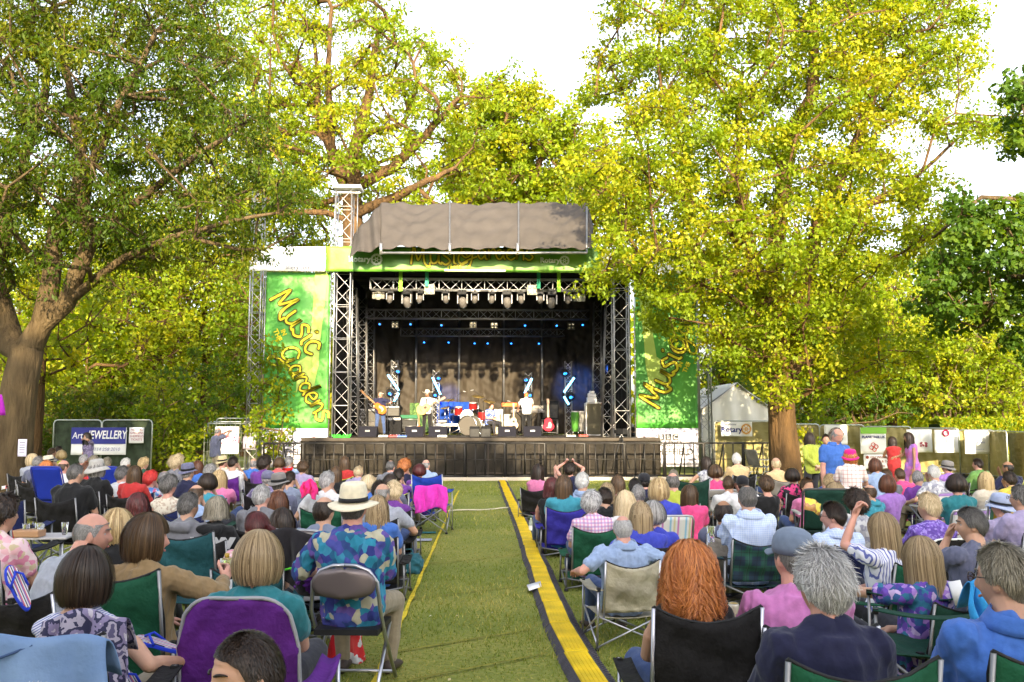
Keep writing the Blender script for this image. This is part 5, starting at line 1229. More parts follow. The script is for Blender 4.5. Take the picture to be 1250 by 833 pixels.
def skeleton(h=.42, lean=10, sex='m', hy=0, hp=0, arms=('lap','lap'), stand=False, bend=0, build=1.0, hr=0, spread=.12):
    """all joints in metres; the figure faces +Y with its seat at height h"""
    J = {}; fm = sex == 'f'; J['fm'] = fm; b = build*(0.93 if fm else 1.0); J['b'] = b; J['stand'] = stand
    hz = (.90 if stand else h+.09); pel = Vector((0, 0, hz)); J['pel'] = pel
    A = Matrix.Rotation(R(lean), 3, 'X'); J['A'] = A
    S_ = lambda x, y, z: pel+A @ Vector((x, y, z))
    J['S'] = S_; sw = .190*(0.92 if fm else 1)*(.5+.5*build)
    sh = {-1: S_(-sw, 0, .435), 1: S_(sw, 0, .435)}; J['sh'] = sh
    nb = S_(0, .0, .49); J['nb'] = nb
    hc = S_(0, .02, .49)+Vector((0, .040, .130)) if lean > -12 else S_(0, .05, .635)
    J['hc'] = hc
    J['H'] = Matrix.Translation(hc) @ Matrix.Rotation(R(-hy), 4, 'Z') @ Matrix.Rotation(R(-hp), 4, 'X') @ Matrix.Rotation(R(hr), 4, 'Y')
    J['arm'] = {}
    for s, kind in ((-1, arms[0]), (1, arms[1])):
        a = sh[s]; pole = Vector((s*.8, -.6, -.5)); hd = None; pn = Vector((0,0,-1)); cu = .45; pt = False; sp = 1
        if stand:
            tg = {'lap': (s*.26, .04, .80), 'hip': (s*.22, .12, .98), 'back': (s*.05,-.17,.98), 'mouth': (s*.05, .17, 1.46), 'cam': (s*.05, .38, 1.54), 'front': (s*.08,.34,1.08), 'strum': (s*.06,.22,1.03), 'neck': (s*.36,.34,1.22), 'keys': (s*.25,.42,1.02), 'point': (s*.3,.42,1.2), 'cross': (-s*.10,.22,1.12)}[kind]
            if kind == 'lap': hd = Vector((0,.15,-1)); pn = Vector((-s,0,0)); cu = .3
        else:
            k = h-.42
            tg = {'lap': (s*.07, .27, h+.23), 'knee': (s*.13, .40, h+.25-k*.6), 'rest': (s*.27, .24, h+.26), 'chin': (s*.03, .16, h+.60), 'cheek': (s*.10, .135, h+.72), 'brow': (s*.07, .16, h+.80), 'head': (s*.08,.04,h+.86), 'up': (s*.20,.36,h+.66), 'pointing': (s*.24,.44,h+.47), 'fan': (s*.12,.40,h+.52), 'cup': (s*.27,.30,h+.44), 'down': (s*.30,.02,h+.16), 'read': (s*.10,.36,h+.42), 'far': (s*.40,.05,h+.34), 'wide': (s*.52,.06,h+.45)}[kind]
            if kind in ('chin','cheek','brow'): hd = Vector((-s*.45,-.1,.9)); pn = Vector((-s*.3,-1,0)); cu = .9; pole = Vector((s*.5,.3,-1))
            if kind == 'head': hd = Vector((-s*.2,-.6,.5)); pn = Vector((0,-.3,-1)); cu = .5; pole = Vector((s,.2,.3))
            if kind == 'fan': hd = Vector((-s*.3,.25,1)); pn = Vector((-s*.2,1,0)); cu = .05; sp = 2.4
            if kind == 'pointing': hd = Vector((-s*.2,.9,.45)); pn = Vector((-s*.5,.2,-1)); cu = .9; pt = True
            if kind == 'up': hd = Vector((0,.1,1)); pn = Vector((0,1,0)); cu = 1.0
            if kind in ('lap','knee','rest'): hd = Vector((-s*.25,.9,-.15)); cu = .3
            if kind == 'cup': hd = Vector((0,.8,.5)); pn = Vector((-s,0,0)); cu = .85
        el, wr = ik(a, tg, .275*(.97 if fm else 1), .245, pole)
        if hd is None: hd = (wr-el)
        J['arm'][s] = (a, el, wr, hd, pn, cu, pt, sp)
    J['leg'] = {}
    for s in (-1, 1):
        if stand:
            hip = pel+Vector((s*.085, 0, -.02)); an = Vector((s*spread, -.02, .085)); kn, an = ik(hip, an, .415, .40, (0, 1, 0))
        else:
            hip = pel+Vector((s*.085, .03, -.0)); an = Vector((s*(.09+spread*.6), .46+(.42-h)*.75, .085)); kn, an = ik(hip, an, .42, .40, (s*.15, .3, 1))
        J['leg'][s] = (hip, kn, an)
    return J
def torso(mb, J, e=0, top=True, hipw=0, bot=-.10):
    fm, b, S_, A = J['fm'], J['b'], J['S'], J['A']
    prof = [(-.10,.15,.115),(-.03,.178,.135),(.06,.165,.12),(.16,.142,.103),(.27,.157,.112),(.36,.168,.108),(.43,.165,.092),(.475,.115,.072),(.50,.066,.060)] if fm else \
           [(-.10,.15,.115),(-.03,.172,.13),(.06,.168,.125),(.16,.162,.12),(.27,.180,.128),(.36,.195,.120),(.43,.182,.098),(.475,.125,.078),(.50,.072,.066)]
    rings = []
    for z, rx, ry in prof:
        if z < bot: continue
        if not top and z > .47: continue
        ring = []
        for j in range(28):
            a = 2*PI*j/28; c, s = math.cos(a), math.sin(a); yy = ry*b+e
            bust = (.022 if fm else .0)*math.exp(-((z-.30)/.07)**2)*(s > 0)*s
            ring.append(S_((rx*b+e)*math.copysign(abs(c)**.85, c), yy*math.copysign(abs(s)**.85, s)+bust, z))
        rings.append(ring)
    mb.loft(rings)
def body_mesh(J, vox, fingers=True):
    mb = MB(); torso(mb, J, -.020); b = J['b']; ar = (.9 if J['fm'] else 1)*(.6+.4*b)
    mb.cap(J['nb']-J['A'] @ Vector((0,0,.04)), .066*ar, J['hc']+J['A'] @ Vector((0,-.02,-.05)), .058*ar); mb.cap(J['S'](-.10,0,.42), .036*ar, J['S'](-.02,0,.48), .044*ar); mb.cap(J['S'](.10,0,.42), .036*ar, J['S'](.02,0,.48), .044*ar)
    head_mb(mb, J['H'])
    for s, (a, el, wr, hd, pn, cu, pt, sp) in J['arm'].items():
        mb.cap(a+J['A'] @ Vector((-s*.02,0,-.014)), .040*ar, a.lerp(el,.5), .041*ar); mb.cap(a.lerp(el,.5), .045*ar, el, .037*ar); mb.cap(el, .037*ar, el.lerp(wr,.35), .039*ar); mb.cap(el.lerp(wr,.35), .039*ar, wr, .024*ar)
        if fingers: hand(mb, wr, hd, pn, s, cu, sp, pt)
        else: d = Vector(hd).normalized(); mb.cap(wr, .026, wr+d*.09, .03); mb.cap(wr+d*.08, .026, wr+d*.13+Vector(pn)*.03, .017)
    for s, (hp_, kn, an) in J['leg'].items():
        mb.cap(hp_, .085*b, kn, .052); mb.cap(kn, .052, kn.lerp(an,.35), .052); mb.cap(kn.lerp(an,.35), .052, an, .035); mb.cap(an+Vector((0,-.02,-.04)), .034, an+Vector((0,.13,-.055)), .026)
    return remesh(mb, vox, 2, .4)
def sleeve_end(style): return {'tee': .62, 'polo': .66, 'long': 2.0, 'tank': 0, 'half': 1.05, 'dress': .0}[style]
def shirt_mesh(J, style, vox, seed=0, amp=.006, collar=False, hood=False):
    mb = MB(); b = J['b']; ar = (.9 if J['fm'] else 1)*(.6+.4*b); loose = .016
    torso(mb, J, loose, top=True)
    if style not in ('tank', 'dress'):
        for q in (-1, 1): mb.cap(J['S'](q*.12,0,.435), .058*ar, J['S'](q*.03,0,.485), .060*ar)
    if style == 'dress': mb.cap(J['pel']+Vector((0,0,-.02)), .17, J['pel']+Vector((0,.0,-.36)), .17, 20)
    se = sleeve_end(style)
    for s, (a, el, wr, *_r) in J['arm'].items():
        if se == 0: mb.cap(a+J['A'] @ Vector((-s*.05,0,0)), .05, a+J['A'] @ Vector((-s*.02,0,-.02)), .05); continue
        o = .018; a0 = a+J['A'] @ Vector((-s*.02,0,-.008)); mb.cap(J['S'](s*.06,0,.44), .062*ar, a0, .060*ar)
        mb.cap(a0, .058*ar+o, a.lerp(el, min(se,.5)), .050*ar+o)
        if se > .5: mb.cap(a.lerp(el,.5), .050*ar+o, a.lerp(el,min(se,1)), (.045*ar+o) if se < 1 else .046*ar+o)
        if se > 1: mb.cap(el, .044*ar+o, el.lerp(wr, min(se-1,.96)), .034*ar+o*.7)
    if hood: mb.cap(J['S'](-.07,-.095,.47), .05, J['S'](.07,-.095,.47), .05); mb.cap(J['S'](-.09,-.05,.47), .045, J['S'](.09,-.05,.47), .045)
    me = remesh(mb, vox, 2, .5); crumple(me, amp, 11, seed); crumple(me, amp*.4, 30, seed+5); crumple(me, amp*.7, 18, seed+9, .35); return me
def collar_mesh(J, up=.04):
    mb = MB(); S_ = J['S']
    for k, (r0, r1, z0, z1) in enumerate(((.088,.080,.455,.535),(.081,.108,.537,.482))):
        P = []
        for t in np.linspace(0, 1, 4):
            row = []
            for j in range(29):
                a = R(110)+R(320)*j/28; r = r0+(r1-r0)*t; row.append(S_(r*1.12*math.cos(a), r*math.sin(a)+.0, z0+(z1-z0)*t))
            P.append(row)
        mb.grid(P, thick=.003)
    return mb.mesh('collar', [])
def trouser_mesh(J, vox, shorts=False, seed=0):
    mb = MB(); b = J['b']; p = J['pel']
    mb.cap(p+Vector((-.07,0,.0)), .118*b, p+Vector((.07,0,.0)), .118*b, 16); mb.cap(p+Vector((-.05,0,.06)), .112*b, p+Vector((.05,0,.06)), .112*b, 16)
    for s, (h_, kn, an) in J['leg'].items():
        mb.cap(h_, .096*b, kn, .069)
        if not shorts: mb.cap(kn, .069, kn.lerp(an,.95), .052)
    me = remesh(mb, vox, 2, .5); crumple(me, .006, 13, seed); return me
def shoe_mesh(J, sd_):
    mb = MB()
    for s, (h_, kn, an) in [(sd_, J['leg'][sd_])]:
        rings = []; d = Vector((s*.12,1,0)).normalized(); w = Vector((d.y,-d.x,0))
        for t, hw, hh in ((-.075,.02,.05),(-.06,.036,.085),(0,.042,.10),(.06,.046,.075),(.12,.05,.058),(.17,.042,.045),(.195,.02,.03)):
            c = Vector((an.x, an.y, .0))+d*t; rings.append([c+w*hw*math.cos(a)+Vector((0,0,.004+hh*.5+hh*.5*math.sin(a))) for a in np.linspace(0,2*PI,13)[:-1]])
        mb.loft(rings)
    return mb.mesh('shoe', [])
# ---------------------------------------------------------------- hair
def face_lim(th):
    a = abs(th); z = [(0,.60),(35,.56),(58,.40),(75,-.02),(88,-.10),(100,-.05),(115,-.35),(150,-.62),(180,-.66)]
    d = math.degrees(a)
    for (a0,z0),(a1,z1) in zip(z, z[1:]):
        if d <= a1: return z0+(z1-z0)*(d-a0)/(a1-a0)
    return -.66
def hp(th, ph, off):
    d = (math.sin(ph)*math.sin(th), math.sin(ph)*math.cos(th), math.cos(ph)); 
    k = np.array((.076+off, .096+off, .118+off)); p = np.array(d)*k
    if d[2] < 0 and d[1] < 0: p[1] *= 1-.30*min(1,-d[2])
    return p
def hair_path(st, th0, t, off=None):
    """th0: azimuth from the face (0) round to the nape (pi); t 0..1 along the lock"""
    off = st['off'] if off is None else off; fa = R(st.get('fa', 62)); sg = 1 if th0 >= 0 else -1; a = abs(th0)
    if st['kind'] == 'short':
        lim = face_lim(th0); ph1 = math.acos(lim); ph0 = R(st.get('bald', 0)); 
        return hp(th0, ph0+(ph1-ph0)*t, off*(1 if t < .8 else 1-(t-.8)*2.5))
    fr = st.get('fringe', 0)
    L = st['drop']; arc = .60*st['off']*0+1; tt = t
    sweep = a
    if a < fa and not fr: sweep = a+(fa-a)*min(1, (tt*2.2)**1.2)
    phm = R(97); total_arc = .17; total = total_arc+L
    s_ = tt*total
    if fr and a < R(50): 
        ph = tt*R(74); return hp(sg*a, ph, off*(.75-.35*tt))
    if s_ < total_arc: return hp(sg*sweep, s_/total_arc*phm, off*(.55+.45*s_/total_arc))
    z = s_-total_arc; p = hp(sg*sweep, phm, off); fl = st.get('flare', 0); tuck = st.get('tuck', 0)
    k = 1+fl*min(1, z/.12)-tuck*(z/L)**2*.35; p[0] *= k; p[1] = p[1]*k-(0.01*z/.2 if sweep > 1.8 else 0); p[2] -= z
    if sweep > 1.5: p[1] += -.012*math.sin(min(1, z/.15)*PI/2)*0
    return p
HAIR = {
 'short': dict(kind='short', off=.011, len=.16, lift=.010, n=2600, w=.0035), 'crop': dict(kind='short', off=.006, len=.09, lift=.004, n=2600, w=.003),
 'spiky': dict(kind='short', off=.014, len=.20, lift=.016, n=3600, w=.0040, jit=.5), 'balding': dict(kind='short', off=.008, bald=48, len=.16, lift=.005, n=2000, w=.003), 'thin': dict(kind='short', off=.005, bald=26, len=.14, lift=.004, n=1800, w=.003),
 'fuzz': dict(kind='short', off=.003, bald=58, len=.12, lift=.002, n=1500, w=.0022),
 'fluffy': dict(kind='short', off=.030, len=.30, lift=.012, n=2600, w=.006, curl=.006, jit=.3), 'curly': dict(kind='short', off=.042, len=.35, lift=.02, n=3200, w=.006, curl=.014, jit=.7),
 'bob': dict(kind='long', off=.026, drop=.085, tuck=.6, flare=.02, n=2200, w=.006), 'bobf': dict(kind='long', off=.026, drop=.095, tuck=.5, fringe=1, n=2200, w=.006), 'shortbob': dict(kind='long', off=.030, drop=.05, tuck=.9, n=2200, w=.006),
 'long': dict(kind='long', off=.020, drop=.22, tuck=.15, n=2400, w=.007), 'longw': dict(kind='long', off=.026, drop=.22, tuck=-.1, curl=.007, n=2600, w=.007),
 'wildred': dict(kind='long', off=.036, drop=.18, flare=.14, tuck=.2, curl=.019, n=4200, w=.007), 'pony': dict(kind='short', off=.012, len=.35, lift=.004, n=2400, w=.004),
 'scruffy': dict(kind='long', off=.024, drop=.06, flare=.12, tuck=-.3, curl=.006, n=2600, w=.006), 'shag': dict(kind='long', off=.022, drop=.11, flare=.08, tuck=.1, curl=.008, n=2600, w=.007)}
HM = {}
def hair_mesh(style, hi=False):
    key = (style, hi)
    if key in HM: return HM[key]
    st = HAIR[style]; rg = random.Random(len(style)*7+hi); V = []; Fs = []; rn = []
    # under-shell
    NT, NU = 44, 14
    base = []
    for j in range(NT+1):
        th = -PI+2*PI*j/NT
        for i in range(NU+1):
            t = i/NU; q = hair_path(st, th, t); c = q*0
            n_ = .016*math.sin(th*3+t*4)+.008*math.sin(th*7+t*9)+.005*math.sin(th*17-t*5); sc = st['off']*(.45 if st['kind'] == 'long' else .3)
            V.append(tuple(q*(1-sc*2-.02+n_)))
    for j in range(NT):
        for i in range(NU): a = j*(NU+1)+i; Fs.append((a, a+1, a+NU+2, a+NU+1)); rn.append(.3+.15*math.sin(j*.9))
    ST = []; SR_ = []; SW_ = []; LW = 2*PI/(34 if st.get('curl',0) > .01 else 56)
    n = int(st['n']*(2.6 if hi else .55)); w = st['w']*(.52 if hi else 1.3); crl = st.get('curl', 0)
    for k in range(n):
        th = rg.uniform(-PI, PI)
        cl_r = .5+.5*math.sin(th*9+2*math.sin(th*5)); r_ = min(1, max(0, .62*rg.random()+.16*cl_r+rg.gauss(.12,.2)))
        lk = round(th/LW+.3*math.sin(k*12.9)*.2); lc = lk*LW+.03*math.sin(lk*7.7)
        if st['kind'] == 'short':
            t0 = rg.random()**.75*(1-st['len']*.6); t1 = min(1.0, t0+st['len']*rg.uniform(.6,1.3)); pts = []
            ja = rg.gauss(0, st.get('jit', .08)); lf = st['lift']*(rg.uniform(.3,1.5) if rg.random() < .93 else rg.uniform(1.5,2.6))
            for i in range(5):
                u = i/4; pts.append(hair_path(st, th+ja*u*.5+(lc-th)*.55*u, t0+(t1-t0)*u, st['off']*.75+lf*u))
        else:
            t0 = 0 if rg.random() < .45 else rg.uniform(0,.5); t1 = rg.uniform(.9, 1.03) if rg.random() < .75 else rg.uniform(.6,.95); o_ = st['off']*(rg.uniform(.84,1.14) if rg.random() < .85 else rg.uniform(1.1,1.7)); th += rg.gauss(0,.06); pts = []
            for i in range(9 if hi else 6):
                u = i/(8 if hi else 5); pts.append(hair_path(st, th+(lc-th)*((.35+.45*u) if crl > .01 else (.05+.4*u*u)), t0+(t1-t0)*u, o_*(.9+.1*u)))
        pp = rg.uniform(0, 6); K = len(pts)
        if crl and st['kind'] == 'long' and crl > .01: pp = lk*2.4+rg.gauss(0,.22)
        if crl:
            f_ = rg.uniform(7, 13) if crl < .01 else rg.gauss(15,1.2)
            for i in range(K):
                u = i/(K-1); pts[i] = pts[i]+np.array((math.sin(pp+u*f_), math.cos(pp*1.3+u*f_*.9), .6*math.sin(pp*2+u*f_)))*crl*(.3+u)
        ST.append(np.array(pts)); SR_.append(r_); SW_.append(rg.uniform(-.25,.25))
    P_ = np.stack(ST); NS, K = P_.shape[:2]; T_ = np.empty_like(P_); T_[:,1:-1] = P_[:,2:]-P_[:,:-2]; T_[:,0] = P_[:,1]-P_[:,0]; T_[:,-1] = P_[:,-1]-P_[:,-2]
    O_ = P_*np.array((1,1,.3)); sd_ = np.cross(T_, O_); sd_ /= np.linalg.norm(sd_, axis=2, keepdims=True)+1e-9; O_ /= np.linalg.norm(O_, axis=2, keepdims=True)+1e-9
    sd_ += O_*np.array(SW_)[:,None,None]; ww = np.full(K, w*.5); ww[0] *= .6; ww[-1] *= .25
    o = len(V); AB = np.stack([P_-sd_*ww[None,:,None], P_+sd_*ww[None,:,None]], 2).reshape(-1, 3); V += AB.tolist()
    ii = (o+np.arange(NS)[:,None]*2*K+np.arange(K-1)[None,:]*2).ravel(); Fs += np.stack([ii, ii+1, ii+3, ii+2], 1).tolist(); rn += np.repeat(SR_, K-1).tolist()
    if style == 'pony':
        for k in range(700 if hi else 260):
            o = len(V); a = rg.uniform(0,2*PI); r0 = rg.random()**.5; pp = rg.uniform(0,6); K = 7
            for i in range(K):
                u = i/(K-1); rr = (.012+.035*math.sin(min(1,u*1.5)*PI*.6))*r0; c = np.array((.0, -.125-.05*math.sin(u*2.2), .03-.24*u**1.3)); q = c+np.array((math.cos(a)*rr+.006*math.sin(pp+u*8), math.sin(a)*rr, 0))
                V.append(tuple(q-np.array((w*.5,0,0)))); V.append(tuple(q+np.array((w*.5,0,0))))
            for i in range(K-1): Fs.append((o+2*i, o+2*i+1, o+2*i+3, o+2*i+2)); rn.append(rg.random())
    me = fast_mesh('hair', V, Fs, [], rn, True); me.materials.append(None); HM[key] = me; return me
HC = {'black': ((.012,.009,.008),(.03,.022,.018)), 'dark': ((.012,.007,.005),(.045,.026,.016)), 'brown': ((.035,.018,.008),(.12,.066,.03)), 'chestnut': ((.06,.02,.010),(.16,.058,.025)), 'darkred': ((.04,.007,.007),(.12,.022,.022)),
 'ginger': ((.30,.08,.02),(.62,.22,.06)), 'red': ((.5,.02,.02),(.75,.06,.05)), 'blonde': ((.30,.19,.08),(.62,.46,.24)), 'dirty': ((.17,.11,.055),(.40,.29,.16)), 'fair': ((.45,.33,.18),(.75,.60,.38)), 'grey': ((.14,.13,.125),(.40,.38,.37)), 'darkgrey': ((.06,.055,.052),(.20,.185,.175)),
 'white': ((.50,.48,.46),(.80,.78,.75)), 'silver': ((.22,.21,.21),(.62,.60,.60)), 'greybrown': ((.12,.10,.07),(.32,.28,.21))}
def hair_mat(c):
    key = ('hair', c)
    if key in MC: return MC[key]
    a, b = HC[c]; m = bpy.data.materials.new('hair_'+c); m.use_nodes = True; n = m.node_tree.nodes; l = m.node_tree.links; bs = n['Principled BSDF']; bs.inputs['Roughness'].default_value = .42; bs.inputs['Specular IOR Level'].default_value = .4
    at = n.new('ShaderNodeAttribute'); at.attribute_name = 'rnd'; mx = n.new('ShaderNodeMix'); mx.data_type = 'RGBA'; rr = n.new('ShaderNodeMapRange'); rr.inputs[1].default_value = .12; rr.inputs[2].default_value = .8; rr.inputs[4].default_value = 1.1; rr.clamp = False; l.new(at.outputs['Fac'], rr.inputs[0]); l.new(rr.outputs[0], mx.inputs[0]); mx.inputs[6].default_value = (*a,1); mx.inputs[7].default_value = (*b,1); l.new(mx.outputs[2], bs.inputs['Base Color']); MC[key] = m; return m
# ---------------------------------------------------------------- hats
def hat_mesh(kind):
    if ('hat', kind) in HM: return HM[('hat', kind)]
    mb = MB(); n = 36
    def crown(prof, brim, dip, mi=0):
        rings = []
        for r, z in prof:
            rings.append([Vector((r*.92*math.sin(2*PI*j/n), r*1.08*math.cos(2*PI*j/n), z+(dip*math.exp(-(math.sin(2*PI*j/n)*1.6)**2)*(-1) if z > prof[-2][1]-.001 else 0))) for j in range(n)])
        mb.loft(rings, 0, True)
        if brim:
            r0, w_, droop = brim; P = []
            for t in np.linspace(0, 1, 6): P.append([Vector(((r0+w_*t)*.95*math.sin(2*PI*j/n), (r0+w_*t)*1.06*math.cos(2*PI*j/n), prof[0][1]-droop*t*t+.012*t*math.cos(4*PI*j/n)*-1)) for j in range(n+1)])
            mb.grid(P, 0, True, .004)
    if kind in ('panama', 'boater', 'sunhat', 'fedora'):
        rb, w_, dr, hh = {'panama': (.098,.075,.02,.125), 'boater': (.095,.045,.005,.10), 'sunhat': (.098,.075,.06,.10), 'fedora': (.096,.045,.018,.105)}[kind]
        crown([(rb,.045),(rb*.99,.07),(rb*.96,.045+hh*.55),(rb*.88,.045+hh*.9),(rb*.75,.045+hh),(rb*.4,.045+hh*.93),(.01,.045+hh*.86)], (rb-.002, w_, dr), .0)
        if kind != 'sunhat':
            P = [[Vector(((rb+.003-(k*.004))*.92*math.sin(2*PI*j/n), (rb+.003-(k*.004))*1.08*math.cos(2*PI*j/n), .052+k*.028)) for j in range(n+1)] for k in (0, 1)]
            mb.grid(P, 1, True, .002)
    elif kind == 'cap':
        crown([(.094,.03),(.096,.06),(.09,.095),(.075,.12),(.05,.136),(.02,.143),(.004,.145)], None, 0)
        P = []
        for t in np.linspace(0, 1, 5): P.append([Vector((.080*math.sin(a)*(1+.05*t), .085*math.cos(a)+.01+.075*t*math.cos(a*.9), .036-.018*t-.012*abs(math.sin(a)))) for a in np.linspace(-1.15, 1.15, 16)])
        mb.grid(P, 0, True, .004)
    elif kind == 'cowboy':
        crown([(.095,.045),(.092,.10),(.08,.15),(.06,.165),(.01,.15)], None, .03)
        P = []
        for t in np.linspace(0, 1, 6): P.append([Vector(((.09+.10*t)*math.sin(2*PI*j/n), (.10+.08*t)*math.cos(2*PI*j/n), .048+.055*t*t*math.sin(2*PI*j/n)**2-.015*t)) for j in range(n+1)])
        mb.grid(P, 0, True, .005)
    elif kind == 'bucket':
        crown([(.100,.02),(.102,.06),(.098,.10),(.085,.125),(.04,.137),(.01,.138)], (.100,.045,.03), 0)
        P = [[Vector(((.103)*.92*math.sin(2*PI*j/n), (.103)*1.08*math.cos(2*PI*j/n), .03+k*.022)) for j in range(n+1)] for k in (0, 1)]; mb.grid(P, 1, True, .002)
    me = mb.mesh('hat', []); me.materials.append(None); me.materials.append(None); HM[('hat', kind)] = me; return me
def glasses_mesh(up=False):
    if ('gl', up) in HM: return HM[('gl', up)]
    mb = MB(); z, y = (.012, .108) if not up else (.098, .055)
    for s in (-1, 1):
        mb.tube([(s*.033+.021*math.cos(t), y-.004*abs(math.cos(t)), z+.016*math.sin(t)) for t in np.linspace(0, 2*PI, 15)[:-1]], .0022, 5, closed=True)
        mb.tube([(s*.055, y-.006, z+.004), (s*.079, .05, z+.004 if not up else z-.02), (s*.083, -.005, z+.004 if not up else z-.05), (s*.081, -.02, z-.014 if not up else z-.07)], .0024, 5)
    mb.tube([(-.012,y+.002,z+.004),(0,y+.004,z+.007),(.012,y+.002,z+.004)], .002, 5)
    k = MB(); me = mb.mesh('glasses', []); me.materials.append(None); HM[('gl', up)] = me; return me
# ---------------------------------------------------------------- assembling
M_SKIN = {'n': mat('skin', (.52,.30,.21), .5, var=.10, vscale=14, sss=.12), 'p': mat('skin_pink', (.60,.31,.24), .5, var=.10, vscale=14, sss=.12), 't': mat('skin_tan', (.36,.19,.11), .5, var=.10, vscale=14, sss=.1)}
M_EYE = mat('eye_white', (.42,.38,.36), .3); M_IRIS = mat('iris', (.05,.03,.02), .2); M_LIP = mat('lip', (.42,.13,.11), .4)
PM = {}
def mesh_of(kind, key, fn):
    k = (kind, key)
    if k not in PM: me = fn(); me.materials.clear(); me.materials.append(None); PM[k] = me
    return PM[k]
def setm(o, *ms):
    for i, m in enumerate(ms):
        if i < len(o.material_slots): o.material_slots[i].link = 'OBJECT'; o.material_slots[i].material = m
    return o
def person(loc, rz, scale, label, group, J_args, style='tee', top=None, hair='short', haircol='brown', hat=None, hatcol=None, band=None, skin='n', legs=None, shorts=False, near=False, face=False, glasses=None, collar=False, hood=False, vox=None, legvis=True, seed=0, tail=None):
    J = skeleton(**J_args); key = tuple(sorted((k, str(v)) for k, v in J_args.items()))
    vx = vox or (.006 if near else .012); vb = min(vx, .0055) if near else .011
    key = key+(vx,)
    body = mesh_of('body', key, lambda: body_mesh(J, vb, near or J_args.get('stand', False)))
    p = link('person', body); p.location = loc; p.rotation_euler = (0,0,rz); p.scale = (scale,)*3; setm(p, M_SKIN[skin]); tag(p, label, 'person', group)
    sh = mesh_of('shirt', key+(style, hood, seed if near else 0), lambda: shirt_mesh(J, style, vx*1.25, seed, .0115 if near else .010, hood=hood))
    setm(link('dress' if style == 'dress' else 'shirt', sh, p), top)
    if collar:
        cm = mesh_of('collar', key, lambda: collar_mesh(J)); setm(link('collar', cm, p), collar if not isinstance(collar, bool) else top)
    if legvis:
        if legs is not None: setm(link('trousers', mesh_of('trousers', key+(shorts,), lambda: trouser_mesh(J, vx*1.4, shorts)), p), legs)
        
        for s_ in (-1, 1): setm(link('shoe', mesh_of('shoe', key+(s_,), lambda: shoe_mesh(J, s_)), p), mat('shoe_leather', (.06,.045,.04), .5))
    if hair: setm(link('hair', hair_mesh(hair, near), p, J['H']), hair_mat(haircol))
    if hat: setm(link('hat', hat_mesh(hat), p, J['H'] @ Matrix.Rotation(R(8), 4, 'X')), hatcol, band or M_BLACK)
    if glasses: setm(link('glasses', glasses_mesh(glasses == 'up'), p, J['H']), mat('glasses_frame', (.03,.015,.012), .3))
    if face:
        for s in (-1, 1):
            m = MB(); c = Vector((s*.032, .0625, .011)); m.ball(c, .0115, .0115, .0115); m.lathe([(.001,.0120),(.0055,.0112)], c, 12, 1, M=Matrix.Rotation(R(-90),3,'X'), caps=False)
            link('eye', m.mesh('eye', [M_EYE, M_IRIS]), p, J['H'])
        m = MB()
        for s in (-1, 1):
            P = [Vector((s*(.014+.008*i), .094-.0035*i-.0006*i*i, .034+.004*math.sin(i*.7))) for i in range(5)]; m.tube(P, [.003,.0045,.004,.003,.0015], 6)
        link('eyebrows', m.mesh('eyebrows', [hair_mat(haircol)]), p, J['H'])
        m = MB(); m.tube([Vector((x, .0925-9*x*x, -.0575-1.2*x*x)) for x in np.linspace(-.022,.022,9)], [.002,.004,.0052,.0055,.005,.0055,.0052,.004,.002], 6); link('mouth', m.mesh('mouth', [M_LIP]), p, J['H'])
    return p, J
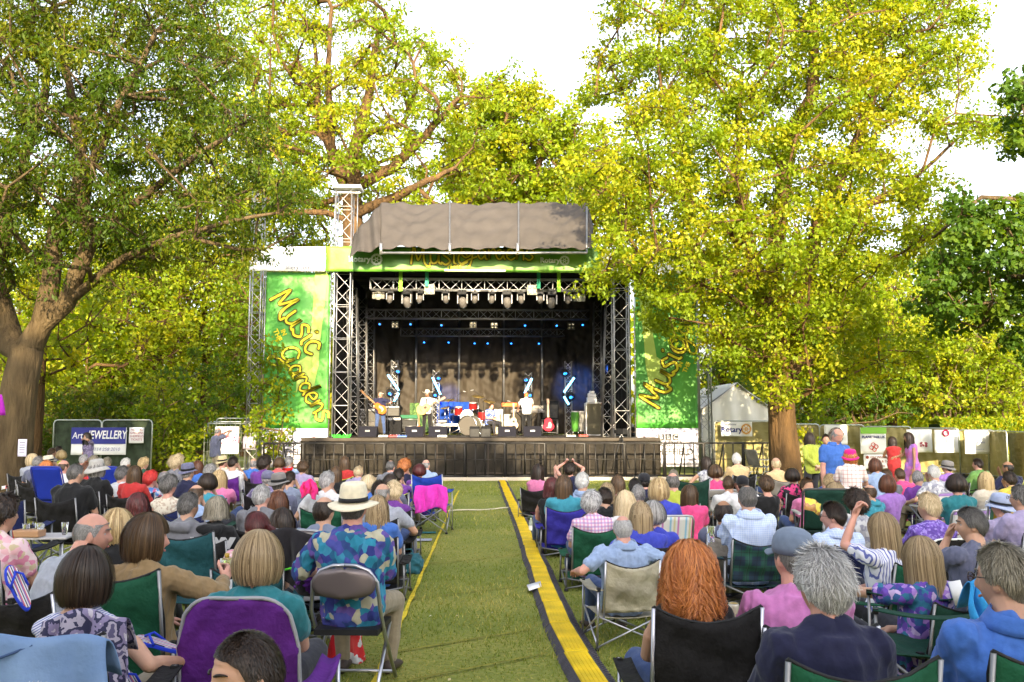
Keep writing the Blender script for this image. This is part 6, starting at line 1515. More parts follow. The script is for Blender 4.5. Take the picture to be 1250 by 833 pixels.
# ================================================================ CHAIRS
CHM = {}
def chair_parts(kind, h, bh=None):
    bh = round(bh or .5, 2); key = (kind, round(h, 2), bh)
    if key in CHM: return CHM[key]
    out = []
    def part(name, mb, role): me = mb.mesh(name, []); me.materials.append(None); out.append((name, me, role))
    if kind == 'camp':
        top = h+bh; bw = .24
        def bk(u, v):
            x = (-1+2*u)*bw; e = 1-(2*u-1)**2; z = h+.03+(top-h-.03)*(1-v)-.065*e*(1-v)*1.0; y = -.225-.11*(1-v)-.05*e*(.4+.6*math.sin(PI*min(1,v+.15)))+.006*math.sin(u*23+v*9)+.008*math.sin(v*13-u*5)
            return Vector((x, y, z))
        mb = MB(); mb.grid([[bk(u, v) for u in np.linspace(0,1,22)] for v in np.linspace(0,1,16)], thick=.006); part('backrest', mb, 'fabric')
        mb = MB(); mb.tube([bk(u,0)+Vector((0,0,.002)) for u in np.linspace(0,1,14)], .007, 6)
        for u in (0, 1): mb.tube([bk(u,v) for v in np.linspace(0,1,8)], .007, 6)
        part('piping', mb, 'trim')
        mb = MB(); P = []
        for v in np.linspace(0,1,10):
            P.append([Vector(((-1+2*u)*.26, -.22+.46*v, h+.015-.055*math.sin(PI*u)*math.sin(PI*min(1,v+.1))-.02)) for u in np.linspace(0,1,10)])
        mb.grid(P, thick=.006); part('seat', mb, 'fabric')
        for s in (-1, 1):
            mb = MB(); P = []
            for v in np.linspace(0,1,10): P.append([Vector((s*.275+(-.045+.09*u), -.28+.56*v, h+.235-.03*math.sin(PI*v)-.008*math.sin(PI*u))) for u in np.linspace(0,1,5)])
            mb.grid(P, thick=.008); part('armrest', mb, 'fabric')
        mb = MB(); r = .0095
        for s in (-1, 1):
            mb.tube([(s*.235,-.23,h-.06),(s*.24,-.34,top-.005)], r, 6)            # back posts
            mb.tube([(s*.30,.27,.015),(s*.29,.27,h+.235)], r, 6)                # front posts
            mb.tube([(s*.30,-.26,.015),(s*.29,-.27,h+.235)], r, 6)
            mb.tube([(s*.295,.27,.03),(s*.285,-.22,h+.0)], r, 6); mb.tube([(s*.295,-.26,.03),(s*.285,.25,h+.0)], r, 6)
        mb.tube([(-.295,.275,.03),(.285,.25,h)], r, 6); mb.tube([(.295,.27,.03),(-.285,.245,h)], r, 6)
        mb.tube([(-.295,-.265,.03),(.285,-.25,h)], r, 6); mb.tube([(.295,-.26,.03),(-.285,-.245,h)], r, 6)
        part('frame', mb, 'frame')
        mb = MB()
        for s in (-1,1):
            for y in (.27,-.26): mb.lathe([(.02,.0),(.022,.012),(.013,.03)], (s*.30,y,0), 10)
            mb.box((s*.285,-.265,h+.23), (.03,.035,.035)); mb.box((s*.29,.27,h+.22), (.028,.028,.03))
        part('joints', mb, 'black')
    elif kind == 'moon':      # rounded padded back
        top = h+bh
        def bk(u, v):
            a = -1+2*u; wv = .255*(1-.25*max(0,(.25-v))**1.0*2); z = h+.02+(top-h)*(1-v)-.10*abs(a)**4*(1-v)-.02*(1-a*a)*(1-v)
            return Vector((a*wv, -.22-.12*(1-v)-.05*(1-a*a), z))
        mb = MB(); mb.grid([[bk(u, v)+Vector((0,.005*math.sin(u*19+v*15),.004*math.sin(u*27))) for u in np.linspace(0,1,26)] for v in np.linspace(0,1,18)], thick=.014); part('backrest', mb, 'fabric')
        mb = MB(); mb.tube([bk(0,v)-Vector((0,.01,0)) for v in np.linspace(1,0,8)]+[bk(u,0)-Vector((0,.01,0)) for u in np.linspace(.03,.97,18)]+[bk(1,v)-Vector((0,.01,0)) for v in np.linspace(0,1,8)], .009, 6); part('piping', mb, 'trim')
        mb = MB(); mb.grid([[Vector(((-1+2*u)*.27, -.22+.48*v, h-.03*math.sin(PI*u))) for u in np.linspace(0,1,8)] for v in np.linspace(0,1,8)], thick=.012); part('seat', mb, 'fabric')
        for s in (-1,1):
            mb = MB(); P = [[Vector((s*.30+(-.06+.12*u)*(1-.3*v), -.30+.5*v, h+.20-.04*math.sin(PI*v)+.03*abs(2*u-1))) for u in np.linspace(0,1,6)] for v in np.linspace(0,1,9)]
            mb.grid(P, thick=.012); part('armrest', mb, 'fabric')
        mb = MB(); r = .012
        for s in (-1,1):
            mb.tube([(s*.21,-.30,.02),(s*.205,-.325,h+.20)], r, 8); mb.tube([(s*.33,.25,.02),(s*.33,.22,h+.2)], r, 6); mb.tube([(s*.32,.25,.03),(s*.26,-.27,h)], r*.8, 6); mb.tube([(s*.27,-.29,.03),(s*.32,.22,h)], r*.8, 6)
        mb.tube([(-.25,-.3,.05),(.31,.23,h)], r*.8, 6); mb.tube([(.25,-.3,.05),(-.31,.23,h)], r*.8, 6); part('frame', mb, 'frame')
    elif kind in ('lawn', 'deck'):
        hi = kind == 'deck'; top = h+(.62 if hi else bh); bw = .25
        mb = MB(); fn = lambda x, t: Vector((x, -.21-(.26 if hi else .14)*t, h+.02+(top-h-.02)*t))
        mb.grid([[fn((-1+2*u)*bw, v)+Vector((0,-.015*math.sin(PI*u),0)) for u in np.linspace(0,1,14)] for v in np.linspace(.98,.02,12)], thick=.006); part('backrest', mb, 'fabric')
        mb = MB(); mb.grid([[Vector(((-1+2*u)*.25, -.20+.46*v, h+.01-.025*math.sin(PI*u))) for u in np.linspace(0,1,8)] for v in np.linspace(0,1,8)], thick=.006); part('seat', mb, 'fabric')
        mb = MB(); r = .0125
        c = [fn(-.27, 0), fn(-.27, .9), fn(-.25, .985), fn(-.2, 1.0), fn(.2, 1.0), fn(.25,.985), fn(.27,.9), fn(.27,0)]
        mb.tube(c, r, 8); mb.tube([(-.27,.28,h),(-.27,-.24,h)], r, 8); mb.tube([(.27,.28,h),(.27,-.24,h)], r, 8); mb.tube([(-.27,.28,h),(.27,.28,h)], r, 8)
        for s in (-1,1):
            mb.tube([(s*.29,-.30,.02),(s*.29,.20,h+.20)], r, 8); mb.tube([(s*.29,.30,.02),(s*.29,-.18,h+.16)], r, 8)
        mb.tube([(-.29,-.30,.02),(.29,-.30,.02)], r, 8); mb.tube([(-.29,.30,.02),(.29,.30,.02)], r, 8); part('frame', mb, 'frame')
        for s in (-1,1): mb = MB(); mb.box((s*.295, -.03, h+.215), (.045,.46,.02)); part('armrest', mb, 'arm')
    elif kind == 'metal':
        mb = MB(); r = .0125; top = h+.40
        for s in (-1,1):
            mb.tube([(s*.225,.30,.015),(s*.215,-.05,h-.05),(s*.215,-.2,h+.12),(s*.20,-.24,top-.10),(s*.15,-.25,top-.03),(s*.07,-.25,top),(0,-.25,top+.003)], r, 8)
            mb.tube([(s*.205,-.30,.015),(s*.20,.2,h-.03)], r, 8)
        mb.tube([(-.22,.29,.05),(.22,.29,.05)], r*.9, 8); mb.tube([(-.205,-.28,.05),(.205,-.28,.05)], r*.9, 8); mb.tube([(-.2,.2,h-.03),(.2,.2,h-.03)], r, 8); part('frame', mb, 'frame')
        P = []
        for v in np.linspace(-1,1,11):
            hw = .195*math.sqrt(max(.02,1-abs(v)**3.2)); P.append([Vector((hw*(-1+2*u), -.262-.022*(1-(2*u-1)**2), top-.105-.085*v-.02*(1-v)*0+.03*(v > .2)*0)) for u in np.linspace(0,1,14)])
        mb = MB(); mb.grid(P, thick=.012); part('backrest', mb, 'fabric')
        mb = MB(); mb.prism([(-.20,-.2),(.20,-.2),(.21,.2),(-.21,.2)], h-.03, h+.005); part('seat', mb, 'black')
    CHM[key] = out; return out
M_ALUW = mat('white_tube_frame', (.62,.62,.64), .35, .3)
def chair(loc, rz, scale, kind, h, fabric, label, group='folding chairs of the audience', frame=None, trim=None, arm=None, bh=None):
    nm = {'camp':'camping_chair','moon':'padded_chair','lawn':'sling_chair','deck':'reclining_chair','metal':'folding_chair'}[kind]
    e = empty(nm, loc, rz, label, 'chair', group); e.scale = (scale,)*3
    for name, me, role in chair_parts(kind, h, bh):
        o = link(name, me, e); setm(o, {'fabric': fabric, 'frame': frame or (M_DKALU if kind == 'camp' else M_ALU), 'trim': trim or M_BLACK, 'black': M_BLACK, 'arm': arm or M_ALUW}[role])
    return e
# ================================================================ AUDIENCE
FAB = {'green': (.012,.085,.045), 'dgreen': (.012,.05,.035), 'navy': (.012,.018,.075), 'blue': (.015,.05,.36), 'purpleblue': (.035,.03,.30), 'black': (.014,.013,.014), 'purple': (.10,.018,.20), 'cream': (.42,.38,.29), 'grey': (.22,.20,.18), 'royal': (.02,.09,.38), 'teal': (.02,.09,.11)}
COL = {'white': (.72,.71,.74), 'black': (.016,.016,.018), 'navy': (.018,.02,.065), 'grey': (.20,.20,.23), 'lgrey': (.36,.38,.46), 'ltblue': (.30,.42,.68), 'blue': (.03,.15,.58), 'bluegrey': (.20,.24,.36), 'slate': (.12,.13,.22), 'turq': (.02,.30,.42), 'teal': (.01,.20,.24), 'royal': (.03,.05,.55), 'purple': (.17,.03,.32), 'lav': (.36,.30,.52), 'violet': (.36,.15,.58), 'pink': (.70,.16,.38), 'hot': (.78,.03,.22), 'coral': (.75,.10,.10), 'red': (.55,.015,.015),
 'lime': (.45,.52,.03), 'yellow': (.70,.55,.03), 'orange': (.72,.48,.22), 'beige': (.5,.42,.32), 'tan': (.30,.19,.08), 'green': (.12,.28,.06), 'dkgreen': (.02,.10,.06), 'pinkpolo': (.62,.17,.50), 'cream': (.62,.55,.45)}
PT = {'hawaii': pattern_mat('shirt_print_blue', [(.02,.03,.20),(.015,.20,.32),(.05,.06,.30),(.42,.40,.30),(.01,.10,.22),(.10,.06,.28),(.03,.22,.36),(.02,.05,.2)], 19), 'floralp': pattern_mat('blouse_print_violet', [(.03,.05,.24),(.30,.16,.50),(.02,.08,.22),(.48,.36,.60),(.06,.04,.26),(.12,.05,.35),(.02,.14,.24)], 30),
 'pinkfl': pattern_mat('pink_floral', [(.70,.40,.45),(.62,.22,.34),(.72,.56,.55),(.55,.45,.30),(.72,.5,.56)], 30), 'gingham': plaid_mat('woven_check_pink', (.72,.62,.68), [(28,.0,.5,(.62,.12,.30),0),(28,0,.5,(.3,.2,.5),2)]), 'zigzag': pattern_mat('blue_white_weave', [(.62,.62,.70),(.16,.18,.42)], 95, 'stripe_z', rot=.5),
 'bluewhite': plaid_mat('fine_blue_check', (.42,.52,.78), [(55,0,.25,(.65,.72,.88),0),(55,0,.25,(.65,.72,.88),2)]), 'checkw': plaid_mat('white_check', (.80,.72,.68), [(16,.0,.16,(.5,.18,.14),0),(16,0,.16,(.5,.18,.14),2)]),
 'stripe': pattern_mat('blue_white_stripe', [(.70,.70,.78),(.70,.70,.78),(.12,.14,.42)], 46, 'stripe_x'), 'purfl': pattern_mat('purple_speckle', [(.12,.06,.36),(.18,.10,.46),(.30,.22,.60),(.10,.05,.3)], 60), 'bluefl': pattern_mat('blue_floral', [(.05,.12,.45),(.4,.42,.6),(.03,.06,.3),(.2,.25,.55)], 26),
 'blackfl': pattern_mat('black_pink_floral', [(.02,.02,.03),(.65,.05,.2),(.02,.02,.03),(.4,.03,.12)], 22), 'greyfl': pattern_mat('grey_floral', [(.34,.34,.38),(.5,.5,.52),(.22,.22,.28)], 26), 'dottedp': pattern_mat('grey_violet_print', [(.18,.15,.28),(.28,.24,.38),(.12,.10,.2)], 30), 'redfl': pattern_mat('blue_red_floral', [(.08,.2,.55),(.5,.1,.2),(.1,.3,.6),(.5,.5,.6)], 24),
 'ombre': pattern_mat('violet_pink_dye', [(.34,.14,.50),(.45,.14,.42),(.55,.12,.34)], 3, 'noise'), 'lace': pattern_mat('cream_lace', [(.68,.62,.52),(.5,.4,.32)], 44)}
def topm(c):
    if c in PT: return PT[c]
    q = COL[c]; g = sum(q)/3; return cloth(tuple((v*.86+g*.14)*.88 for v in q))
TARTAN = plaid_mat('tartan_green_navy', (.012,.03,.06), [(7.5,.0,.38,(.012,.09,.05),0),(7.5,0,.38,(.012,.09,.05),2),(15,.42,.52,(.01,.01,.02),0),(15,.42,.52,(.01,.01,.02),2),(7.5,.17,.20,(.05,.12,.10),0)])
STRIPEY = pattern_mat('pastel_striped_sling', [(.62,.62,.58),(.25,.45,.62),(.62,.62,.60),(.55,.5,.3),(.6,.62,.6),(.5,.2,.42),(.62,.62,.6),(.62,.62,.6)], 6.2, 'stripe_x', bump=0)
DECKY = pattern_mat('yellow_striped_sling', [(.72,.48,.04),(.03,.04,.12),(.15,.38,.22),(.72,.48,.04),(.03,.04,.12)], 6.4, 'stripe_x', bump=0)
PLUM = pattern_mat('lilac_band_sling', [(.6,.6,.62),(.30,.18,.45),(.6,.6,.62)], 5, 'stripe_z', bump=0)
def fabm(c): return {'tartan': TARTAN, 'stripey': STRIPEY, 'decky': DECKY, 'plum': PLUM}.get(c) or mat('chair_fabric', FAB[c], .8, var=.35, vscale=4, bump=1.0, bscale=8, bdist=.03)
M_JEAN = cloth((.05,.08,.19), 'denim'); M_DK = cloth((.03,.03,.04), 'dark_trousers'); M_KHAKI = cloth((.28,.23,.16), 'khaki_cloth')
# x, ytop, head px, sex, hair, haircolour, style, top, body turn, head turn, chair kind:colour, arms L:R, description, extras
A = [
# ---- left block, far rows
(60,556,17,'m','short','brown','tee','white',0,10,'black','man in cream boater hat and white top near the big trunk',dict(hat='boater',hatcol='cream')),
(40,553,15,'f','bob','fair','tee','lgrey',0,25,'black','pale haired woman half hidden by the big left trunk',{}),
(47,556,17,'m','short','grey','tee','slate',0,20,'black','grey haired man leaning beside the big left trunk',{}),
(57,561,18,'f','scruffy','ginger','tee','navy',0,-10,'black','ginger haired woman just right of the big left trunk',{}),
(78,560,18,'m','fuzz','brown','tee','white',0,5,'black','bald pinkish man in white shirt behind the blue recliner',dict(skin='p')),
(64,546,13,'m','short','brown','tee','grey',0,15,'black','small brown haired man far back below the blue banner',{}),
(72,544,12,'m','short','dark','tee','slate',0,10,'black','farthest dark haired man below the left fence panel',{}),
(75,549,13,'f','shortbob','blonde','tee','lime',0,-15,'black','small blonde woman in lime top far left',dict()),
(103,554,14,'m','short','silver','tee','lgrey',0,30,'black','silver haired man right below the woman with dark curls',{}),
(115,555,13,'f','shortbob','greybrown','tee','beige',0,-5,'black','greyish brown haired woman below the blue and white banner',{}),
(107,563,14,'f','shag','chestnut','tee','red',0,20,'black','chestnut haired woman in red behind the wide grey sunhat',{}),
(93,564,26,'m','crop','darkgrey','tee','black',4,35,'black','cropped grey man in black shirt between the blue recliners',dict(vis=1)),
(119,561,22,'f','bob','grey','tee','black',0,8,'black','woman in wide pale grey sunhat and black top',dict(hat='sunhat',hatcol='lgreyhat')),
(131,557,15,'m','short','greybrown','tee','beige',0,5,'black','man with greying brown hair below the small white notice',{}),
(154,558,15,'m','short','white','tee','white',0,12,'black','white haired man below the left fence post',{}),
(150,567,21,'m','short','darkgrey','tee','white',0,22,'black','dark grey haired man in white collar behind the second recliner',{}),
(165,567,22,'f','long','brown','long','red',0,30,'black','long brown haired woman in red top, left block',{}),
(176,558,15,'f','fluffy','blonde','long','dkgreen',0,5,'black','curly blonde woman in dark green coat near the bush',{}),
(184,574,16,'f','fluffy','red','tee','redfl',0,10,'navy','woman with bright scarlet hair and blue floral top',{}),
(216,556,18,'f','curly','fair','long','grey',0,15,'black','fair curly haired woman in grey jacket by the bush',{}),
(201,573,17,'m','thin','grey','tee','ltblue',0,15,'black','thin haired grey man in pale blue behind the lace top woman',{}),
(207,579,27,'f','fluffy','darkgrey','tank','lace',0,22,'navy','woman with grey wavy hair and cream lace halter top',{}),
(230,566,22,'m','short','grey','long','navy',0,30,'black','man in purple grey fedora with dark navy jacket',dict(hat='fedora',hatcol='slatehat')),
(242,561,16,'f','long','chestnut','tee','blue',0,-5,'black','chestnut long haired woman in blue behind the fedora',{}),
(257,566,16,'f','fluffy','grey','tee','lgrey',0,10,'black','fluffy grey haired woman right of the purple grey fedora',{}),
(254,577,24,'f','shortbob','dark','tee','turq',0,10,'dgreen','dark short haired woman in turquoise top, left block',{}),
(268,572,22,'f','long','blonde','tee','pink',0,5,'purple','long blonde haired woman in pink, left block',{}),
(272,557,14,'m','short','brown','tee','cream',0,15,'black','man in straw hat with dark band, left block',dict(hat='fedora',hatcol='straw')),
(285,556,16,'m','short','dark','tank','white',0,20,'purple','dark haired man in white vest, left block',{}),
(240,589,23,'m','balding','brown','tee','ltblue',0,30,'navy','balding brown haired man in light blue behind the grey hoodie',{}),
(169,599,30,'f','shag','darkred','tee','navy',0,5,'navy','woman with dark red hair above a navy camp chair',{}),
(231,599,33,'m','short','darkgrey','long','grey',6,32,'black','dark grey haired man in grey hooded sweatshirt',dict(hood=1)),
(265,604,33,'f','scruffy','greybrown','long','black',4,8,'black','grey brown haired person in black hoodie with white print',dict(hood=1,printed=1)),
(144,618,42,'f','bob','blonde','tee','black',0,15,'navy','blonde woman with sunglasses pushed up, behind the bald man',dict(glasses='up')),
(181,624,57,'f','bobf','brown','long','tan',8,62,'green','brown bobbed woman in tan jacket seen in profile, green chair',dict(near=1,face=1,arms=('lap','cup'),cb=686)),
(113,621,56,'m','crop','grey','tee','lgrey',28,42,'black','bald man in pale grey shirt leaning and looking right',dict(near=1,face=1,bald=1,skin='p',lean=-16,h=.34)),
(106,663,71,'f','bobf','dark','tank','zigzag',5,6,'black','dark bobbed woman in blue and white patterned top, lower left',dict(near=1,arms=('lap','far'))),
(4,602,46,'f','fluffy','dark','tee','pinkfl',5,5,'black','dark curly haired woman cut by the left picture edge',dict()),
(303,758,118,'m','crop','dark','tee','navy',-62,-68,'none','dark cropped man looking left at the bottom edge',dict(near=1,face=1,h=.28,skin='n')),
(36,826,100,'m','short','silver','tee','slate',0,0,'none','grey haired head at the bottom left corner below the denim jacket',dict(near=1,h=.12)),
(310,558,14,'m','fuzz','grey','tee','blue',0,8,'black','balding man in bright blue shirt near the outer truss tower',{}),
(323,557,18,'f','curly','dark','tee','purple',0,10,'black','dark curly haired woman below the left green banner',{}),
(341,558,15,'f','shortbob','brown','tee','coral',0,30,'black','brown haired woman in coral top below the left green banner',{}),
(353,556,15,'m','short','grey','tee','ltblue',0,20,'black','grey haired man in pale blue shirt with red collar',dict(collar='red')),
(370,562,16,'f','fluffy','brown','tee','lav',0,5,'green','brown haired woman in lavender top on a green chair, far rows',{}),
(327,574,17,'m','short','grey','tee','dottedp',0,5,'black','person in blue grey cap behind the grey fedora',dict(hat='cap',hatcol='slatehat')),
(341,578,24,'m','short','darkgrey','tee','slate',0,10,'black','person in mid grey felt hat with dark band',dict(hat='fedora',hatcol='greyhat')),
(354,574,21,'m','short','dark','tee','bluegrey',10,15,'navy','dark haired boy in blue grey shirt leaning right',{}),
(320,590,32,'m','short','silver','tee','grey',0,25,'black','short silver haired man in the middle of the left block',{}),
(340,597,25,'f','long','chestnut','tee','navy',0,20,'navy','chestnut haired girl behind the short silver haired man',{}),
(345,617,30,'f','long','dark','tee','black',0,5,'green','long dark haired woman left of the green chair back',{}),
(314,621,46,'f','pony','darkred','tee','pinkfl',-5,-52,'teal','dark red haired woman with ponytail and pink floral top, looking left',dict(near=1,face=1)),
(400,574,27,'m','short','silver','tee','white',0,40,'green','silver haired man in white shirt looking right behind the panama hat',{}),
(396,603,40,'m','balding','dark','tee','bluegrey',0,8,'black','balding man with long dark hair beside the panama hat',dict()),
(432,595,50,'m','crop','darkgrey','half','hawaii',4,4,'metal:grey','large man in panama hat and blue patterned holiday shirt',dict(near=1,hat='panama',hatcol='panama',h=.44,build=1.12,arms=('rest','lap'),legvis=1)),
(316,645,66,'f','bob','dirty','tee','teal',0,4,'moon:purple','blonde bobbed woman in teal top on the purple chair',dict(near=1,cb=724)),
(410,568,16,'f','long','brown','tee','black',0,5,'black','long brown haired girl left of the boy in lavender',{}),
(421,556,16,'f','long','brown','tee','red',0,5,'yellowtrim','long brown haired woman in front of the skirted stage, left',{}),
(438,568,15,'m','short','fair','tee','lav',8,35,'none','fair haired boy in lavender shirt, standing up slightly',dict(h=.28)),
(450,579,13,'f','shortbob','fair','tee','blue',0,5,'none','small fair haired child behind the panama hat',dict(h=.12)),
(477,561,17,'m','thin','darkgrey','tee','grey',0,5,'blue','dark grey haired man in front row by the blue chair, left block',{}),
(494,560,18,'f','fluffy','ginger','tee','navy',0,25,'lime','orange blonde woman on lime trimmed chair in the front row',{}),
(487,571,18,'m','short','dark','tee','purple',8,20,'lime2','dark haired man in purple shirt at the aisle side',{}),
(463,585,14,'m','short','dark','tee','navy',0,0,'none','dark head just left of the bald man with glasses on top',{}),
(477,578,14,'f','shortbob','dark','tee','slate',0,0,'none','dark brown head between the front row people, left block',{}),
(512,566,17,'f','shortbob','darkred','tee','purple',0,-8,'blue2','dark red haired woman in purple on the blue camp chair',dict()),
(520,560,16,'m','fuzz','grey','tee','ltblue',5,10,'black','bald grey man in light blue at the aisle corner',{}),
(467,588,28,'m','fuzz','grey','tee','lgrey',6,10,'black','balding man with glasses pushed up and pale tee shirt',dict(glasses='up',build=1.1,arms=('lap','rest'))),
(481,587,21,'f','fluffy','fair','tee','purple',0,8,'black2','short fair haired woman in purple top near the aisle',{}),
(461,603,30,'f','longw','dirty','tee','blue',0,8,'black','wavy dark blonde woman right beside the panama hat',{}),
# ---- right block
(657,566,18,'f','longw','dark','tank','pink',20,55,'black','long dark haired woman in pink raising her right hand',dict(arms=('lap','up'))),
(696,566,18,'f','curly','dark','tank','navy',0,20,'none','dark haired person with both hands on the head',dict(h=.30,arms=('head','head'))),
(674,582,20,'f','shag','darkred','tank','black',0,-5,'none','dark red haired woman with bare back and black straps',{}),
(688,579,25,'f','long','brown','tee','turq',0,5,'purpleblue','brown haired woman in turquoise top on a violet blue chair',{}),
(711,576,24,'m','short','white','long','ltblue',6,12,'green','white haired man in pale blue shirt beside the ramp side rows',dict(collar=1)),
(722,599,25,'f','fluffy','silver','tee','gingham',0,15,'green','silver haired woman in pink checked blouse, green chair',{}),
(741,588,16,'f','long','dirty','tee','black',0,0,'none','dark blonde child in black behind the checked blouse',dict(h=.2)),
(738,594,17,'m','short','dark','tee','black',0,-10,'none','dark haired child in black right of the checked blouse',dict(h=.2)),
(754,579,18,'f','long','brown','tee','pink',0,0,'none','long brown haired girl in pink near the barrier',{}),
(763,598,24,'f','longw','fair','tee','white',-10,-20,'none','long fair haired girl in white top, right block',{}),
(779,590,16,'m','crop','grey','tee','white',0,0,'none','boy with cropped hair and white shirt, right block',{}),
(775,583,13,'m','short','black','tee','black',0,0,'none','dark haired child left of the child in a black cap',dict(h=.15)),
(786,578,14,'m','short','black','tee','navy',0,0,'none','child in black cap near the barrier',dict(hat='cap',hatcol='blackhat',h=.15)),
(760,627,39,'m','crop','silver','polo','ltblue',-6,8,'cream','balding silver haired man in pale blue polo shirt by the ramp',dict(near=1,cb=684,collar=1,arms=('far','wide'),skin='p',build=1.1,h=.28,hairx='balding')),
(782,611,36,'f','long','dirty','tee','royal',0,0,'green2','long dark blonde woman on a green chair behind the pale blue polo',{}),
(797,611,30,'f','shortbob','grey','tee','royal',0,10,'black','grey haired woman between the two blonde women',{}),
(842,661,68,'f','wildred','ginger','tank','black',0,4,'black','woman with long curly ginger hair on a black camp chair',dict(near=1,cb=738)),
(804,583,28,'f','bob','blonde','tee','royal',0,12,'stripey','blonde bobbed woman in royal blue dress on a striped chair',dict(glasses='up')),
(821,576,24,'m','balding','darkgrey','tee','lime',0,5,'dgreen','balding dark haired man in lime green shirt',{}),
(842,591,20,'f','long','brown','tee','hot',0,75,'none','brown haired girl in hot pink looking right beside the grey chair',dict(h=.2)),
(822,572,12,'m','crop','greybrown','tee','white',0,0,'none','brown head just above the lime green shirted man',dict(h=.2)),
(862,557,16,'f','long','dark','tank','greyfl',0,0,'none','long dark haired woman in patterned dress by the barrier',{}),
(873,567,20,'f','shortbob','brown','tee','hot',0,5,'lawn:grey','brown haired woman in hot pink top on a grey sling chair',{}),
(899,553,17,'m','short','white','tee','orange',-5,15,'black','white haired man in sunlit peach shirt near the barrier end',{}),
(889,580,14,'m','crop','brown','tee','white',0,10,'none','small brown haired boy below the peach shirted man',dict(h=.15)),
(906,581,21,'m','short','dark','tee','white',0,-5,'none','person in black cap and white shirt behind the checked shirt man',dict(hat='cap',hatcol='blackhat',h=.2)),
(912,591,36,'m','thin','darkgrey','long','bluewhite',0,2,'tartan','grey haired man in pale blue checked shirt, tartan chair',dict(near=1,cb=655,collar=1,arms=('lap','lap'))),
(883,609,25,'m','balding','dark','tee','slate',0,10,'grey','dark haired balding man left of the pale checked shirt',dict(skin='t')),
(935,581,26,'f','fluffy','brown','tank','black',0,0,'none','short brown haired woman in black vest, right block',dict(h=.3)),
(947,558,17,'m','fuzz','fair','tee','orange',0,0,'grey','bald man in bright sunlit yellow shirt',{}),
(967,572,19,'f','shortbob','dark','tee','blackfl',0,8,'black','dark haired woman in black and pink floral top',{}),
(1068,560,21,'f','bob','chestnut','tee','ltblue',10,40,'none','chestnut bobbed woman in light blue bending by the poster',dict(h=.42,lean=-14)),
(1010,573,18,'f','long','dirty','tee','bluefl',0,0,'dgreen','dark blonde woman near the large green chair, right block',{}),
(1014,580,19,'f','fluffy','blonde','tee','bluefl',0,-5,'none','fluffy blonde woman behind the one with sunglasses',{}),
(1019,589,28,'f','scruffy','dirty','tee','white',0,-20,'black','blonde woman with sunglasses on head and white top',dict(glasses='up',arms=('read','read'))),
(1017,612,37,'m','short','dark','polo','bluewhite',-14,-42,'navygreen','young dark haired man in glasses looking left',dict(near=1,glasses=1,collar=1)),
(1045,600,22,'f','curly','dark','tee','greyfl',0,0,'none','dark curly haired woman behind the young man in glasses',{}),
(1061,591,24,'m','balding','brown','polo','turq',-25,-30,'none','balding man in glasses and turquoise shirt looking down left',dict(glasses=1,h=.35,collar=1)),
(1083,580,27,'f','bob','chestnut','tee','violet',-12,-8,'none','chestnut bobbed woman in violet tee shirt',dict(h=.35)),
(1082,572,13,'m','crop','brown','tee','grey',0,0,'none','brown haired child below the red dress',dict(h=.15)),
(1098,571,14,'m','crop','brown','tee','hot',0,0,'none','brown haired child in crimson top below the purple dress',dict(h=.15)),
(985,583,12,'f','short','brown','tee','pink',0,170,'none','small child facing the camera beside the green chair',dict(h=.15)),
(1139,568,22,'m','short','white','tee','greyfl',-8,5,'plum','white haired man in patterned shirt before the posters',{}),
(1156,563,17,'m','crop','darkgrey','tee','violet',0,-12,'black','man in grey flat cap and violet shirt before the fence',dict(hat='bucket',hatcol='greyhat')),
(1193,560,15,'m','short','dark','tee','green',0,-12,'black','dark haired man in green shirt before the fence',{}),
(1203,576,22,'f','long','blonde','tee','cream',0,8,'blue3','long blonde haired woman behind the royal blue chair',{}),
(1230,563,18,'m','fuzz','black','tee','navy',0,-20,'grey','bald dark man in navy near the right edge fence',dict(skin='t')),
(1232,577,21,'f','fluffy','dark','tee','yellow',0,0,'none','brown curly haired woman in yellow at the right edge',dict(h=.3)),
(1167,580,28,'f','shortbob','dark','tee','teal',0,0,'plum2','dark bobbed woman in teal top on a lilac banded chair',{}),
(1120,574,17,'m','crop','grey','tee','purple',12,20,'black','man in purple bending right of the violet tee shirt',dict(lean=-12)),
(1133,601,35,'f','crop','fair','tee','purfl',0,-25,'blackpad','short fair haired woman in speckled purple top',dict(hairx='short')),
(1077,625,42,'f','long','dirty','tee','stripe',-22,-15,'green','woman in striped blouse with her hand at her forehead',dict(near=1,arms=('brow','lap'),glasses=None)),
(1185,619,47,'m','short','darkgrey','tee','slate',-12,-52,'green','dark grey haired man in profile with fist at his chin',dict(near=1,face=1,arms=('chin','lap'))),
(1124,654,53,'f','long','dirty','tee','floralp',-18,-6,'dgreen','long blonde haired woman in violet floral blouse pointing left',dict(near=1,arms=('pointing','lap'),handx=1)),
(967,646,68,'m','crop','darkgrey','polo','pinkpolo',0,-18,'black','man in blue grey cap and pink polo shirt',dict(near=1,cb=757,hat='cap',hatcol='capblue',build=1.08)),
(1004,668,94,'f','spiky','silver','long','navy',0,-10,'green','silver short haired woman in navy sweater at the front',dict(near=1,cb=795,glasses=1,build=1.1)),
(1225,663,92,'m','short','greybrown','long','blue',0,-34,'green','greying man in dark glasses and bright blue shirt at the right',dict(near=1,cb=797,glasses=1,face=1,collar=1,build=1.15)),
(1246,592,36,'m','short','darkgrey','tee','lav',-5,-30,'black','grey haired man in glasses cut by the right picture edge',dict(glasses=1)),
(1222,603,24,'m','short','grey','tee','lav',0,-15,'none','person in pale blue bucket hat beside the yellow striped chair',dict(hat='bucket',hatcol='paleblue')),
]
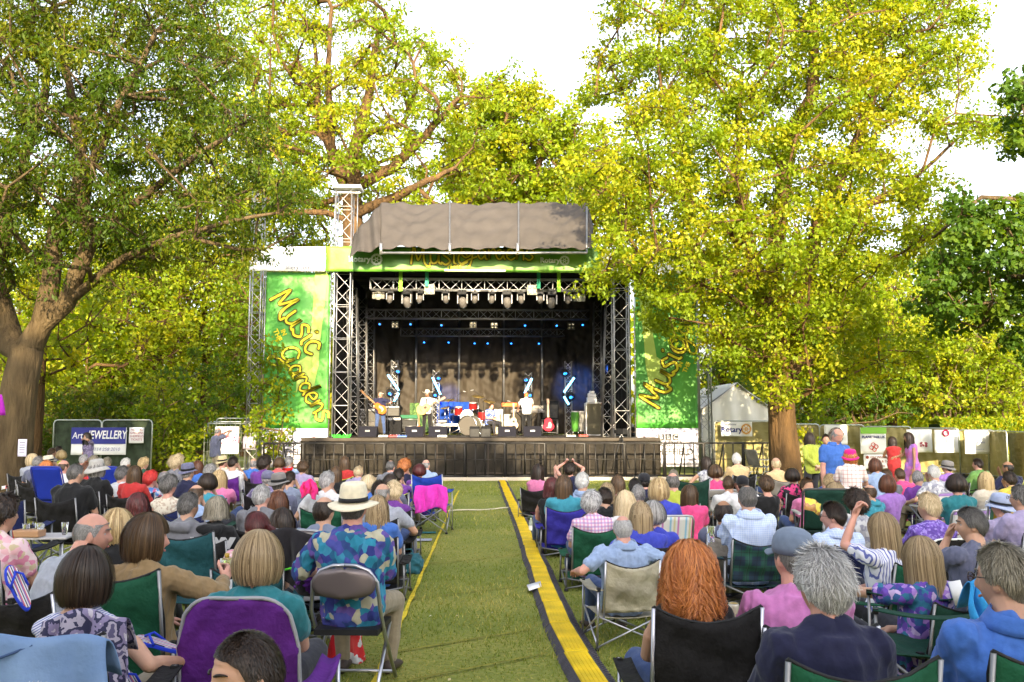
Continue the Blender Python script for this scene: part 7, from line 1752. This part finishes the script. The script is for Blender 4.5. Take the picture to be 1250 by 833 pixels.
HCOL = {'cream': (.68,.60,.46), 'lgreyhat': (.42,.40,.38), 'slatehat': (.15,.15,.24), 'straw': (.60,.48,.27), 'greyhat': (.20,.185,.18), 'panama': (.74,.66,.50), 'capblue': (.16,.20,.28), 'blackhat': (.02,.02,.025), 'paleblue': (.35,.40,.58)}
CHX = {'yellowtrim': ('black','lime'), 'lime': ('lime','lime'), 'lime2': ('black','lime'), 'blue2': ('blue',None), 'black2': ('black',None), 'green2': ('green',None), 'blue3': ('royal','white'), 'navygreen': ('navy',None), 'blackpad': ('black','white')}
CNAME = {'black':'black camping chair','navy':'navy camping chair','green':'green camping chair','dgreen':'dark green camping chair','purple':'purple camping chair','blue':'blue camping chair','blue2':'mid blue camping chair','purpleblue':'violet blue camping chair','teal':'teal camping chair','cream':'cream camping chair','grey':'grey camping chair','tartan':'tartan camping chair',
 'yellowtrim':'black yellow edged chair','lime':'lime camping chair','lime2':'black lime edged chair','black2':'dark camping chair','green2':'green camping chair','blue3':'royal blue chair','navygreen':'navy and green chair','stripey':'pastel striped chair','plum':'lilac banded chair','plum2':'lilac banded chair','blackpad':'black padded chair'}
FAB['lime'] = (.35,.48,.04)
SITH = {.42: 1.27, .34: 1.19, .28: 1.13, .20: 1.05, .12: .97, .30: 1.15, .15: 1.0, .35: 1.20, .44: 1.29}
people = {}
rgp = random.Random(9)
for row in A:
    x, yt, s, sex, hair, hc, style, top, bt, ht, ch, desc, ex = row
    ppm = s/.262; z = EYE-(yt-HOR)/ppm
    if z < .96: ppm = (yt-HOR)/(EYE-.96); z = .96
    if z > 1.33: ppm = (yt-HOR)/(EYE-1.33); z = 1.33
    D = F/ppm; near = ex.get('near', 0)
    p0 = W(x, yt, D)
    h = ex.get('h')
    if h is None: h = min((.42,.28,.12), key=lambda q: abs(q+.85-z))
    lean = ex.get('lean', rgp.choice((6,13,13)) if not near else 11)
    yaw = math.degrees(math.atan2(-p0.x*.9, 34-D))*.55+bt
    arms = ex.get('arms', rgp.choice((('lap','lap'),('lap','lap'),('rest','chin'))) if not near else ('lap','lap'))
    hy = ht-(yaw-bt)*.0-0; hy_ = hy if near or abs(ht) > 35 else (rgp.choice((0,0,25)) if abs(ht) < 9 else 25*(1 if ht > 0 else -1))
    ja = dict(h=h, lean=lean, sex=sex, hy=hy_, arms=arms, build=ex.get('build', 1.0), hp=ex.get('hp', 4 if near else 0))
    J = skeleton(**ja); topz = J['hc'].z+.118+.012; sc = z/topz; sc = min(1.12, max(.80, sc))
    rz = R(-yaw); off = Matrix.Rotation(rz, 3, 'Z') @ Vector((J['hc'].x, J['hc'].y, 0))*sc
    loc = (p0.x-off.x, D-off.y, 0)
    if near: loc = (loc[0], loc[1], 0)
    hatm = cloth(HCOL[ex['hatcol']], 'hat_cloth', .2) if ex.get('hat') else None
    col = ex.get('collar'); col = cloth(COL[col]) if isinstance(col, str) else bool(col)
    hx = ex.get('hairx', hair); 
    if ex.get('bald'): hx = 'fuzz'
    if ex.get('hat') and hx in ('short','fluffy','fuzz'): hx = 'crop'
    legs = rgp.choice([M_JEAN, M_DK, M_KHAKI]) 
    if ex.get('hat') == 'boater': pass
    grp = 'audience seated left of the aisle' if x < 588 else 'audience seated right of the aisle'
    p, J = person(loc, rz, sc, desc, grp, ja, style, topm(top), hx, hc, ex.get('hat'), hatm, M_BLACK, ex.get('skin', rgp.choice('nnp')), legs, near=bool(near), face=bool(ex.get('face')), glasses=ex.get('glasses'), collar=col, hood=bool(ex.get('hood')), legvis=True, seed=len(people))
    people[desc] = (p, J, sc, D)
    if ex.get('printed'):
        m = MB()
        for k, t in enumerate(('SLOW', 'ROCK', 'CLUB')): text_mb(t, .12, face_mtx(J['S'](0,-.150-.01*(k == 0), .36-.11*k), Vector((1,0,0)), J['A'] @ Vector((0,0,1))), mb=m, bold=.012, sx=1.5)
        m.build('print', mat('white_print', (.5,.5,.52), .7), p)
    # chair
    if ch == 'none': continue
    kind = 'camp'; c = ch
    if ':' in ch: kind, c = ch.split(':')
    if c in ('stripey', 'plum', 'plum2'): kind = 'lawn'
    fab, trim = CHX.get(c, (c, None)); fab = {'plum2': 'plum'}.get(fab, fab)
    hs = {.12:.12,.15:.12,.20:.2,.28:.28,.30:.28,.34:.34,.42:.40,.44:.42,.35:.34}[h]
    
    if kind == 'camp' and c == 'blackpad': kind = 'moon'
    nm = {'metal:grey':'grey folding metal chair','moon:purple':'purple padded chair','lawn:grey':'grey sling chair'}.get(ch) or CNAME[c]
    words = desc.split(); lab = f'{nm} under the {desc}'
    if len(lab.split()) > 16: lab = ' '.join(lab.split()[:16])
    bz = rz
    if 'bald man in pale grey' in desc: bz = rz+.35
    cbk = ex.get('cb', yt+s*(1.45 if near else 1.6)); zt_ = EYE-(cbk-HOR)*(D-.33)/F; bhh = max(.30, min(.72, zt_/sc-hs)); bhh = round(bhh/.04)*.04
    tm = {'lime': mat('lime_piping', (.5,.6,.05), .6), 'white': M_WHITE, None: (mat('grey_piping', (.3,.3,.33), .6) if kind == 'moon' else None)}[trim]
    M_PANEL = mat('metal_panel_bronze', (.16,.13,.13), .38, .5)
    chair(loc, bz, sc, kind, hs, M_PANEL if kind == 'metal' else fabm(fab), lab, frame=(mat('bright_steel', (.45,.45,.5), .3, .8) if kind == 'metal' or c in ('black','cream','purple') and near else None), trim=tm, bh=bhh)
    p['seat_of'] = ''
    del p['seat_of']
# ---- standing people
def stand(x, yt, s, desc, ja, zt=1.72, **kw):
    ppm = s/.262; D = F/ppm; p0 = W(x, yt, D); ja = dict(ja); ja['stand'] = True; ja.setdefault('lean', 0); J = skeleton(**ja); topz = J['hc'].z+.13
    sc = kw.pop('sc', None) or p0.z/topz; sc = max(.6, min(1.1, sc)); rz = R(-kw.pop('yaw', 0)); gz = kw.pop('gz', 0)
    p, J = person((p0.x, D, gz), rz, sc, desc, kw.pop('group', 'people standing around the audience'), ja, **kw); return p, J, D
stand(1018, 522, 14.5*1.7*.9, 'tall balding man standing in bright blue shirt, looking down', dict(sex='m', arms=('front','lap'), hp=35, build=1.15), yaw=160, style='tee', top=topm('blue'), hair='fuzz', haircol='grey', skin='p', legs=M_DK, sc=.97, vox=.009, collar=True)
stand(990, 528, 17, 'woman standing in lime top with hands behind her back', dict(sex='f', arms=('back','back')), yaw=-15, style='long', top=topm('lime'), hair='long', haircol='dark', legs=M_DK, vox=.009)
stand(1007, 530, 16, 'dark haired woman standing behind the man in bright blue', dict(sex='f', arms=('lap','front')), yaw=190, style='tee', top=topm('black'), hair='short', haircol='dark', legs=M_DK)
stand(1038, 549, 25, 'woman in bright pink hat and white checked blouse, standing', dict(sex='f', arms=('front','front'), lean=-6), yaw=20, style='tee', top=topm('checkw'), hair='bob', haircol='ginger', hat='bucket', hatcol=cloth((.75,.02,.22), 'hat_cloth', .2), band=cloth((.75,.4,.3)), legs=M_KHAKI, vox=.009)
stand(1090, 533, 14.5, 'dark haired girl standing in a red dress by the posters', dict(sex='f', arms=('front','front')), yaw=8, style='dress', top=topm('red'), hair='shag', haircol='dark', skin='t', vox=.009)
stand(1112, 528, 15.5, 'curly dark haired girl standing in a violet and pink dress', dict(sex='f', arms=('lap','front')), yaw=-80, style='dress', top=topm('ombre'), hair='longw', haircol='dark', skin='t', vox=.009)
stand(264, 522, 11.5, 'bald man in grey tee shirt holding up a small camera', dict(sex='m', arms=('cam','cam')), yaw=50, style='tee', top=topm('slate'), hair='fuzz', haircol='grey', skin='p', glasses=1, legs=M_KHAKI, vox=.009)
c0 = W(281, 527, 26.3); MB().box(c0, (.12,.07,.075), Matrix.Rotation(R(-50),3,'Z')).build('camera', M_DKALU, bevel=.01, label='small dark camera held up by the bald man in grey', cat='camera')
stand(109, 528, 12.5, 'woman with long dark curls standing by the blue banner, hand at mouth', dict(sex='f', arms=('mouth','lap')), yaw=215, style='tee', top=topm('dottedp'), hair='longw', haircol='black', legs=M_DK, vox=.009)
stand(774, 521, 9.2, 'camera operator in black standing in the pit at the right tower', dict(sex='m', arms=('front','front')), yaw=-65, style='tee', top=topm('black'), hair='short', haircol='dark', legs=M_DK, group='crew and band')
p = W(760, 532, 28.2); e = empty('video_camera', (p.x, 28.4, 0), R(30), 'black video camera on a tripod at the right stage corner', 'camera')
m = MB()
for k in range(3): m.tube([(0,0,1.3),(.4*math.cos(k*2.1),.4*math.sin(k*2.1),0)], .018, 6)
m.build('tripod_leg', M_BLACK, e); m = MB(); m.box((0,0,1.42), (.16,.36,.18)); m.lathe([(.05,.0),(.065,.14)], (0,.18,1.42), 12, M=Matrix.Rotation(R(-90),3,'X')); m.build('camera_body', M_BLACK, e, bevel=.01)
# band
def bandp(px, D, desc, ja, sc=.99, gz=SZ, **kw):
    ja = dict(ja); ja['stand'] = ja.get('stand', True); rz = R(-kw.pop('yaw', 180)); p, J = person((X(px,D), D, gz), rz, sc, desc, 'crew and band', ja, vox=.01, **kw); return p, J, rz
p, J, rz = bandp(464, 33, 'bass player in black tee shirt and jeans on stage', dict(sex='m', lean=2, arms=('neck','strum'), build=1.05, spread=.16), yaw=172, style='tee', top=topm('navy'), hair='crop', haircol='darkgrey', skin='p', legs=M_JEAN)
g = guitar('bass_guitar', mat('sunburst', (.5,.12,.02), .3), M_DKW, False); tag(g, 'sunburst bass guitar held by the bass player', 'guitar'); g.location = (X(464,33)+.02, 33-.26, SZ+1.0); g.rotation_euler = (0, R(-48), R(-8)); g.scale = (1.05,1,1.25)
p, J, rz = bandp(521.5, 32.6, 'singer in white cowboy hat and white shirt playing acoustic guitar', dict(sex='m', lean=1, arms=('neck','strum'), build=.95, spread=.12), yaw=186, style='long', top=topm('white'), hair='short', haircol='dark', hat='cowboy', hatcol=cloth((.72,.68,.6), 'hat_cloth', .2), skin='t', legs=cloth((.012,.012,.014), 'black_trousers'))
m = MB(); m.prism([(-.012,.96-.02),(.012,.94),(.03,1.36),(-.03,1.36)], .135, .15, 'y'); m.build('tie', M_BLACK, p)
g = guitar('acoustic_guitar', M_WOOD, M_DKW); tag(g, 'honey coloured acoustic guitar held by the cowboy hat singer', 'guitar'); g.location = (X(521.5,32.6)-.12, 32.6-.30, SZ+.98); g.rotation_euler = (0, R(62), R(4)); g.scale = (1.1,1,1.1)
bandp(643, 33.6, 'man in white shirt on stage with his back to the audience', dict(sex='m', lean=-3, arms=('keys','keys')), yaw=-8, style='tee', top=topm('white'), hair='crop', haircol='ginger', skin='p', legs=cloth((.012,.012,.014), 'black_trousers'))
p, J, rz = bandp(597, 35.2, 'drummer in patterned shirt seated low beside the drum kit', dict(sex='m', stand=False, h=.42, lean=-8, arms=('lap','lap')), yaw=135, gz=SZ, style='tee', top=topm('bluefl'), hair='crop', haircol='brown', skin='p', legs=M_DK)
m = MB(); m.lathe([(.001,.42),(.16,.41),(.16,.36),(.02,.35),(.02,.02),(.2,.0)], (0,0,0), 16); m.build('drum_stool', M_BLACK, loc=(X(597,35.2),35.2,SZ), label='round black stool under the seated drummer', cat='stool')
# ================================================================ CHAIRS WITHOUT A VISIBLE SITTER AND THINGS LYING ABOUT
def lone(px, py, D, kind, h, fab, lab, yaw=0, sc=1, **kw):
    p = W(px, py, D); return chair((p.x, D, 0), R(-yaw), sc, kind, h, fab if not isinstance(fab, str) else fabm(fab), lab, **kw)
M_BTUBE = mat('blue_tube', (.03,.04,.30), .4); M_LT = mat('lime_tube', (.35,.5,.1), .5)
for px, lab in ((73, 'tall bright blue reclining chair nearer the big trunk'), (141, 'tall bright blue reclining chair right of the other one')):
    lone(px, 600, F/72, 'deck', .40, mat('royal_blue_sling', (.012,.03,.32), .7, var=.1, vscale=5, bump=.2), lab, 6, .95, frame=M_BTUBE, arm=M_BTUBE)
lone(14, 660, F/115, 'camp', .40, 'navy', 'navy camping chair below the big trunk at the left edge', -5)
lone(-8, 700, F/168, 'camp', .42, 'green', 'green camping chair cut by the left picture edge', 4, 1.0)
lone(4, 670, F/150, 'camp', .44, 'black', 'black camping chair with red edging at the left edge', 4, 1.05, trim=mat('red_piping', (.6,.02,.02), .6))
chair((W(40, HOR, 3.2).x, 3.62, 0), 0, 1, 'camp', .42, fabm('black'), 'camping chair under the denim jacket at the bottom left')
lone(526, 600, F/78, 'camp', .42, 'blue', 'blue camping chair with the magenta cardigan hung behind', 8, .98, frame=M_ALU)
lone(250, 700, F/160, 'camp', .40, 'teal', 'teal and grey camping chair left of the blonde bobbed woman', 12, 1.0)
lone(377, 620, F/160, 'lawn', .40, mat('grey_striped_sling', (.34,.31,.29), .8), 'grey sling chair with white armrests beside the purple chair', 14, 1.0)
lone(1003, 600, F/105, 'lawn', .42, fabm('dgreen'), 'large dark green sling chair in the right block', 10, 1.0, frame=mat('dark_tube', (.05,.05,.05), .4))
lone(1228, 625, F/118, 'lawn', .42, DECKY, 'yellow and navy striped deck chair at the right edge', 12, 1.0, frame=M_ALUW)
lone(1128, 760, F/215, 'camp', .42, 'dgreen', 'dark green camping chair behind the floral blouse woman', -70)
lone(838, 600, F/88, 'camp', .42, 'dgreen', 'dark green folding chair behind the lime shirted man', 0)
# folding board/leaning chairs at the barrier end
lone(928, 560, 26.5, 'lawn', .40, 'grey', 'empty folded grey chair standing in the sun at the barrier end', 70, 1.0)
# draped cloths
def hung(name, lab, cat, px, D, w, ztop, zbot, m_, yaw=0, y=0, seed=0, fold=.03, wt=1.0, back=True):
    """a cloth folded over a chair back: front and rear hangings joined over the top"""
    p = W(px, HOR, D+y); e = empty(name, (p.x, D, 0), 0, lab, cat); P = []
    rg = random.Random(seed); ph = rg.uniform(0, 6)
    for v in np.linspace(0, 1, 26):
        row = []
        for u in np.linspace(0, 1, 30):
            a = -1+2*u; ww = w/2*(wt+(1-wt)*v)
            if v < .2: t = v/.2; yy = .06-.10*t; zz = ztop-.14*(1-t)**2*1.0
            else:
                t = (v-.2)/.8; yy = -.04-.03*math.sin(t*1.5); zz = ztop-(ztop-zbot)*t*(1+.10*math.sin(u*5+ph))
            f = fold*min(1, max(0,(v-.1))*2.2); yy += f*(math.sin(u*17+ph+1.5*math.sin(v*3))+.5*math.sin(u*31+ph*2+v*4)); zz += .012*math.sin(u*9+ph)-.03*abs(a)**3
            row.append(Vector((a*ww+.012*math.sin(v*9+u*3), y+yy, zz)))
        P.append(row)
    mb = MB(); mb.grid(P, thick=.006); mb.build('cloth', m_, e); return e
M_DENIM = mat('washed_denim', (.14,.23,.42), .85, var=.3, vscale=4, col2=(.22,.33,.54), bump=.5, bscale=14)
e = hung('denim_jacket', 'pale blue denim jacket draped over the chair at the bottom left', 'jacket', 40, 3.62, .62, .95, .42, M_DENIM, 4, -.45, 2, .022)
m = MB(); m.tube([(-.28,-.50,.76),(-.1,-.505,.86),(.06,-.50,.92)], .005, 5); m.tube([(.03,-.51,.85),(.09,-.53,.70),(.10,-.54,.50)], .004, 5); m.build('seam', mat('denim_seam', (.05,.09,.20), .8), e)
hung('scarf', 'grey and violet rose patterned scarf hung over the black chair', 'scarf', 119, F/266, .34, .92, .40, pattern_mat('rose_scarf', [(.10,.09,.18),(.40,.36,.46),(.03,.03,.08),(.24,.20,.34),(.5,.46,.54)], 14, 'noise'), 12, -.45, 5, .03)
hung('cardigan', 'magenta cardigan hanging on the blue chair by the aisle', 'cardigan', 527, F/80, .48, .76, .40, cloth((.62,.04,.42), 'magenta_knit'), 8, -.36, 8, .03)
e = hung('black_jacket', 'black jacket with lime stripe hung beside the purple chair', 'jacket', 350, F/178, .42, .96, .60, cloth((.022,.020,.024), 'black_fleece'), 10, -.1, 9, .03)
m = MB(); m.tube([(-.02,-.17,.70),(.10,-.18,.725),(.21,-.17,.78)], .008, 6); m.build('lime_stripe', mat('lime_piping2', (.12,.7,.05), .5), e)
hung('blue_towel', 'turquoise blue towel hung on the chair by the blue shirted man', 'towel', 1186, F/245, .16, .93, .66, cloth((.03,.27,.62), 'blue_terry'), -6, -.18, 11, .03)
hung('pink_coat', 'bright pink coat hung on a chair in the left block', 'coat', 380, F/105, .17, 1.02, .85, cloth((.85,.03,.22), 'pink_cloth'), 5, -.1, 12, .03)
# purple bundle on the chair arm, striped slippers
def flipflop(px, D, z, yaw, tilt, lab):
    p = W(px, HOR, D); e = empty('sandal', (p.x, D, z), R(-yaw), lab, 'shoe', 'blue striped slippers'); e.rotation_euler = (R(tilt), 0, R(-yaw))
    out = [(.048*(1-.25*(math.cos(a) < 0))*math.sin(a), .13*math.cos(a)) for a in np.linspace(0, 2*PI, 24, endpoint=False)]
    m = MB(); m.prism(out, 0, .018); m.build('sole', mat('blue_rubber', (.02,.05,.55), .6), e, bevel=.004)
    m = MB(); m.prism([(a*.9,b*.92) for a, b in out], .0185, .024); m.build('insole', pattern_mat('striped_insole', [(.6,.55,.55),(.12,.1,.35),(.5,.1,.12),(.6,.6,.6),(.05,.05,.1)], 34, 'stripe_x', bump=0), e)
    m = MB(); m.tube([(-.045,.0,.02),(-.02,.05,.05),(0,.08,.03),(.02,.05,.05),(.045,.0,.02)], .006, 6); m.build('strap', mat('blue_rubber', (.02,.05,.55), .6), e)
p_ = W(27, 740, 5.0)
flipflop(31, 4.5, .86, -60, 50, 'striped slipper propped beside the denim jacket'); flipflop(203, 4.35, .62, -75, 12, 'striped slipper left of the purple armrest'); flipflop(173, 4.2, .46, -55, 40, 'lower striped slipper beside the violet scarf')
m = MB(); m.ball((0,0,0), .085, .07, .06); m.ball((.05,.02,.03), .05, .05, .045); me = remesh(m, .006, 2); crumple(me, .02, 40, 3, 1)
o = link('purple_bundle', me); o.data.materials.append(cloth((.12,.025,.26), 'purple_cloth')); q = W(378, HOR, F/182); o.location = (q.x, F/182, .62); tag(o, 'crumpled purple cloth bundle on the chair armrest', 'cloth')
# shopping bag
q = G(418, 815); e = empty('shopping_bag', (q.x, q.y+.15, 0), R(-10), 'red and white plastic shopping bag under the folding metal chair', 'bag')
P = []
for v in np.linspace(0,1,8): P.append([Vector(((.13-.03*v)*math.copysign(abs(math.cos(a))**.6, math.cos(a))+.01*math.sin(a*5+v*6), (.07-.02*v)*math.copysign(abs(math.sin(a))**.7, math.sin(a)), .005+.26*v+.01*math.sin(a*3))) for a in np.linspace(0,2*PI,30,endpoint=False)])
m = MB(); m.loft(P, caps=False); m.build('bag_body', pattern_mat('bag_print', [(.68,.02,.03),(.68,.02,.03),(.75,.73,.76)], 7, 'noise', rough=.4), e)
# table with cups at left
q = W(50, 655, F/120); e = empty('camping_table', (q.x, q.y, 0), R(5), 'small camping table with plastic cups in the left block', 'table')
zt = .55
m = MB(); m.box((0,0,zt), (.62,.42,.02)); m.build('tabletop', mat('pale_laminate', (.42,.40,.42), .5), e, bevel=.005)
for sx in (-1,1):
    for sy in (-1,1): m = MB(); m.tube([(sx*.28,sy*.18,0),(sx*.26,sy*.16,zt-.01)], .01, 6); m.build('leg', M_ALU, e)
M_CUP = mat('clear_plastic', (.85,.85,.88), .08, trans=.92)
def cup(loc, lab, r=.034, h=.12, drink=None):
    e = empty('plastic_cup', loc, 0, lab, 'cup', 'plastic cups'); m = MB(); m.lathe([(.001,.002),(r*.7,.002),(r*.72,.01),(r,h),(r*1.04,h),(r*1.04,h-.004)], (0,0,0), 18, caps=False); m.build('cup_wall', M_CUP, e)
    if drink: m = MB(); m.lathe([(.001,.006),(r*.68,.006),(r*.85,h*.5),(.001,h*.5)], (0,0,0), 18, caps=False); m.build('drink', mat('drink', drink, .1, trans=.5), e)
ct = Vector((q.x, q.y, zt+.012))
for dx, dy, lab, dr in ((-.10,-.10,'clear cup standing leftmost on the camping table',None), (-.02,-.02,'tall clear cup in the middle of the camping table',(.8,.7,.35)), (.05,-.12,'clear cup with pale wine on the camping table',(.75,.7,.3)), (.22,.02,'clear cup at the right end of the camping table',None)): cup(ct+Vector((dx,dy,0)), lab, drink=dr)
m = MB(); m.box((0,0,.035), (.26,.16,.07)); m.build('food_tub', mat('brown_food_tub', (.4,.22,.12), .4), bevel=.012, loc=ct+Vector((-.05,-.14,-.0))+Vector((0,.0,0)), label='plastic tub of biscuits on the camping table edge', cat='tub')
jw = people['brown bobbed woman in tan jacket seen in profile, green chair']; hd = jw[0].matrix_basis @ (jw[1]['arm'][1][2]+Vector(jw[1]['arm'][1][3]).normalized()*.09+Vector((-.02,0,-.02)))
cup(hd+Vector((0,0,-.03)), 'smoky plastic cup held by the brown bobbed woman', .038, .115, (.10,.07,.08))
cup(W(868, 655, F/150)-Vector((0,0,.05)), 'clear plastic cup beside the tartan chair', .036, .13)
# bottles
def bottle(loc, lab, col, cap, sc=1, rot=None):
    e = empty('bottle', loc, 0, lab, 'bottle'); e.scale = (sc,)*3
    m = MB(); m.lathe([(.001,0),(.034,.002),(.036,.02),(.036,.17),(.03,.20),(.014,.235),(.013,.29)], (0,0,0), 18, caps=False); m.build('glass', mat('bottle_glass', col, .1, trans=.5), e)
    m = MB(); m.lathe([(.0145,.27),(.015,.30),(.001,.302)], (0,0,0), 14); m.build('cap', mat('foil', cap, .4), e)
    m = MB(); m.lathe([(.0365,.06),(.0365,.14)], (0,0,0), 18, caps=False); m.build('label', M_WHITE, e)
bottle(W(276, 722, F/196)-Vector((0,0,.06)), 'dark green wine bottle with gold foil left of the teal top', (.02,.04,.015), (.45,.28,.03), .95)
bottle((G(648,652).x, G(648,652).y, 0), 'clear bottle standing on the grass by the ramp', (.55,.62,.55), (.02,.1,.05), .9)
# can and crisps at the ginger woman's chair
q = W(896, 762, F/205); e = empty('drink_can', q, 0, 'gold topped drink can in the cup holder of the black chair', 'can'); m = MB(); m.lathe([(.001,0),(.028,.0),(.033,.01),(.033,.11),(.027,.12),(.026,.118),(.001,.117)], (0,0,0), 20); m.build('can_body', mat('can_metal', (.45,.40,.33), .3, .6), e); m = MB(); m.lathe([(.001,.1185),(.025,.119)], (0,0,0), 16, caps=False); m.build('can_top', mat('gold_metal', (.7,.45,.15), .3, .7), e)
m = MB(); m.lathe([(.038,-.05),(.045,.05),(.047,.05),(.047,.045)], (0,0,0), 18, caps=False); m.tube([(-.045,0,.04),(-.12,-.05,.05)], .006, 5); m.build('cup_holder', M_BLACK, loc=q, label='black mesh cup holder on the ginger woman\'s chair', cat='cup holder')
m = MB(); m.grid([[Vector(((-1+2*u)*.05+.006*math.sin(v*9), .02*math.sin(PI*u)+.01*math.sin(v*7), -.12+.24*v)) for u in np.linspace(0,1,8)] for v in np.linspace(0,1,10)], thick=.02); o = m.build('snack_packet', pattern_mat('yellow_packet', [(.75,.62,.03),(.75,.62,.03),(.05,.05,.05)], 18, 'noise', rough=.35), loc=W(882, 770, F/200), label='yellow snack packet beside the ginger woman\'s chair', cat='packet')
# magazine held by the blonde woman, folded paper in the chair pocket, things on the grass
a = W(993, 618, F/112); m = MB(); m.grid([[Vector((-.10+.20*u, .02*math.cos(u*7), -.07+.14*v)) for u in np.linspace(0,1,9)] for v in (0,1)], thick=.004)
o = m.build('magazine', pattern_mat('magazine_cover', [(.70,.58,.05),(.70,.60,.08),(.45,.20,.08),(.55,.3,.1)], 9, 'noise', rough=.4), loc=a, label='yellow covered magazine held open in the right block', cat='magazine'); o.rotation_euler = (R(-20), R(22), R(10))
a = W(1169, 724, F/238); m = MB(); m.grid([[Vector((-.03+.06*u, .012*abs(u-.5), -.06+.12*v)) for u in np.linspace(0,1,7)] for v in (0,1)], thick=.004); o = m.build('leaflet', M_WHITE, loc=a, label='folded white leaflet tucked at the dark green chair back', cat='leaflet'); o.rotation_euler = (0, R(-14), R(-30))
for x0, y0, w, d, c, lab in ((512,661,.35,.18,(.35,.38,.5),'patterned white and blue mat on the grass by the aisle'), (515,652,.42,.14,(.03,.14,.15),'teal mat on the grass by the aisle'), (688,668,.22,.3,(.75,.75,.8),'white sheet of paper on the grass under the violet blue chair')):
    g0 = G(x0, y0); m = MB(); m.box((0,0,.022), (w,d,.012)); m.build('picnic_mat' if 'mat' in lab else 'paper_sheet', mat('mat_cloth', c, .8, var=.3, vscale=20), loc=(g0.x, g0.y, 0), bevel=.004, label=lab, cat='mat' if 'mat' in lab else 'paper')
# bags under the chairs
def bag(px, py, col, lab, w=.3, h=.25, d=.2):
    g0 = G(px, py); m = MB(); m.cap((-w*.3,0,h*.45), h*.42, (w*.3,0,h*.42), h*.42, 16); m.box((0,0,h*.3), (w*.9,d,h*.55)); me = remesh(m, .012, 3); crumple(me, .02, 20, int(px), 1)
    e = empty('bag', (g0.x, g0.y, 0), R(px%40), lab, 'bag', 'bags on the grass'); o = link('bag_body', me, e); me.materials.append(cloth(col, 'bag_cloth')); m = MB(); m.tube([(-w*.25,0,h*.7),(-w*.15,0,h*1.05),(w*.15,0,h*1.05),(w*.25,0,h*.7)], .009, 6); m.build('handle', cloth(col, 'bag_cloth'), e)
for px, py, c, lab in ((497,700,(.02,.10,.13),'dark teal bag at the aisle edge beside the metal chairs'), (350,822,(.02,.08,.3),'blue bag under the purple chair'), (855,828,(.02,.38,.30),'sea green bag under the ginger woman\'s chair'), (652,628,(.05,.02,.06),'dark bag beside the bare backed woman'), (770,740,(.02,.02,.03),'black bag behind the cream chair'), (930,720,(.03,.03,.035),'black bag on the grass under the tartan chair')): bag(px, py, c, lab)
# small litter trodden into the lawn
rng = np.random.default_rng(31); N = 420; D_ = rng.uniform(3, 24, N); x_l = rng.uniform(-.55, .62, N)*np.minimum(D_, 9)*.55+.1; a_ = rng.uniform(0, 6.3, N); s_ = rng.uniform(.006, .018, N)
c_ = np.stack([x_l, D_, rng.uniform(.018, .03, N)], 1); u_ = np.stack([np.cos(a_), np.sin(a_), rng.normal(0,.25,N)], 1)*s_[:,None]; v_ = np.stack([-np.sin(a_), np.cos(a_), rng.normal(0,.25,N)], 1)*s_[:,None]*.6
tag(link('fallen_leaves', fast_mesh('fallen_leaves', np.stack([c_-u_, c_-v_, c_+u_, c_+v_], 1).reshape(-1, 3), np.arange(4*N).reshape(-1, 4), [leaf_mat('dry_leaf', (.12,.07,.02), (.42,.33,.12), (.7,.66,.52), .1)], rng.random(N))), kind='stuff', label='dry leaves and petals scattered on the lawn', cat='fallen leaves')
bpy.data.scenes.remove(WS)
